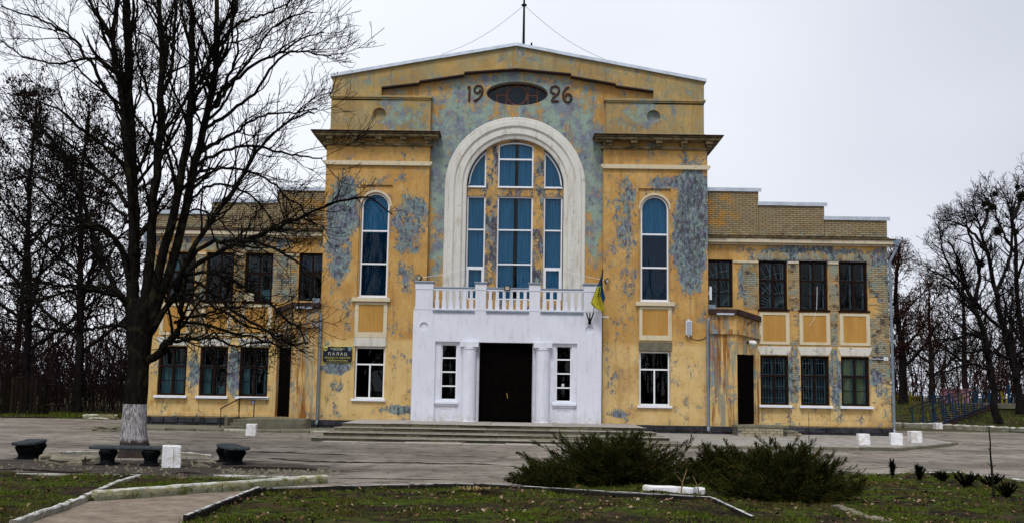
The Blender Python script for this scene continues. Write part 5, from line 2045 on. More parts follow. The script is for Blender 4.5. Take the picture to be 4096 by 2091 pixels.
for x, mt, lab in ((-pw * .80, 'gold', 0), (pw * .80, 'shield_blue', 1)):
    m = MB()
    w_, h_ = .075, .085
    m.prism([(x, ph * .68 - h_), (x + w_ * .6, ph * .68 - h_ * .75), (x + w_, ph * .68 - h_ * .4), (x + w_, ph * .68 + h_), (x - w_, ph * .68 + h_), (x - w_, ph * .68 - h_ * .4), (x - w_ * .6, ph * .68 - h_ * .75)], -.018, -.010)
    sh = m.build('shield', M[mt], PL)
    m = MB()
    z = ph * .68
    if lab:
        for dx in (-.035, 0, .035):
            m.tube([(x + dx, -.021, z + .055), (x + dx * .9, -.021, z - .03), (x, -.021, z - .055)], .007, 5)
    else:
        m.tube([(x - .03, -.021, z + .04), (x + .03, -.021, z + .02), (x - .03, -.021, z - .01), (x + .02, -.021, z - .04)], .007, 5)
    m.build('emblem', M['gold'] if lab else M['trim'], sh)

a, b = P(2194.6, 896.5, WY - .06), P(2222.5, 905.5, WY - .06)
s = thing_at('street_sign', ((a[0] + b[0]) / 2, WY - .05, (a[2] + b[2]) / 2), 'narrow dark blue street name plate near the corner of the brick wing', 'sign')
pw, ph = (b[0] - a[0]) / 2, (a[2] - b[2]) / 2
m = MB(); m.box(-pw, pw, -.012, .03, -ph, ph); m.build('plate', M['navy'], s, bevel=.005)
text('м-н', .055, (0, -.0145, ph * .45), M['letter_white'], s)
text('Ювілейний', .085, (0, -.0145, -ph * .28), M['letter_white'], s)
a, b = P(2223.8, 897, WY - .06), P(2234.6, 906, WY - .06)
s = thing_at('house_number_plate', ((a[0] + b[0]) / 2, WY - .05, (a[2] + b[2]) / 2), 'small white house number plate reading 3 at the wing corner', 'sign')
pw, ph = (b[0] - a[0]) / 2, (a[2] - b[2]) / 2
m = MB(); m.box(-pw, pw, -.012, .03, -ph, ph); m.build('plate', M['letter_white'], s, bevel=.008)
text('3', .12, (0, -.0145, 0), M['navy'], s)
p = P(2010 + 210, 0, 0)
# notice stuck inside the right slit window
p = P(1416, 968, PYF + .16)
s = thing_at('notice_sticker', (p[0], PYF + .163, p[2]), 'tiny white square sticker on the glass of the right slit window', 'sticker')
m = MB(); m.box(-.045, .045, 0, .004, -.05, .05); m.build('sheet', M['letter_white'], s)
m = MB(); m.tube([(0, -.004, .02), (0, -.004, -.02)], .012, 6); m.build('symbol', M['sign_blue'], s)

# mast with guys, stub pipe on the ridge
p = P(1317, 116, .5)
MS = thing_at('antenna_mast', (p[0], .5, 14.5), 'tall thin black mast with two guy wires on the roof ridge', 'mast')
pt = P(1318.5, -40, .5)
m = MB(); m.tube([(0, 0, 0), (0, 0, pt[2] - 14.5)], [.055, .03], 8); m.build('pole', M['black'], MS)
pc = P(1318, 14, .5)
m = MB(); m.lathe(0, 0, [(.05, pc[2] - 14.5 - .04), (.11, pc[2] - 14.5 - .01), (.11, pc[2] - 14.5 + .02), (.05, pc[2] - 14.5 + .06)], 10); m.build('collar', M['black'], MS)
for q in (P(1110, 138, .3), P(1526, 152, .3)):
    a, b = Vector((0, 0, pc[2] - 14.5)), Vector((q[0] - p[0], -.2, q[2] - 14.5))
    m = MB(); m.tube([a.lerp(b, t) - Vector((0, 0, .25 * math.sin(math.pi * t))) for t in np.linspace(0, 1, 9)], .007, 4); m.build('guy_wire', M['mortar'], MS)
p2 = P(1337, 117, .5)
s = thing_at('roof_pipe', (p2[0], .5, 14.35), 'short black pipe on the roof ridge beside the mast', 'pipe')
m = MB(); m.tube([(0, 0, 0), (0, 0, .55)], [.045, .035], 7); m.build('pipe', M['black'], s)
m = MB(); m.lathe(0, 0, [(.08, .0), (.08, .05), (.05, .10)], 8); m.build('flange', M['black'], s)

# ------------------------------------------------------------------ blocks, benches, rubble
def rough_block(m, w, d, h, jit, seed, n=3, cx=0, cy=0, z=0):
    r = random.Random(seed)
    import itertools
    idx = {}
    for i in range(n + 1):
        for j in range(n + 1):
            for k in range(n + 1):
                if i in (0, n) or j in (0, n) or k in (0, n):
                    ed = sum(t in (0, n) for t in (i, j, k))
                    f = jit * (1 if ed < 2 else 1.6)
                    idx[i, j, k] = len(m.v)
                    m.v.append((cx - w / 2 + w * i / n + r.uniform(-f, f), cy - d / 2 + d * j / n + r.uniform(-f, f), z + h * k / n + (r.uniform(-f, f) if k else 0)))
    for a in range(n):
        for b in range(n):
            for s_, fl in ((0, 0), (n, 1)):
                for q in ([(s_, a, b), (s_, a + 1, b), (s_, a + 1, b + 1), (s_, a, b + 1)], [(a, s_, b), (a, s_, b + 1), (a + 1, s_, b + 1), (a + 1, s_, b)], [(a, b, s_), (a + 1, b, s_), (a + 1, b + 1, s_), (a, b + 1, s_)]):
                    q = q if fl else q[::-1]
                    m.f.append(tuple(idx[t] for t in q))


for k, (px, py, w_, h_, rz, lab) in enumerate(((423, 1174, .33, .42, .35, 'large whitewashed block with a vertical seam beside the middle bench'), (629, 1094, .30, .37, 0.05, 'whitewashed block before the concrete landing of the left porch'),
                                               (2176, 1119, .34, .34, -.1, 'whitewashed block half hidden by juniper sprays on the right pavement'), (2258, 1119.5, .34, .37, -.12, 'whitewashed block standing in the open at the pavement edge, middle of three'),
                                               (2306.5, 1113, .35, .37, 0.0, 'whitewashed block at the outer corner of the right pavement, nearest the yard'), (2362, 1078, .33, .31, .1, 'chipped small whitewashed block at the foot of the railed ramp'))):
    g = G(px, py, .05 if k in (2, 3, 4) else 0)
    if k == 2:
        g = G(px, py, .05)
    s = thing_at('bollard_block', (g[0], g[1] + .15, g[2] - .02 if k not in (2, 3, 4) else .05), lab, 'block', 'whitewashed concrete blocks')
    s.rotation_euler = (0, rd.uniform(-.02, .02), rz)
    m = MB(); rough_block(m, w_, w_, h_, .006, 40 + k)
    m.build('block', M['block'], s, bevel=.012)
    if k == 0:
        m = MB(); m.box(.03, .036, -w_ / 2 - .004, -w_ / 2 + .01, .01, h_ - .02); m.build('seam', M['rubble'], s)


def bench(loc, rz, label, ln=1.5):
    b_ = thing_at('bench', loc, label, 'bench', 'stone benches round the whitewashed tree')
    b_.rotation_euler = (0, 0, rz)
    m = MB()
    n = 12
    up, lo = [], []
    for k in range(n + 1):                       # slightly curved rough slab
        x = -ln / 2 + ln * k / n
        e = .06 if k in (0, n) else 0
        up.append((x, -.22 + e + .05 * (x / ln) ** 2 * 4 + rd.uniform(-.008, .008)))
        lo.append((x, .22 - e + .05 * (x / ln) ** 2 * 4 + rd.uniform(-.008, .008)))
    m.slab(up + lo[::-1], .285, .345)
    m.build('seat', M['bench_slab'], b_, bevel=.02)
    for sx in (-1, 1):
        x = sx * ln * .27
        m = MB()
        prof = [(.135, 0), (.145, .025), (.12, .05), (.11, .08), (.135, .14), (.165, .20), (.175, .245), (.16, .275), (.165, .286)]
        m.lathe(x, 0, prof, 14)
        l = m.build('leg', M['bench_leg'], b_)
        # squash outwards: vase seen broad from the side
        for v in l.data.vertices:
            v.co.y *= 1.25
            v.co.x = x + (v.co.x - x) * .95
        f = MB()
        for k in range(12):
            a = 2 * math.pi * k / 12
            f.tube([(x + .95 * r * math.cos(a), 1.25 * r * math.sin(a), z) for r, z in ((.124, .05), (.115, .08), (.14, .14), (.169, .20), (.178, .24))], .012, 5)
        f.build('flutes', M['bench_leg'], l)
        m = MB()
        m.box(x - .17, x + .17, -.2, .2, -.03, .012)
        m.build('foot', M['bench_leg'], b_, bevel=.01)
    return b_


g = G(71, 1150); bench((g[0], g[1] + .1, 0), rad(103), 'dark stone bench seen nearly end-on at the far left, turned towards the tree')
g = G(320, 1166); bench((g[0] + .02, g[1] + .05, 0), rad(2), 'dark stone bench broadside in front of the whitewashed trunk', 1.55)
g = G(576, 1163); bench((g[0], g[1] + .1, 0), rad(-64), 'dark stone bench with a warped slab right of the tree, next to torn asphalt')

rubl = [(160, 1168, .62, .35, .16, .15, 'long whitish broken slab lying between the left bench and the middle bench'), (120, 1158, .4, .3, .17, .5, 'squat broken stone hard against the left bench'),
        (228, 1163, .5, .3, .12, -.1, 'grey broken slab sunk in mud left of the middle bench'), (447, 1166, .16, .3, .14, .1, 'small stone tucked behind the large whitewashed block'),
        (505, 1170, .42, .34, .10, .3, 'tilted broken slab between the large white block and the right bench'), (350, 1143, .25, .2, .13, .2, 'pale stone behind the left leg of the middle bench'),
        (393, 1142, .28, .2, .12, -.3, 'pale kerb lump behind the middle bench seat'), (246, 1055, 1.3, .5, .22, 0.05, 'yellowish long stone slab on the verge by the thicket'),
        (262, 1083, .85, .3, .16, .02, 'low grey kerb fragment on the yard left of the trunk'), (305, 1084, .3, .3, .18, .1, 'short dark stone just left of the trunk'), (820, 1076, .33, .14, .12, .1, 'reddish brick lying by the foot of the left drainpipe')]
for k, (px, py, w_, d_, h_, rz, lab) in enumerate(rubl):
    g = G(px, py)
    m = MB(); rough_block(m, w_, d_, h_, .03 if k < 9 else .012, 70 + k, 3)
    o = m.build('broken_slab' if k < 9 else 'stone', M['kerb_moss'] if k == 7 else (plain('red_brick', (.16, .07, .05)) if k == 10 else M['rubble']), bevel=.012)
    o.location = (g[0], g[1] + d_ / 2, -.03)
    o.rotation_euler = (rd.uniform(-.06, .06), rd.uniform(-.06, .06), rz)
    tag(o, lab, 'rubble' if k < 10 else 'brick')
# crumbs of asphalt and stone along the torn edge
rv, rf = [], []
cr_ = random.Random(5)
for k in range(420):
    if k < 260:
        g = G(cr_.uniform(560, 860), cr_.uniform(1179, 1198))
    else:
        g = G(cr_.uniform(0, 560), cr_.uniform(1155, 1198))
    s_ = cr_.uniform(.012, .05) * (1.6 if cr_.random() < .1 else 1)
    i = len(rv)
    a0 = cr_.uniform(0, 6)
    for j in range(4):
        a = a0 + j * 1.57 + cr_.uniform(-.4, .4)
        rv.append((g[0] + s_ * math.cos(a), g[1] + s_ * math.sin(a), -.01))
    rv.append((g[0] + cr_.uniform(-.3, .3) * s_, g[1] + cr_.uniform(-.3, .3) * s_, s_ * cr_.uniform(.5, 1.1)))
    rf += [(i, i + 1, i + 4), (i + 1, i + 2, i + 4), (i + 2, i + 3, i + 4), (i + 3, i, i + 4)]
np_mesh('rubble', rv, rf, M['rubble'], kind='stuff')

# ------------------------------------------------------------------ kerbs
def kerb_line(pts, w_, h_, mat, ln=.9, name='kerb', jit=.012, z0=-.05, taper=None):
    K_ = empty(name, (0, 0, 0))
    K_['kind'] = 'structure'
    for (ax, ay), (bx_, by_) in zip(pts[:-1], pts[1:]):
        L_ = math.hypot(bx_ - ax, by_ - ay)
        n = max(1, int(round(L_ / ln)))
        for k in range(n):
            m = MB()
            u0, u1 = k / n + .006, (k + 1) / n - .006
            p_, q_ = Vector((ax + (bx_ - ax) * u0, ay + (by_ - ay) * u0, 0)), Vector((ax + (bx_ - ax) * u1, ay + (by_ - ay) * u1, 0))
            l_ = (q_ - p_).length
            sd__ = rd.random() * 1e4
            nseg = max(3, int(l_ / .12))
            t_ = (q_ - p_).normalized()
            nn = Vector((-t_.y, t_.x, 0))
            prof = [(-.5, z0), (-.5, h_ * .82), (-.43, h_ * .98), (0, h_), (.43, h_ * .98), (.5, h_ * .82), (.5, z0)]
            rows = []
            for s_ in range(nseg + 1):
                c = p_.lerp(q_, s_ / nseg)
                ww = w_
                row = []
                for j, (o_, z_) in enumerate(prof):
                    e = mnoise.noise(Vector((c.x * 4 + j * 3.1, c.y * 4, sd__))) * jit
                    v = c + nn * (o_ * ww + e)
                    row.append((v.x, v.y, z_ + (e if z_ > 0 else 0)))
                rows.append(row)
            for a, b in zip(rows[:-1], rows[1:]):
                for j in range(len(prof) - 1):
                    m.poly([a[j], a[j + 1], b[j + 1], b[j]])
            m.poly(rows[0])
            m.poly(rows[-1][::-1])
            o = m.build('kerb_stone', mat, K_, smooth=False)
            o.rotation_euler = (0, 0, 0)
    return K_


kerb_line([(-5.36, -27.2), (-5.63, -24.56)], .085, .07, M['kerb_white'], .8, jit=.02)
kerb_line([(-5.66, -24.5), (-6.02, -22.4), (-6.1, -21.25)], .07, .075, M['kerb_white'], .9)
kerb_line([(-5.55, -24.5), (-4.3, -22.9), (-2.98, -21.32)], .17, .125, M['kerb_moss'], 4.5, jit=.014)
kerb_line([(-13.5, -21.15), (-8.5, -21.12), (-6.15, -20.96)], .07, .05, M['kerb_white'], 1.0)
kerb_line([(-4.95, -20.9), (-3.1, -21.0)], .09, .06, M['kerb_white'], 1.0)
kerb_line([(-3.55, -26.9), (-3.57, -23.41)], .055, .12, M['kerb_thin'], 1.0, jit=.006)
kerb_line([(-3.57, -23.41), (-2.2, -22.75), (-.75, -22.16), (-.2, -22.12), (.19, -22.35), (1.2, -22.85), (2.2, -23.3), (2.99, -23.62), (3.08, -25.9)], .045, .10, M['kerb_thin'], .95, jit=.006)
g1, g2 = G(1622, 1238), G(1764, 1246)
kerb_line([(g1[0], g1[1] + .1), (g2[0] - .08, g2[1] + .1)], .18, .115, M['block'], 1.2, jit=.02)
kerb_line([(g2[0] - .06, g2[1] + .1), (g2[0] + .06, g2[1] + .1)], .2, .12, M['block'], 1.2, jit=.025)
kerb_line([(7.3, -17.82), (9.1, -17.22)], .07, .05, M['kerb_white'], .9)
kerb_line([(9.1, -17.22), (9.75, -19.2), (11, -20.6)], .10, .06, M['kerb_white'], .7, jit=.02)
g = [G(*q) for q in ((2100, 1278), (2160, 1300), (2260, 1330))]
kerb_line([(q[0], q[1]) for q in g], .12, .055, M['rubble'], .3, jit=.04)
# low kerb behind the benches
g = [G(*q) for q in ((150, 1139), (260, 1140), (345, 1140))]
kerb_line([(q[0], q[1]) for q in g], .10, .05, M['kerb_white'], .9, jit=.02)
g = [G(*q) for q in ((410, 1141), (470, 1142), (535, 1149))]
kerb_line([(q[0], q[1]) for q in g], .08, .05, M['kerb_white'], .8, jit=.015)
# kerb before the grass bank
kerb_line([(14.2, 12.4), (20.2, 12.3)], .22, .24, M['kerb_white'], 1.4, jit=.03)
kerb_line([(20.6, 12.0), (22.2, 8.6), (24.4, 4.0), (25, 2.0)], .22, .22, M['kerb_white'], 1.2, jit=.05)

# ------------------------------------------------------------------ bare branch machinery
npr = np.random.default_rng(17)


def nrmz(v):
    return v / np.maximum(np.linalg.norm(v, axis=-1, keepdims=True), 1e-9)


def grow(PT, RD, K, t0, ang, length, n, up=0.1, wander=.12, rfac=.5, rmin=.004, rng=npr, t1=1.0, out=None, outk=0.0):
    "children of the polylines PT (N,m,3) with radii RD (N,m)"
    N, m_, _ = PT.shape
    idx = rng.integers(0, N, K) if not hasattr(K, '__len__') else K
    K = len(idx)
    t = t0 + (t1 - t0) * rng.random(K)
    f = t * (m_ - 1)
    i = np.minimum(f.astype(int), m_ - 2)
    w_ = (f - i)[:, None]
    p = PT[idx, i] * (1 - w_) + PT[idx, i + 1] * w_
    r0 = RD[idx, i] * (1 - w_[:, 0]) + RD[idx, i + 1] * w_[:, 0]
    tg = nrmz(PT[idx, i + 1] - PT[idx, i])
    q = nrmz(np.cross(tg, rng.normal(size=(K, 3))))
    a = np.radians(ang[0] + (ang[1] - ang[0]) * rng.random(K))[:, None]
    d = tg * np.cos(a) + q * np.sin(a)
    if out is not None:
        d = nrmz(d + outk * nrmz(p - np.asarray(out)))
    ln = (length[0] + (length[1] - length[0]) * rng.random(K)) * (1.15 - .6 * t)
    st = (ln / (n - 1))[:, None]
    pts = [p]
    for k in range(n - 1):
        p = p + d * st
        pts.append(p)
        d = nrmz(d + rng.normal(size=(K, 3)) * wander + np.array([0, 0, up]) * (k + 1) / n)
    R_ = np.maximum(np.minimum(r0 * rfac, ln * .03)[:, None] * np.linspace(1, .35, n)[None, :], rmin)
    return np.stack(pts, 1), R_


def tubes(PT, RD, s):
    N, n, _ = PT.shape
    tg = np.empty_like(PT)
    tg[:, 1:-1] = PT[:, 2:] - PT[:, :-2]
    tg[:, 0] = PT[:, 1] - PT[:, 0]
    tg[:, -1] = PT[:, -1] - PT[:, -2]
    tg = nrmz(tg)
    ref = np.where(np.abs(tg[..., 2:3]) < .9, np.array([0, 0, 1.0]), np.array([1.0, 0, 0]))
    a = nrmz(np.cross(tg, ref))
    b = np.cross(tg, a)
    th = 2 * np.pi * np.arange(s) / s
    V = PT[:, :, None, :] + RD[:, :, None, None] * (a[:, :, None, :] * np.cos(th)[None, None, :, None] + b[:, :, None, :] * np.sin(th)[None, None, :, None])
    base = (np.arange(N) * n * s)[:, None, None]
    k = np.arange(n - 1)[None, :, None] * s
    j = np.arange(s)[None, None, :]
    j2 = (j + 1) % s
    F = np.stack([base + k + j, base + k + j2, base + k + s + j2, base + k + s + j], -1).reshape(-1, 4)
    return V.reshape(-1, 3), F


def join(parts):
    V, F, o = [], [], 0
    for v, f in parts:
        V.append(v)
        F.append(f + o)
        o += len(v)
    return np.concatenate(V), np.concatenate(F)


def resample(pts, n):
    pts = np.asarray(pts, float)
    k = len(pts)
    t = np.linspace(0, k - 1, n)
    i = np.minimum(t.astype(int), k - 2)
    u = (t - i)[:, None]
    g = lambda j: pts[np.clip(j, 0, k - 1)]
    p0, p1, p2, p3 = g(i - 1), g(i), g(i + 1), g(i + 2)
    return .5 * (2 * p1 + (-p0 + p2) * u + (2 * p0 - 5 * p1 + 4 * p2 - p3) * u ** 2 + (-p0 + 3 * p1 - 3 * p2 + p3) * u ** 3)


def bark(name, c, lichen=0.0, scale=14):
    m = MT(name, 1.0, 0.0)
    f = m.ramp(m.noise(scale, 6, .7, (1, 1, .3)), .35, .65)
    col = m.mix(f, tuple(x * .55 for x in c), tuple(x * 1.35 for x in c))
    if lichen:
        col = m.mix(m.ramp(m.noise(5, 5, .6), .52, .68, 0, lichen), col, (.045, .043, .02))
    m.color(col)
    m.bump(m.noise(scale * 2, 5, .7, (1, 1, .25)), .03, .9)
    return m.m


M['bark'] = bark('dark_wet_bark', (.0115, .010, .0085), .5)
M['bark_far'] = bark('far_dark_bark', (.013, .0105, .0105), 0, 5)
M['bark_brown'] = bark('reddish_brown_twigs', (.036, .018, .014), 0, 5)
M['bark_purple'] = bark('purple_brown_twigs', (.021, .0135, .0140), 0, 5)


def whitewash():
    m = MT('flaking_limewash', .95, .1)
    v = m.noise(30, 8, .75, (1, 1, .2))
    v = m.math('ADD', v, m.math('MULTIPLY', m.math('SUBTRACT', m.noise(3, 5, .6), .5), .3))
    zz = m.xyz()[2]
    lowm = m.ramp(m.math('ADD', zz, m.math('MULTIPLY', m.math('SUBTRACT', m.noise(9, 5, .7), .5), .25)), .30, .42)
    f = m.math('MULTIPLY', m.ramp(v, .40, .56, .15, 1.0), lowm)
    col = m.mix(f, (.05, .04, .035), m.mix(m.ramp(m.noise(30, 4, .6, (1, 1, .3)), .3, .7), (.40, .375, .39), (.66, .64, .66)))
    m.color(col)
    m.bump(v, .05, 1.0)
    return m.m


M['whitewash'] = whitewash()

# ------------------------------------------------------------------ the big tree
TY = float(G(335, 1150)[1]) + .35
SCALE = 38.0 - 22.4


def limb(pts, r0, r1, dy=0.0, n=26, y0=0.0):
    "pts in photograph pixels, carried dy metres away from the trunk plane towards the tip"
    out_ = []
    k = len(pts)
    for i, (x, y) in enumerate(pts):
        out_.append(P(x, y, TY + y0 + dy * (i / (k - 1)) ** 1.2))
    q = resample(out_, n)
    q[1:] += npr.normal(size=(n - 1, 3)) * .018
    pxm = np.linalg.norm(P(1, 0, TY) - P(0, 0, TY))
    return q, np.linspace(r0 * (.73 if r0 > 20 else .82), r1, n) * pxm / 2


LIMBS = [
    ([(342, 885), (336, 770), (335, 660), (337, 560), (333, 420), (325, 250), (322, 100), (317, 0), (312, -130)], 44, 16, .3),
    ([(338, 640), (330, 520), (318, 380), (308, 270), (297, 190), (285, 110), (292, 30), (300, -90)], 24, 9, -.5),
    ([(351, 875), (368, 740), (381, 600), (390, 480), (403, 300), (408, 200), (410, 110), (400, 20), (392, -90)], 38, 9, .8),
    ([(406, 250), (428, 190), (438, 110), (440, 20), (446, -80)], 14, 6, .6),
    ([(355, 875), (396, 700), (430, 570), (455, 450), (475, 330), (482, 230), (482, 120), (478, 30), (470, -80)], 34, 10, -.8),
    ([(478, 290), (505, 210), (525, 150), (548, 95), (580, 25), (600, -50)], 15, 6, -1.0),
    ([(359, 872), (408, 735), (450, 600), (485, 440), (515, 310), (535, 220), (545, 140), (546, 50), (540, -70)], 34, 10, .2),
    ([(538, 200), (560, 120), (585, 50), (600, -20), (606, -90)], 13, 5, .8),
    ([(522, 295), (552, 240), (580, 180), (596, 130), (598, 60)], 12, 4, -1.2),
    ([(540, 270), (580, 215), (635, 165), (700, 135), (770, 95), (815, 80)], 13, 3, 1.5),
    ([(512, 330), (570, 290), (640, 235), (700, 150), (760, 130), (830, 145)], 12, 3, -1.5),
    ([(370, 850), (425, 760), (465, 670), (500, 600), (550, 530), (598, 462), (640, 392), (676, 345), (735, 300), (790, 282)], 22, 4, -1.2),
    ([(505, 385), (545, 360), (590, 335), (650, 296), (725, 287), (800, 272)], 12, 3, 1.4),
    ([(495, 415), (550, 385), (625, 367), (705, 385), (770, 395), (815, 400)], 11, 3, -1.7),
    ([(485, 440), (545, 425), (610, 428), (680, 460), (740, 510), (800, 570)], 10, 3, 1.5),
    ([(440, 720), (500, 628), (570, 607), (645, 610), (725, 645), (800, 700)], 15, 4, -2.0),
    ([(430, 760), (480, 677), (550, 636), (623, 603), (687, 575), (759, 544), (840, 508), (930, 500), (985, 540)], 16, 3, -1.4),
    ([(355, 915), (398, 888), (420, 860), (440, 845), (452, 800), (462, 740), (470, 690)], 30, 10, -.9),
    ([(405, 866), (435, 862), (480, 852), (540, 852), (600, 868), (660, 860)], 12, 3, -1.8),
    ([(440, 810), (500, 812), (560, 830), (640, 850), (705, 866), (775, 860)], 11, 3, -2.2),
    ([(455, 700), (520, 725), (600, 790), (670, 830), (710, 852), (752, 880)], 11, 3, -2.0),
    ([(430, 720), (480, 690), (550, 690), (640, 735), (715, 800), (755, 830), (770, 865)], 13, 3, -1.6),
    ([(385, 800), (470, 740), (540, 770), (620, 815), (680, 840), (725, 880)], 11, 3, -2.6),
    ([(368, 850), (410, 790), (440, 740), (480, 760), (520, 830), (535, 880)], 10, 3, -2.8),
    ([(330, 790), (300, 735), (275, 690), (255, 640), (215, 520), (180, 430), (150, 370), (90, 310), (40, 285)], 24, 4, .8),
    ([(325, 720), (300, 620), (255, 580), (200, 555), (165, 540), (105, 480), (30, 425)], 18, 4, -1.2),
    ([(328, 765), (295, 745), (240, 728), (190, 720), (120, 712), (50, 700)], 16, 3, -1.8),
    ([(330, 825), (290, 818), (240, 822), (180, 832), (120, 826), (20, 802)], 14, 4, -1.2),
    ([(328, 760), (285, 735), (235, 720), (170, 735), (90, 760), (10, 790)], 14, 3, 1.5),
    ([(322, 520), (290, 470), (245, 430), (190, 375), (120, 325), (35, 295)], 15, 3, 1.4),
    ([(318, 430), (285, 385), (235, 350), (180, 300), (120, 262), (30, 240)], 13, 3, -1.6),
    ([(310, 300), (265, 220), (215, 140), (170, 85), (95, 48), (0, 15)], 13, 3, -.8),
    ([(300, 200), (265, 160), (220, 148), (140, 160), (60, 140), (5, 105)], 10, 3, 1.2),
    ([(295, 150), (270, 80), (235, 20), (200, -40), (170, -100)], 12, 6, .5),
    ([(322, 560), (285, 520), (240, 500), (170, 480), (90, 445), (10, 455)], 11, 3, 1.8),
    ([(326, 660), (290, 600), (230, 565), (140, 600), (60, 650), (5, 690)], 12, 3, -2.4),
    ([(385, 560), (365, 470), (350, 420), (330, 330), (345, 250), (360, 170)], 8, 3, -2.2),
    ([(402, 330), (380, 260), (355, 180), (340, 90), (345, 0)], 9, 4, -1.8),
    ([(455, 470), (440, 400), (415, 330), (430, 240), (450, 150), (445, 60)], 8, 3, -2.2),
    ([(515, 330), (490, 270), (500, 190), (515, 110), (500, 20)], 7, 3, -2.0),
    ([(548, 110), (600, 60), (660, 40), (720, 10), (770, -20)], 8, 3, -1.5),
    ([(530, 250), (600, 190), (640, 130), (690, 70), (740, 40), (790, 30)], 9, 3, .5),
    ([(470, 520), (520, 470), (580, 470), (640, 500), (690, 560), (730, 620)], 9, 3, 2.0),
    ([(405, 640), (440, 560), (500, 530), (560, 560), (600, 620)], 8, 3, -2.4),
]
tb = P(336, 1148, TY)
BT = tag(empty('big_tree', (float(tb[0]), TY, 0)), 'huge bare many-stemmed tree with a whitewashed trunk base spreading before the left wing', 'tree')
off = -np.array([tb[0], TY, 0])
tr_pts = resample([P(338, 1160, TY), P(336, 1120, TY), P(338, 1060, TY), P(341, 1010, TY), P(346, 940, TY), P(350, 890, TY), P(352, 850, TY), P(350, 800, TY), P(352, 750, TY)], 34)
pxm = np.linalg.norm(P(1, 0, TY) - P(0, 0, TY))
tr_r = np.interp(np.linspace(0, 1, 34), [0, .06, .18, .36, .55, .68, .78, .9, 1], [98, 76, 60, 53, 50, 54, 60, 64, 46]) * pxm / 2
tz = tr_pts[:, 2]
ksplit = int(np.argmin(np.abs(tz - P(340, 1010, TY)[2])))


def trunk_mesh(pts, rr, s=28):
    v, f = tubes(pts[None], rr[None], s)
    n = len(pts)
    v = v.reshape(n, s, 3)
    for i in range(n):
        for j in range(s):
            c = pts[i]
            a = 2 * math.pi * j / s
            root = max(0, 1 - (pts[i][2]) / .35) * (.16 * math.sin(a * 5 + 1) + .08 * math.sin(a * 3))
            e = 1 + root + .055 * mnoise.noise(Vector((math.cos(a) * 2.2, math.sin(a) * 2.2, pts[i][2] * 1.6))) * 2 + .03 * mnoise.noise(Vector((math.cos(a) * 7, math.sin(a) * 7, pts[i][2] * 3)))
            v[i, j] = c + (v[i, j] - c) * e
    return v.reshape(-1, 3), f


v, f = trunk_mesh(tr_pts, tr_r)
nf = ksplit * 28
ob = np_mesh('whitewash', v[:(ksplit + 1) * 28] + off, f[:nf], M['whitewash'], BT, True)
ob = np_mesh('trunk', v[ksplit * 28:] + off, f[nf:] - ksplit * 28, M['bark'], BT, True)
k_ = MB()
LP, LR = [], []
for q in LIMBS:
    pts, rr = limb(q[0], q[1], q[2], q[3])
    LP.append(pts)
    LR.append(rr)
    v, f = tubes(pts[None], rr[None], 9 if q[1] > 15 else 7)
    np_mesh('limb', v + off, f, M['bark'], BT, True)
LP, LR = np.stack(LP), np.stack(LR)
ctr = np.array([P(380, 700, TY)[0], TY, 3.5])
wts = np.array([np.linalg.norm(np.diff(p, axis=0), axis=1).sum() for p in LP])
LOW = (15, 16, 18, 19, 20, 21, 22, 23)
idx = np.concatenate([np.full(int(round(w_ * 2.8)), k) for k, w_ in enumerate(wts) if k not in LOW])
idl = np.concatenate([np.full(int(round(wts[k] * 3.2)), k) for k in LOW])
A1, R1 = grow(LP, LR, idx, .30, (26, 58), (.8, 2.5), 9, up=.16, wander=.12, rfac=.5, rmin=.0065, out=ctr, outk=.30)
AL, RL = grow(LP, LR, idl, .20, (26, 60), (.6, 1.6), 9, up=.10, wander=.14, rfac=.5, rmin=.0065, out=ctr, outk=.10, t1=.85)
A1, R1 = np.concatenate([A1, AL]), np.concatenate([R1, RL])
A2, R2 = grow(A1, R1, len(A1) * 6, .18, (25, 58), (.30, .95), 6, up=.26, wander=.12, rfac=.62, rmin=.005, out=ctr, outk=.15)
A2b, R2b = grow(LP, LR, 500, .3, (35, 75), (.3, .8), 5, up=.2, wander=.15, rfac=.2, rmin=.0055)
A3, R3 = grow(A2, R2, int(len(A2) * 2.3), .25, (25, 55), (.10, .36), 4, up=.45, wander=.10, rfac=.8, rmin=.0042)
v, f = join([tubes(A1, R1, 5), tubes(A2, R2, 4), tubes(A2b, R2b, 4), tubes(A3, R3, 3)])
np_mesh('twigs', v + off, f, M['bark'], BT, False, kind='stuff')


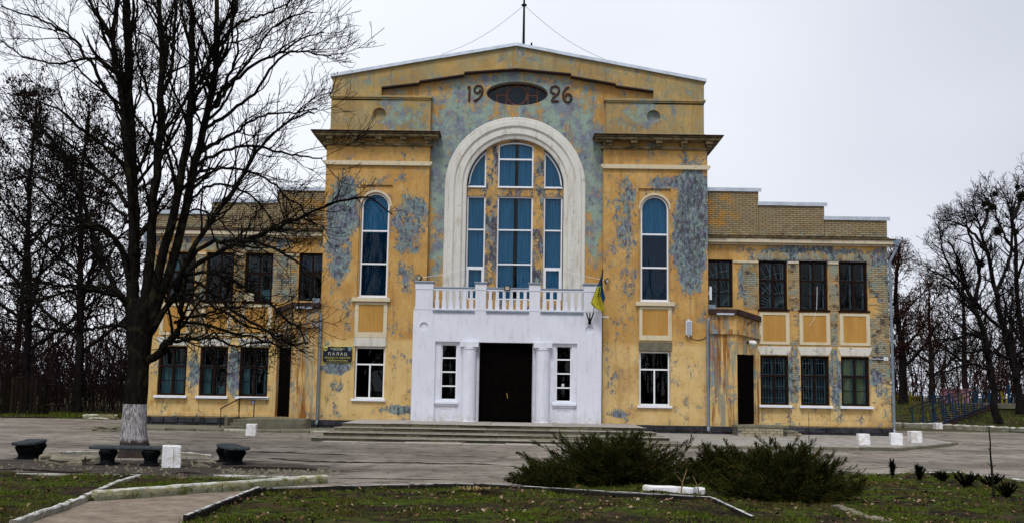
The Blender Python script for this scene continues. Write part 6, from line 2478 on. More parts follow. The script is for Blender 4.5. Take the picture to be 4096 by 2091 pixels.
# ------------------------------------------------------------------ other bare trees
def bare_tree(name, base, paths, label, cat, group, mat, seed, l1=2.2, l2=1.0, l3=.35, k1=2.2, k2=5, k3=2.0, rmin=.008, up=.12, leaves=None, ang=(28, 60), twigmat=None):
    "paths: [(points in metres, r0, r1)], first one is the trunk"
    rng = np.random.default_rng(seed)
    T_ = tag(empty(name, tuple(base)), label, cat, group)
    o_ = -np.asarray(base, float)
    PTs, RDs = [], []
    for k, (pts, r0, r1) in enumerate(paths):
        q = resample(pts, 22)
        q[1:] += rng.normal(size=(21, 3)) * .03
        r_ = np.linspace(r0, r1, 22)
        if k == 0:
            r_[:3] *= np.array([1.35, 1.15, 1.03])
        v, f = tubes(q[None], r_[None], 8)
        np_mesh('trunk' if k == 0 else 'limb', v + o_, f, mat, T_, True)
        PTs.append(q)
        RDs.append(r_)
    PTs, RDs = np.stack(PTs), np.stack(RDs)
    wts = [np.linalg.norm(np.diff(p, axis=0), axis=1).sum() for p in PTs]
    idx = np.concatenate([np.full(max(1, int(w_ * k1)), k) for k, w_ in enumerate(wts)])
    B1, S1 = grow(PTs, RDs, idx, .25, ang, (l1 * .4, l1), 8, up=up, wander=.12, rfac=.5, rmin=rmin * 1.6, rng=rng)
    B2, S2 = grow(B1, S1, len(B1) * k2, .15, (25, 60), (l2 * .4, l2), 5, up=up * 1.3, wander=.14, rfac=.6, rmin=rmin * 1.2, rng=rng)
    B3, S3 = grow(B2, S2, int(len(B2) * k3), .2, (25, 60), (l3 * .4, l3), 3, up=.2, wander=.1, rfac=.8, rmin=rmin, rng=rng)
    v, f = join([tubes(B1, S1, 4), tubes(B2, S2, 3), tubes(B3, S3, 3)])
    np_mesh('twigs', v + o_, f, twigmat or mat, T_, False, kind='stuff')
    if leaves:
        n, size, lm = leaves
        j = rng.integers(0, len(B3), n)
        c = B3[j, 1] + rng.normal(size=(n, 3)) * .12
        a = nrmz(rng.normal(size=(n, 3)) + np.array([0, 0, -1.4]))
        b = nrmz(np.cross(a, rng.normal(size=(n, 3))))
        s1 = size * (0.6 + .8 * rng.random((n, 1)))
        V = np.stack([c, c + a * s1 * .5 + b * s1 * .22, c + a * s1, c + a * s1 * .5 - b * s1 * .22], 1).reshape(-1, 3)
        F = np.arange(4 * n).reshape(-1, 4)
        np_mesh('dry_seed_clusters', V + o_, F, lm, T_, False, kind='stuff')
    return T_


def auto_paths(base, h, r, seed, nl=7, spread=.45, lean=(0, 0), first=.25):
    rng = np.random.default_rng(seed)
    b = np.asarray(base, float)
    tr = [b, b + [lean[0] * .3, lean[1] * .3, h * .33], b + [lean[0] * .65 + rng.normal() * .2, lean[1] * .6, h * .66], b + [lean[0], lean[1], h]]
    out_ = [(tr, r, r * .18)]
    q = resample(tr, 30)
    for k in range(nl):
        t = first + (.85 - first) * (k + rng.random() * .6) / nl
        i = int(t * 29)
        az = k * 2.4 + rng.random()
        ln = h * spread * (1.15 - .75 * t)
        d = np.array([math.cos(az), math.sin(az), 0])
        p = q[i]
        out_.append(([p, p + d * ln * .35 + [0, 0, ln * .28], p + d * ln * .7 + [0, 0, ln * .65], p + d * ln * .95 + [0, 0, ln * 1.1]], r * (1 - t) * .6, .012))
    return out_


M['seed'] = plain('dry_seed_brown', (.016, .010, .009), .95, .0, var=.5)
M['dry_leaf'] = plain('dry_reddish_leaves', (.060, .026, .018), .95, .0, var=.5)

# right: leaning trees traced from the photograph
RY = 15.5


def pp(lst, y0, dy=0):
    n = len(lst)
    return [P(x, y, y0 + dy * k / max(1, n - 1)) for k, (x, y) in enumerate(lst)]


rt = [(pp([(2509, 1074), (2500, 1000), (2480, 860), (2455, 780), (2433, 716), (2405, 640), (2385, 600)], RY, 1), .22, .02),
      (pp([(2478, 850), (2440, 840), (2400, 850), (2360, 855), (2325, 880)], RY, -1.5), .10, .015), (pp([(2460, 790), (2420, 740), (2385, 700), (2340, 680), (2320, 665)], RY, 1.5), .11, .015),
      (pp([(2450, 765), (2465, 690), (2445, 610), (2432, 560), (2420, 530)], RY, -1), .12, .012), (pp([(2435, 720), (2400, 690), (2370, 620), (2362, 560)], RY, -2), .09, .012),
      (pp([(2490, 930), (2440, 915), (2390, 930), (2340, 945)], RY, -2), .08, .012), (pp([(2486, 900), (2530, 850), (2560, 780), (2580, 720)], RY, 1), .10, .015)]
bare_tree('leaning_tree', rt[0][0][0] * [1, 1, 0], rt, 'dark bare tree leaning left beside the railed ramp', 'tree', 'bare trees right of the wing', M['bark_far'], 3, l1=2.3, l2=1.0, k1=4.6, k2=6, k3=2.4, rmin=.007)
rt = [(pp([(2568, 1040), (2558, 957), (2519, 806), (2498, 698), (2475, 610), (2460, 560), (2450, 520)], RY + 5, 1), .23, .02),
      (pp([(2555, 950), (2590, 860), (2600, 760), (2585, 660)], RY + 5, -1), .16, .02), (pp([(2505, 740), (2540, 650), (2545, 560), (2530, 500), (2518, 480)], RY + 5, 1), .12, .012),
      (pp([(2525, 830), (2470, 780), (2430, 720), (2400, 650)], RY + 5, -2), .10, .012), (pp([(2480, 630), (2440, 580), (2400, 560), (2370, 555)], RY + 5, 2), .10, .012), (pp([(2468, 580), (2490, 520), (2482, 500), (2470, 490)], RY + 5, 2), .09, .012),
      (pp([(2545, 560), (2570, 500), (2590, 460), (2600, 440)], RY + 5, 2), .12, .015), (pp([(2540, 900), (2480, 880), (2430, 890), (2390, 905)], RY + 5, -2), .09, .012)]
bare_tree('nest_tree', rt[0][0][0] * [1, 1, 0], rt, 'tall bare tree with dark round clumps in its crown at the right edge', 'tree', 'bare trees right of the wing', M['bark_far'], 4, l1=2.3, l2=1.0, k1=4.2, k2=6, k3=2.4, rmin=.0075)
rt = [(pp([(2600, 1060), (2585, 900), (2560, 760), (2555, 600), (2545, 520), (2560, 470)], RY + 9, 1), .22, .02)] + [(pp(l_, RY + 9, d_), .09, .010) for l_, d_ in
      (([(2580, 880), (2540, 800), (2520, 720), (2500, 640)], 2), ([(2560, 700), (2590, 600), (2600, 520), (2590, 470)], -2), ([(2556, 640), (2520, 580), (2500, 520), (2490, 470)], -1.5), ([(2585, 930), (2540, 900), (2500, 880), (2470, 830)], 1))]
bare_tree('edge_tree', rt[0][0][0] * [1, 1, 0], rt, 'bare tree half out of view behind the tree with round clumps', 'tree', 'bare trees right of the wing', M['bark_far'], 5, l1=2.3, l2=1.0, k1=2.6, k2=5, k3=2.0, rmin=.012)
for k, (px, py, r_) in enumerate(((2508, 582, .30), (2499, 522, .20), (2476, 514, .16), (2571, 494, .36), (2502, 488, .13), (2559, 471, .14), (2484, 530, .13), (2467, 662, .26), (2552, 585, .22))):
    c = P(px, py, RY + 5.5)
    rng = np.random.default_rng(90 + k)
    n = 260
    d = nrmz(rng.normal(size=(n, 3)))
    A = np.stack([d * .05, d * r_ * .6 + rng.normal(size=(n, 3)) * .04, d * r_ * (.8 + .4 * rng.random((n, 1)))], 1)
    v, f = tubes(A, np.full((n, 3), .011), 3)
    o = np_mesh('mistletoe', v, f, plain('mistletoe_green_black', (.016, .018, .008), .9) if k == 0 else bpy.data.materials['mistletoe_green_black'])
    o.location = c
    tag(o, ['large dark twig clump in the middle of the right-hand tall crown', 'dark clump high in the tall crown above the large clump', 'small clump left of the high pair in the tall crown', 'largest clump at the extreme right edge of the sky', 'small clump near the top of the tall crown',
            'small clump topmost at the right edge of the tall crown', 'tiny clump below the high pair in the tall crown', 'dark clump low in the tall crown beside the leaning tree', 'dark clump between the large clump and the picture edge'][k], 'mistletoe', 'dark round clumps in the right-hand trees')
b = G(2268, 1045) * 0 + P(2272, 1010, 27)
b = np.array([b[0], 27, .9])
rt = auto_paths(b, 10.2, .30, 8, 9, .30, (0.1, 0), .2)
bare_tree('larch', b, rt, 'reddish brown fine-twigged tree close behind the wing corner', 'tree', 'trees behind the grass bank', M['bark_far'], 9, l1=1.9, l2=.9, l3=.4, k1=4.5, k2=6, k3=2.0, rmin=.010, up=.06, twigmat=M['bark_brown'], leaves=(9000, .10, M['dry_leaf']))
tz_ = [(31.0, 40, 9, .25), (36, 46, 11, .3), (42, 50, 10, .28), (27.5, 48, 8, .22), (47, 58, 11, .3), (33, 60, 10, .25), (39.5, 36, 9, .25)]
far_labels = ['slender brownish tree behind the coloured fence, nearest the wing', 'brownish tree behind the blue railings of the ramp', 'dark tree behind the fence near the picture edge', 'low brown tree directly behind the wing corner', 'far tree at the right picture edge', 'far tree seen between the ramp and the fence', 'brown twiggy tree right behind the top of the ramp']
for k, (x, y, h, r) in enumerate(tz_):
    bare_tree('far_tree', np.array([x, y, .8]), auto_paths((x, y, .8), h, r, 20 + k, 8, .38), far_labels[k], 'tree', 'trees behind the grass bank', M['bark_purple'], 30 + k, l1=2.0, l2=1.0, k1=2.4, k2=4, k3=1.4, rmin=.014, twigmat=M['bark_brown'] if k % 2 else M['bark_purple'])

# left: the seed-hung tree, others of the wood
lt = [((-21.5, 13.0, 0), 15.5, .24, 40, 'tall dark tree hung with dry seed clusters at the far left', 11, .46, 11000),
      ((-25.5, 16.0, 0), 16.5, .24, 41, 'tall seed-hung tree at the left picture edge', 10, .42, 8000),
      ((-17.3, 17.5, 0), 8.5, .16, 42, 'reddish leaning tree in the thicket between fence and trunk', 9, .42, 2500),
      ((-19.4, 24, 0), 9.0, .16, 43, 'slim dark tree deeper in the thicket behind the fence', 8, .40, 2000),
      ((-15.9, 22, 0), 6.0, .2, 44, 'low brown tree hard by the left wing corner', 8, .42, 2000),
      ((-24, 27, 0), 10.5, .18, 45, 'dark tree behind the plank fence, left of the reddish one', 9, .42, 1800),
      ((-30, 24, 0), 14, .22, 46, 'tree beyond the plank fence at the left edge', 9, .42, 1800)]
for k, (b, h, r, sd_, lab, nl, spr, nleaf) in enumerate(lt):
    bare_tree('wood_tree', np.array(b), auto_paths(b, h, r, sd_, nl, spr, (rd.uniform(-.8, .8), 0), .2), lab, 'tree', 'trees of the wood on the left', M['bark_far'], 50 + k, l1=2.6, l2=1.2, l3=.45, k1=3.4 if k < 2 else 2.4, k2=6 if k < 2 else 5, k3=2.0 if k < 2 else 1.5, rmin=.0085,
              twigmat=M['bark_purple'], leaves=(nleaf, .17 if k < 2 else .12, M['seed'] if k < 2 else M['dry_leaf']), up=.08 if k < 2 else .12)


def thicket(name, region, n, hmin, hmax, mat, seed, r=.02, k2=7, l2=(.5, 1.4), rmin=.011):
    rng = np.random.default_rng(seed)
    p = np.stack([rng.uniform(region[0], region[1], n), rng.uniform(region[2], region[3], n), np.full(n, region[4] if len(region) > 4 else -.05)], 1)
    h = rng.uniform(hmin, hmax, (n, 1))
    d = nrmz(np.concatenate([rng.normal(size=(n, 2)) * .22, np.ones((n, 1))], 1))
    pts = [p]
    for k in range(6):
        p = p + d * h / 6
        pts.append(p)
        d = nrmz(d + rng.normal(size=(n, 3)) * .13 + [0, 0, .04])
    PT = np.stack(pts, 1)
    RD = np.maximum(r * (h / hmax) * np.linspace(1, .25, 7)[None], rmin)
    B1, S1 = grow(PT, RD, n * k2, .12, (25, 65), l2, 4, up=.15, wander=.2, rfac=.6, rmin=rmin, rng=rng)
    B2, S2 = grow(B1, S1, len(B1) * 2, .1, (25, 70), (l2[0] * .5, l2[1] * .5), 3, up=.1, wander=.2, rfac=.7, rmin=rmin, rng=rng)
    v, f = join([tubes(PT, RD, 4), tubes(B1, S1, 3), tubes(B2, S2, 3)])
    return np_mesh(name, v, f, mat, None, False, kind='stuff')


thicket('undergrowth', (-34, -14.8, 11, 20), 420, 1.6, 4.6, M['bark_purple'], 1, r=.03)
thicket('undergrowth', (-40, -13, 20, 40), 420, 2.5, 7.0, M['bark_brown'], 2, r=.04, k2=7, rmin=.016)
thicket('far_wood', (-95, -14, 45, 90), 560, 6, 12, M['bark_purple'], 3, r=.09, k2=5, l2=(1.0, 3.0), rmin=.028)
thicket('far_wood', (16, 95, 60, 100, .5), 560, 6, 12, M['bark_purple'], 4, r=.09, k2=5, l2=(1.0, 3.0), rmin=.028)
thicket('undergrowth', (17, 60, 36, 58, .8), 320, 2.0, 5.0, M['bark_brown'], 5, r=.03, k2=7, rmin=.016)
thicket('park_trees', (-45, 45, -78, -64), 420, 9, 16, M['bark_purple'], 6, r=.16, k2=5, l2=(1.0, 3.2), rmin=.03)

# ------------------------------------------------------------------ fences and ramp in the background
FN = tag(empty('plank_fence', (-24, 9, 0)), 'dark weathered vertical plank fence with a rail at the far left', 'fence')
M['plank'] = stone('dark_old_plank', (.024, .017, .012), (.012, .009, .007), .7, bump=.02)
x = -34.0
yl = lambda x_: 8.6 + (x_ + 18) * -.06
while x < -21.2:
    w_ = rd.uniform(.12, .18)
    m = MB()
    zt = 1.75 + rd.uniform(-.09, .09)
    m.box(x, x + w_, yl(x), yl(x) + .03, .02, zt)
    o = at_parent(m, 'plank', M['plank'], FN)
    x += w_ + rd.uniform(.03, .10)
for z in (.5, 1.42):
    m = MB(); m.box(-34, -17.9, yl(-34) + .05 - .0, yl(-18) + .14, z, z + .09)
    m = MB()
    m.tube([(-34, yl(-34) + .06, z), (-20.8, yl(-20.8) + .06, z)], .045, 5)
    at_parent(m, 'rail', M['plank'], FN)
for x in (-31, -28, -25, -22.8, -21.2):
    m = MB(); m.box(x - .07, x + .07, yl(x) + .1, yl(x) + .24, 0, 1.6)
    at_parent(m, 'post', M['plank'], FN)

M['fence_yellow'] = plain('yellow_fence_paint', (.22, .175, .010), .7, .1, var=.2)
M['fence_blue'] = plain('blue_fence_paint', (.010, .038, .085), .7, .1, var=.2)
FY = 31.0
spans = [(2250, 2262, 'y'), (2263, 2288, 'b'), (2289, 2318, 'y'), (2319, 2350, 'b'), (2351, 2386, 'b'), (2387, 2412, 'b'), (2413, 2452, 'y'), (2453, 2488, 'b'), (2489, 2519, 'b'), (2520, 2538, 'y')]
for k, (a, b, c) in enumerate(spans):
    xa, xb = P(a, 1010, FY)[0], P(b, 1010, FY)[0]
    zb = P(a, 1022, FY)[2]
    s = tag(empty('fence_panel', (xa, FY, zb)), '%s low picket fence panel %s' % ('yellow' if c == 'y' else 'blue', ['just past the drainpipe of the wing', 'behind the dark larch trunk', 'left of the ramp with a white spot behind', 'behind the start of the ramp rails', 'under the lowest ramp rail', 'between two yellow panels behind the ramp', 'seen through the ramp railings', 'near the top of the ramp', 'behind the leaning trunk', 'right of the leaning trunk'][k]), 'fence', 'coloured fence panels beyond the bank')
    mt = M['fence_yellow'] if c == 'y' else M['fence_blue']
    W_ = xb - xa
    for z in (.15, .66):
        m = MB(); m.box(0, W_, -.02, .02, z, z + .05); m.build('rail', mt, s)
    n = max(3, int(W_ / .14))
    for i in range(n):
        x = W_ * (i + .5) / n
        m = MB(); m.tube([(x, -.03, .02), (x + .05 * math.sin(i * 2.1), -.03, .4), (x, -.03, .78)], .022, 5); m.build('picket', mt, s)
    m = MB(); m.box(-.05, .05, -.05, .05, -.3, 1.0); m.build('post', mt, s)
a, b = P(2538, 1000, 26), P(2580, 1000, 26)
s = tag(empty('blue_railing', (a[0], 26, .95)), 'blue railing with curved bars at the top of the ramp by the picture edge', 'railing')
W_ = b[0] - a[0]
for z in (.15, .75):
    m = MB(); m.box(0, W_, -.02, .02, z, z + .05); m.build('rail', M['fence_blue'], s)
for i in range(8):
    x = W_ * (i + .5) / 8
    m = MB(); m.tube([(x - .08, 0, .15), (x + .05, 0, .45), (x + .08, 0, .75)], .018, 5); m.build('bar', M['fence_blue'], s)
m = MB(); m.box(-.05, .05, -.05, .05, -.3, 1.35); m.build('post', M['fence_blue'], s)
a, b = P(2370, 1000, 44), P(2440, 1000, 44)
m = MB(); m.box(a[0], b[0], 44, 44.4, .3, 2.0); m.box(a[0] - .1, b[0] + .1, 43.95, 44.45, 2.0, 2.1)
tag(m.build('pink_wall', plain('pink_render', (.42, .20, .25), .9)), 'low pink wall glimpsed behind the fence and ramp', 'wall')

# ramp with treads and three rails
b0_, b1_ = np.array([20.35, 14.6, .02]), np.array([21.4, 13.3, .02])
t0_, t1_ = P(2440.8, 1016, 25.5), P(2500, 1018, 23.5)
b0_ = G(2294.6, 1070.6); b1_ = G(2352, 1076)
RM = tag(empty('stepped_ramp', tuple(float(q) for q in b0_)), 'long brown stepped ramp with three blue handrails up the grass bank', 'ramp')
NT = 13
for k in range(NT):
    u, u2 = k / NT, (k + 1) / NT
    A, Bq, C_, D_ = b0_ + (t0_ - b0_) * u, b1_ + (t1_ - b1_) * u, b1_ + (t1_ - b1_) * u2, b0_ + (t0_ - b0_) * u2
    m = MB()
    z = A[2] + .10
    m.slab([(A[0], A[1]), (Bq[0], Bq[1]), (C_[0], C_[1]), (D_[0], D_[1])][::1], z - .35, z)
    at_parent(m, 'tread', plain('brown_tread', (.035, .02, .016), .8) if k == 0 else bpy.data.materials['brown_tread'], RM)
    m = MB()
    m.tube([tuple(A + [0, 0, .115]), tuple(Bq + [0, 0, .115])], .02, 5)
    at_parent(m, 'nosing', M['concrete'], RM)
m = MB()
P2 = P(2580, 1016, 24)
m.slab([(t1_[0], t1_[1]), (P2[0], P2[1] - 1), (P2[0], P2[1] + 1.0), (t0_[0], t0_[1])], t0_[2] - .2, t0_[2] + .1)
at_parent(m, 'top_platform', M['concrete'], RM)
for fr in (0.0, .48, 1.0):
    A, T_ = b0_ + (b1_ - b0_) * fr, t0_ + (t1_ - t0_) * fr
    h = np.array([0, 0, .98])
    m = MB()
    d = (T_ - A) / np.linalg.norm(T_ - A)
    m.tube([tuple(A + h * .75 - d * .25), tuple(A + h * .95 - d * .3), tuple(A + h + d * 0), tuple(T_ + h), tuple(T_ + h + d * 1.2)], .032, 6)
    at_parent(m, 'handrail', M['black'], RM)
    m = MB(); m.tube([tuple(A + [0, 0, .14]), tuple(T_ + [0, 0, .14])], .026, 5); at_parent(m, 'lower_rail', M['fence_blue'], RM)
    for k in range(7):
        q = A + (T_ - A) * (k + .05) / 6.5
        m = MB(); m.tube([tuple(q + [0, 0, -.1]), tuple(q + h)], .034, 6); at_parent(m, 'post', M['fence_blue'], RM)
        if k < 6:
            q = A + (T_ - A) * (k + .55) / 6.5
            m = MB(); m.tube([tuple(q + [0, 0, .1]), tuple(q + h * .55)], .014, 5); at_parent(m, 'spindle', M['fence_yellow'], RM)

# ------------------------------------------------------------------ junipers, shrubs, sapling
M['juniper'] = None
mj = MT('dark_juniper_sprays', 1.0, .0)
r_ = mj.island()
c_ = mj.mix(mj.ramp(mj.noise(2.2, 5, .6), .35, .65), (.004, .0075, .002), (.018, .026, .006))
c_ = mj.mix(mj.math('MULTIPLY', mj.math('POWER', r_, 2.0), .7), c_, (.095, .088, .024))
c_ = mj.mix(mj.ramp(r_, .93, .95, 0, .8), c_, (.13, .075, .03))
mj.color(c_)
M['juniper'] = mj.m
M['yew'] = plain('black_green_needles', (.006, .0075, .0035), 1.0, .0, var=.4)


def juniper(centre, rx, ry, h, n, seed, label, lean=0.0, group='juniper bushes on the lawn'):
    rng = np.random.default_rng(seed)
    J = tag(empty('juniper', tuple(centre)), label, 'bush', group)
    az = rng.uniform(0, 2 * np.pi, n)
    el = np.radians(rng.uniform(6, 82, n))
    L = rng.uniform(.55, 1.0, n) + .22 * (rng.random(n) < .18)
    foot = np.stack([rng.normal(size=n) * rx * .22, rng.normal(size=n) * ry * .22, np.full(n, .02)], 1)
    tip = np.stack([np.cos(az) * np.cos(el) * rx, np.sin(az) * np.cos(el) * ry, np.sin(el) * h], 1) * L[:, None] + [lean, 0, 0] * L[:, None]
    tip[:, 2] = np.maximum(tip[:, 2], .06 + rng.random(n) * .1)
    mid = foot * .35 + tip * .66 + np.stack([np.zeros(n), np.zeros(n), -.10 * h * np.cos(el)], 1)
    mid[:, 2] = np.maximum(mid[:, 2], .05)
    tip[:, 2] += .10 * h * np.cos(el) * L
    t = np.linspace(0, 1, 9)[None, :, None]
    PT = foot[:, None] * (1 - t) ** 2 + 2 * mid[:, None] * t * (1 - t) + tip[:, None] * t ** 2
    # drooping upturned ends
    d_end = nrmz(PT[:, -1] - PT[:, -3])
    RD = np.linspace(.013, .003, 9)[None] * np.ones((n, 1))
    v0, f0 = tubes(PT, RD, 3)
    # feathery shoots along each branch: long in the middle, short at the tip, so each branch reads as a plume
    idx_ = np.repeat(np.arange(n), 34)
    K0 = len(idx_)
    tq = .22 + .78 * rng.random(K0)
    fq = np.minimum((tq * 8).astype(int), 7)
    uq = (tq * 8 - fq)[:, None]
    p0 = PT[idx_, fq] * (1 - uq) + PT[idx_, fq + 1] * uq
    tg0 = nrmz(PT[idx_, fq + 1] - PT[idx_, fq])
    sd0 = nrmz(np.cross(tg0, rng.normal(size=(K0, 3))))
    an0 = np.radians(rng.uniform(16, 40, K0))[:, None]
    d0 = nrmz(tg0 * np.cos(an0) + sd0 * np.sin(an0))
    l0 = (.05 + .24 * (1 - tq) ** .7 * (.6 + .6 * rng.random(K0)))[:, None]
    tg0 = nrmz(tg0 + [0, 0, .25])
    B1 = np.stack([p0, p0 + d0 * l0 * .45 + tg0 * l0 * .03, p0 + d0 * l0 * .85 + tg0 * l0 * .28], 1)
    S1 = np.tile(np.linspace(.0045, .002, 3), (K0, 1))
    v1, f1 = tubes(B1, S1, 3)
    # scale-leaf blades along shoots
    K = len(B1) * 8
    j = rng.integers(0, len(B1), K)
    tt = rng.random(K)
    ii_ = np.minimum((tt * 2).astype(int), 1)
    u = (tt * 2 - ii_)[:, None]
    p = B1[j, ii_] * (1 - u) + B1[j, ii_ + 1] * u
    tg = nrmz(B1[j, ii_ + 1] - B1[j, ii_])
    sd_ = nrmz(np.cross(tg, rng.normal(size=(K, 3))))
    dd = nrmz(tg + sd_ * .55)
    ln = rng.uniform(.02, .055, (K, 1))
    wv = nrmz(np.cross(dd, rng.normal(size=(K, 3)))) * .006
    V = np.stack([p - wv, p + wv, p + dd * ln], 1).reshape(-1, 3)
    F = np.arange(3 * K).reshape(-1, 3)
    v, f = join([(v0, f0), (v1, f1)])
    np_mesh('branches', v, f, M['juniper'], J, False, kind='stuff')
    np_mesh('foliage', V, F, M['juniper'], J, False, kind='stuff')
    return J


j1 = G(1548, 1222)
juniper((j1[0], j1[1] + .25, .02), 1.64, 1.15, .86, 320, 1, 'wide dark juniper bush left of its twin, before the steps')
j2 = G(1985, 1262)
juniper((j2[0], j2[1] + .1, .02), 1.32, 1.0, .80, 290, 2, 'rounder dark juniper bush nearest the camera on the right lawn')
j3 = G(1830, 1225)
juniper((j3[0], j3[1] + .3, .02), .9, .7, .62, 150, 3, 'low juniper filling the gap between the two large bushes')
j4 = G(1350, 1236)
juniper((j4[0] + .25, j4[1] + .35, .02), .6, .5, .35, 70, 4, 'low spreading juniper skirt at the left end of the wide bush', -.15)


def yew(px, py, h, w_, seed, label, single=False):
    rng = np.random.default_rng(seed)
    g = G(px, py)
    Y_ = tag(empty('small_shrub', (g[0], g[1], .02)), label, 'shrub', 'small dark shrubs on the right lawn')
    n = 16 if not single else 9
    az = rng.uniform(0, 6.28, n)
    sp = rng.uniform(.1, 1, n) * (w_ if not single else w_ * .5)
    tip = np.stack([np.cos(az) * sp, np.sin(az) * sp, h * rng.uniform(.6, 1, n) * (1 - .25 * sp / max(w_, .01))], 1)
    t = np.linspace(0, 1, 6)[None, :, None]
    PT = tip[:, None] * t * np.array([1, 1, 1]) + np.array([0, 0, 0])
    PT = PT + np.stack([np.zeros(n), np.zeros(n), np.full(n, .1 * h)], 1)[:, None] * t * (1 - t)
    RD = np.linspace(.008, .003, 6)[None] * np.ones((n, 1))
    K = n * 130
    j = rng.integers(0, n, K)
    tt = .12 + .88 * rng.random(K)
    i_ = np.minimum((tt * 5).astype(int), 4)
    u = (tt * 5 - i_)[:, None]
    p = PT[j, i_] * (1 - u) + PT[j, i_ + 1] * u
    tg = nrmz(PT[j, i_ + 1] - PT[j, i_])
    dd = nrmz(tg * .8 + rng.normal(size=(K, 3)) * .6)
    ln = rng.uniform(.03, .075, (K, 1)) * (h / .4) ** .5
    wv = nrmz(np.cross(dd, rng.normal(size=(K, 3)))) * .007
    V = np.stack([p - wv, p + wv, p + dd * ln], 1).reshape(-1, 3)
    v, f = tubes(PT, RD, 4)
    np_mesh('stems', v, f, M['yew'], Y_, False)
    np_mesh('foliage', V, np.arange(3 * K).reshape(-1, 3), M['yew'], Y_, False, kind='stuff')


yew(2245, 1203, .36, .14, 1, 'small dark conifer with a lopsided arm next to the big juniper', True)
yew(2314, 1212, .34, .15, 2, 'thin pointed dark shrub, second along the row from the juniper')
yew(2372, 1215, .22, .20, 3, 'low ragged dark shrub at the middle of the row of five')
yew(2432, 1232, .34, .2, 4, 'fan-shaped dark shrub left of the widest small shrub')
yew(2494, 1230, .30, .26, 5, 'widest small dark shrub at the right end of the row')
yew(2594 - 62, 1256, .26, .2, 6, 'dark dead-looking clump at the foot of the thin sapling')
sg_ = G(2500, 1255)
SP = tag(empty('sapling', (sg_[0], sg_[1], .02)), 'thin leafless sapling standing alone on the right lawn', 'sapling')
top = P(2488, 1075, sg_[1])
m = MB(); q_ = [Vector((0, 0, -.02)).lerp(Vector((top[0] - sg_[0], 0, top[2])), t) + Vector((rd.uniform(-.006, .006), 0, 0)) for t in np.linspace(0, 1, 10)]
m.tube(q_, list(np.linspace(.022, .008, 10)), 6); m.build('stem', M['bark'], SP)
for t, dx, dz in ((.52, -.07, .07), (.5, .06, .03), (.72, -.03, .04), (.3, .04, .05)):
    p = q_[int(t * 9)]
    m = MB(); m.tube([p, p + Vector((dx, 0, dz))], [.009, .004], 5); m.build('twig', M['bark'], SP)
# stalks poking up by the white kerb stone and on the pavement
w1 = G(2035, 1118)
m = MB(); m.tube([(0, 0, 0), (.01, 0, .5), (-.005, 0, 1.0)], [.012, .009, .005], 5)
o = m.build('dry_stalk', M['bark']); o.location = (w1[0], w1[1], .04); tag(o, 'thin dry stalk rising before the brick wing above the juniper', 'stalk')
for k, (px, py, h, dx) in enumerate(((1712, 1252, .42, .1), (1760, 1250, .3, -.1))):
    w1 = G(px, py)
    m = MB(); m.tube([(0, 0, 0), (dx * .3, 0, h * .5), (dx, 0, h)], [.012, .01, .006], 5)
    m.tube([(dx * .3, 0, h * .5), (-dx * .6, 0, h * .75)], [.007, .004], 4)
    o = m.build('dry_stalk', plain('straw_stalk', (.20, .14, .06)) if k == 0 else bpy.data.materials['straw_stalk']); o.location = (w1[0], w1[1], .02)
    tag(o, ['pale forked dry stalk before the white kerb stone', 'shorter pale dry stalk at the right end of the white kerb stone'][k], 'stalk')

# withered perennial tuft on a dark mound in the near lawn
gt = G(1188, 1247)
TF = tag(empty('withered_tuft', (gt[0], gt[1], .02)), 'pale withered perennial tuft on a dark mound in the near lawn', 'plant')
m = MB()
trd = random.Random(4)
for k in range(46):
    a, s_ = trd.uniform(0, 6.28), trd.uniform(.05, .30)
    p0 = Vector((.12 * math.cos(a), .08 * math.sin(a), .04))
    p1 = p0 + Vector((s_ * math.cos(a) * .8, s_ * math.sin(a) * .5, .05))
    w = Vector((-math.sin(a), math.cos(a), 0)) * .008
    q1 = p0.lerp(p1, .55) + Vector((0, 0, .05))
    m.poly([p0 - w, p0 + w, q1 + w, q1 - w])
    m.poly([q1 - w, q1 + w, p1])
m.build('blades', plain('withered_straw', (.26, .19, .085), .95, .0), TF)
m = MB()
m.lathe(0, 0, [(.55, -.03), (.42, .03), (.2, .06), (.02, .065)], 18)
o = m.build('mound', plain('black_soil', (.012, .009, .007), 1.0, .0, var=.5, bump=.03), TF, smooth=True)
o.scale = (1.2, .7, 1)

# ------------------------------------------------------------------ grass, leaf litter
mg = MT('short_winter_grass', 1.0, .0)
r_ = mg.island()
c_ = mg.mix(r_, (.022, .044, .004), (.125, .165, .018))
c_ = mg.mix(mg.ramp(mg.noise(1.1, 8, .7), .46, .60, 0, .85), c_, (.080, .058, .022))
mg.color(c_)
ml = MT('dead_leaves', .9, .15)
r_ = ml.island()
rp = ml.n('ShaderNodeValToRGB')
rp.color_ramp.elements[0].color = (.022, .012, .008, 1)
rp.color_ramp.elements[1].color = (.36, .30, .22, 1)
for pos_, c in ((.4, (.065, .034, .017, 1)), (.72, (.15, .08, .042, 1)), (.92, (.27, .18, .11, 1))):
    e = rp.color_ramp.elements.new(pos_)
    e.color = c
ml.l(r_, rp.inputs[0])
ml.color(rp.outputs[0])


def scatter(poly, n, seed, fn):
    rng = np.random.default_rng(seed)
    px, py = [q[0] for q in poly], [q[1] for q in poly]
    X, Y = rng.uniform(max(min(px), -12.5), min(max(px), 12.5), n), rng.uniform(max(min(py), -28), max(py), n)
    k = inside(poly, X, Y)
    X, Y = X[k], Y[k]
    return fn(X, Y, rng)


def ground_at(X, Y):
    return np.array([max(.014, fill_height(x, y)) for x, y in zip(X, Y)])


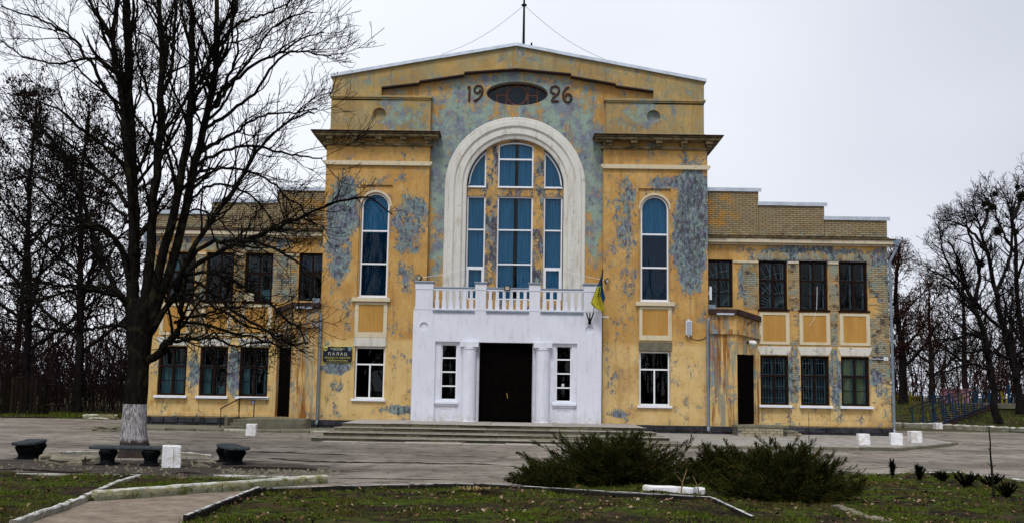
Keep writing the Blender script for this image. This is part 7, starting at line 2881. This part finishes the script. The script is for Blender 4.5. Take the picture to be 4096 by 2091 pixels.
def blades(X, Y, rng):
    d = np.array([mnoise.noise(Vector((x * 1.1, y * 1.3, 7))) + .5 * mnoise.noise(Vector((x * 4, y * 4, 3))) for x, y in zip(X, Y)])
    k = d > rng.uniform(-.35, .55, len(X))
    X, Y, d = X[k], Y[k], d[k]
    Z = ground_at(X, Y)
    n = len(X)
    p = np.stack([X, Y, Z - .01], 1)
    h = rng.uniform(.015, .05, n) * (1 + .8 * np.clip(d, 0, 1))
    tall = rng.random(n) < .03
    h[tall] *= 2.2
    a = rng.uniform(0, 6.28, n)
    wv = np.stack([np.cos(a), np.sin(a), np.zeros(n)], 1) * rng.uniform(.004, .009, (n, 1))
    ln = np.stack([rng.normal(size=n) * .5, rng.normal(size=n) * .5, np.ones(n)], 1) * h[:, None]
    V = np.stack([p - wv, p + wv, p + ln], 1).reshape(-1, 3)
    return V, np.arange(3 * n).reshape(-1, 3)


def leaves(X, Y, rng):
    d = np.array([mnoise.noise(Vector((x * .8, y * 1.0, 17))) + .6 * mnoise.noise(Vector((x * 3, y * 3, 13))) for x, y in zip(X, Y)])
    k = d > rng.uniform(-.4, .5, len(X))
    X, Y = X[k], Y[k]
    Z = ground_at(X, Y) + .012
    n = len(X)
    c = np.stack([X, Y, Z], 1)
    s_ = rng.uniform(.012, .040, (n, 1))
    a = rng.uniform(0, 6.28, n)
    t = rng.normal(size=(n, 2)) * .35
    u = np.stack([np.cos(a), np.sin(a), t[:, 0]], 1) * s_
    v = np.stack([-np.sin(a), np.cos(a), t[:, 1]], 1) * s_ * .7
    w_ = np.stack([np.zeros(n), np.zeros(n), rng.uniform(.1, .7, n)], 1) * s_
    V = np.stack([c - u, c - v + w_, c + u + w_ * .4, c + v + w_], 1).reshape(-1, 3)
    i = np.arange(n)[:, None] * 4
    F = np.concatenate([i + [0, 1, 2], i + [0, 2, 3]], 0)
    return V, F


for poly, nb, nl_, sd_ in ((LEFT_BED, 120000, 2500, 1), (RIGHT_BED, 260000, 14000, 2)):
    v, f = scatter(poly, nb, sd_, blades)
    np_mesh('grass', v, f, mg.m, kind='stuff')
    v, f = scatter(poly, nl_, sd_ + 10, leaves)
    np_mesh('dead_leaves', v, f, ml.m, kind='stuff')
# moss and leaf drift along the yard edges
v, f = scatter([(-9, -21), (8, -21), (8, -17), (-9, -17)], 300, 33, leaves)
np_mesh('dead_leaves', v * [1, 1, .4], f, ml.m, kind='stuff')
# verge and bank tufts
rng = np.random.default_rng(8)
n = 26000
X = rng.uniform(14.5, 40, n)
Y = rng.uniform(5, 30, n)
zb_ = []
ok = []
for x, y in zip(X, Y):
    y0 = 12.2 if x < 20.4 else (12.6 - (x - 20.4) * 2.4 if x < 24 else 3.96)
    ok.append(y > y0 + .1)
    zb_.append(bank_z(x, y) - .01)
ok = np.array(ok)
p = np.stack([X, Y, np.array(zb_)], 1)[ok]
n2_ = 9000
p = np.concatenate([p, np.stack([rng.uniform(-36, -15.7, n2_), rng.uniform(6.9, 12, n2_), np.full(n2_, .04)], 1)])
n = len(p)
a = rng.uniform(0, 6.28, n)
wv = np.stack([np.cos(a), np.sin(a), np.zeros(n)], 1) * .02
ln = np.stack([rng.normal(size=n) * .04, rng.normal(size=n) * .04, rng.uniform(.05, .14, n)], 1)
np_mesh('grass', np.stack([p - wv, p + wv, p + ln], 1).reshape(-1, 3), np.arange(3 * n).reshape(-1, 3), mg.m, kind='stuff')
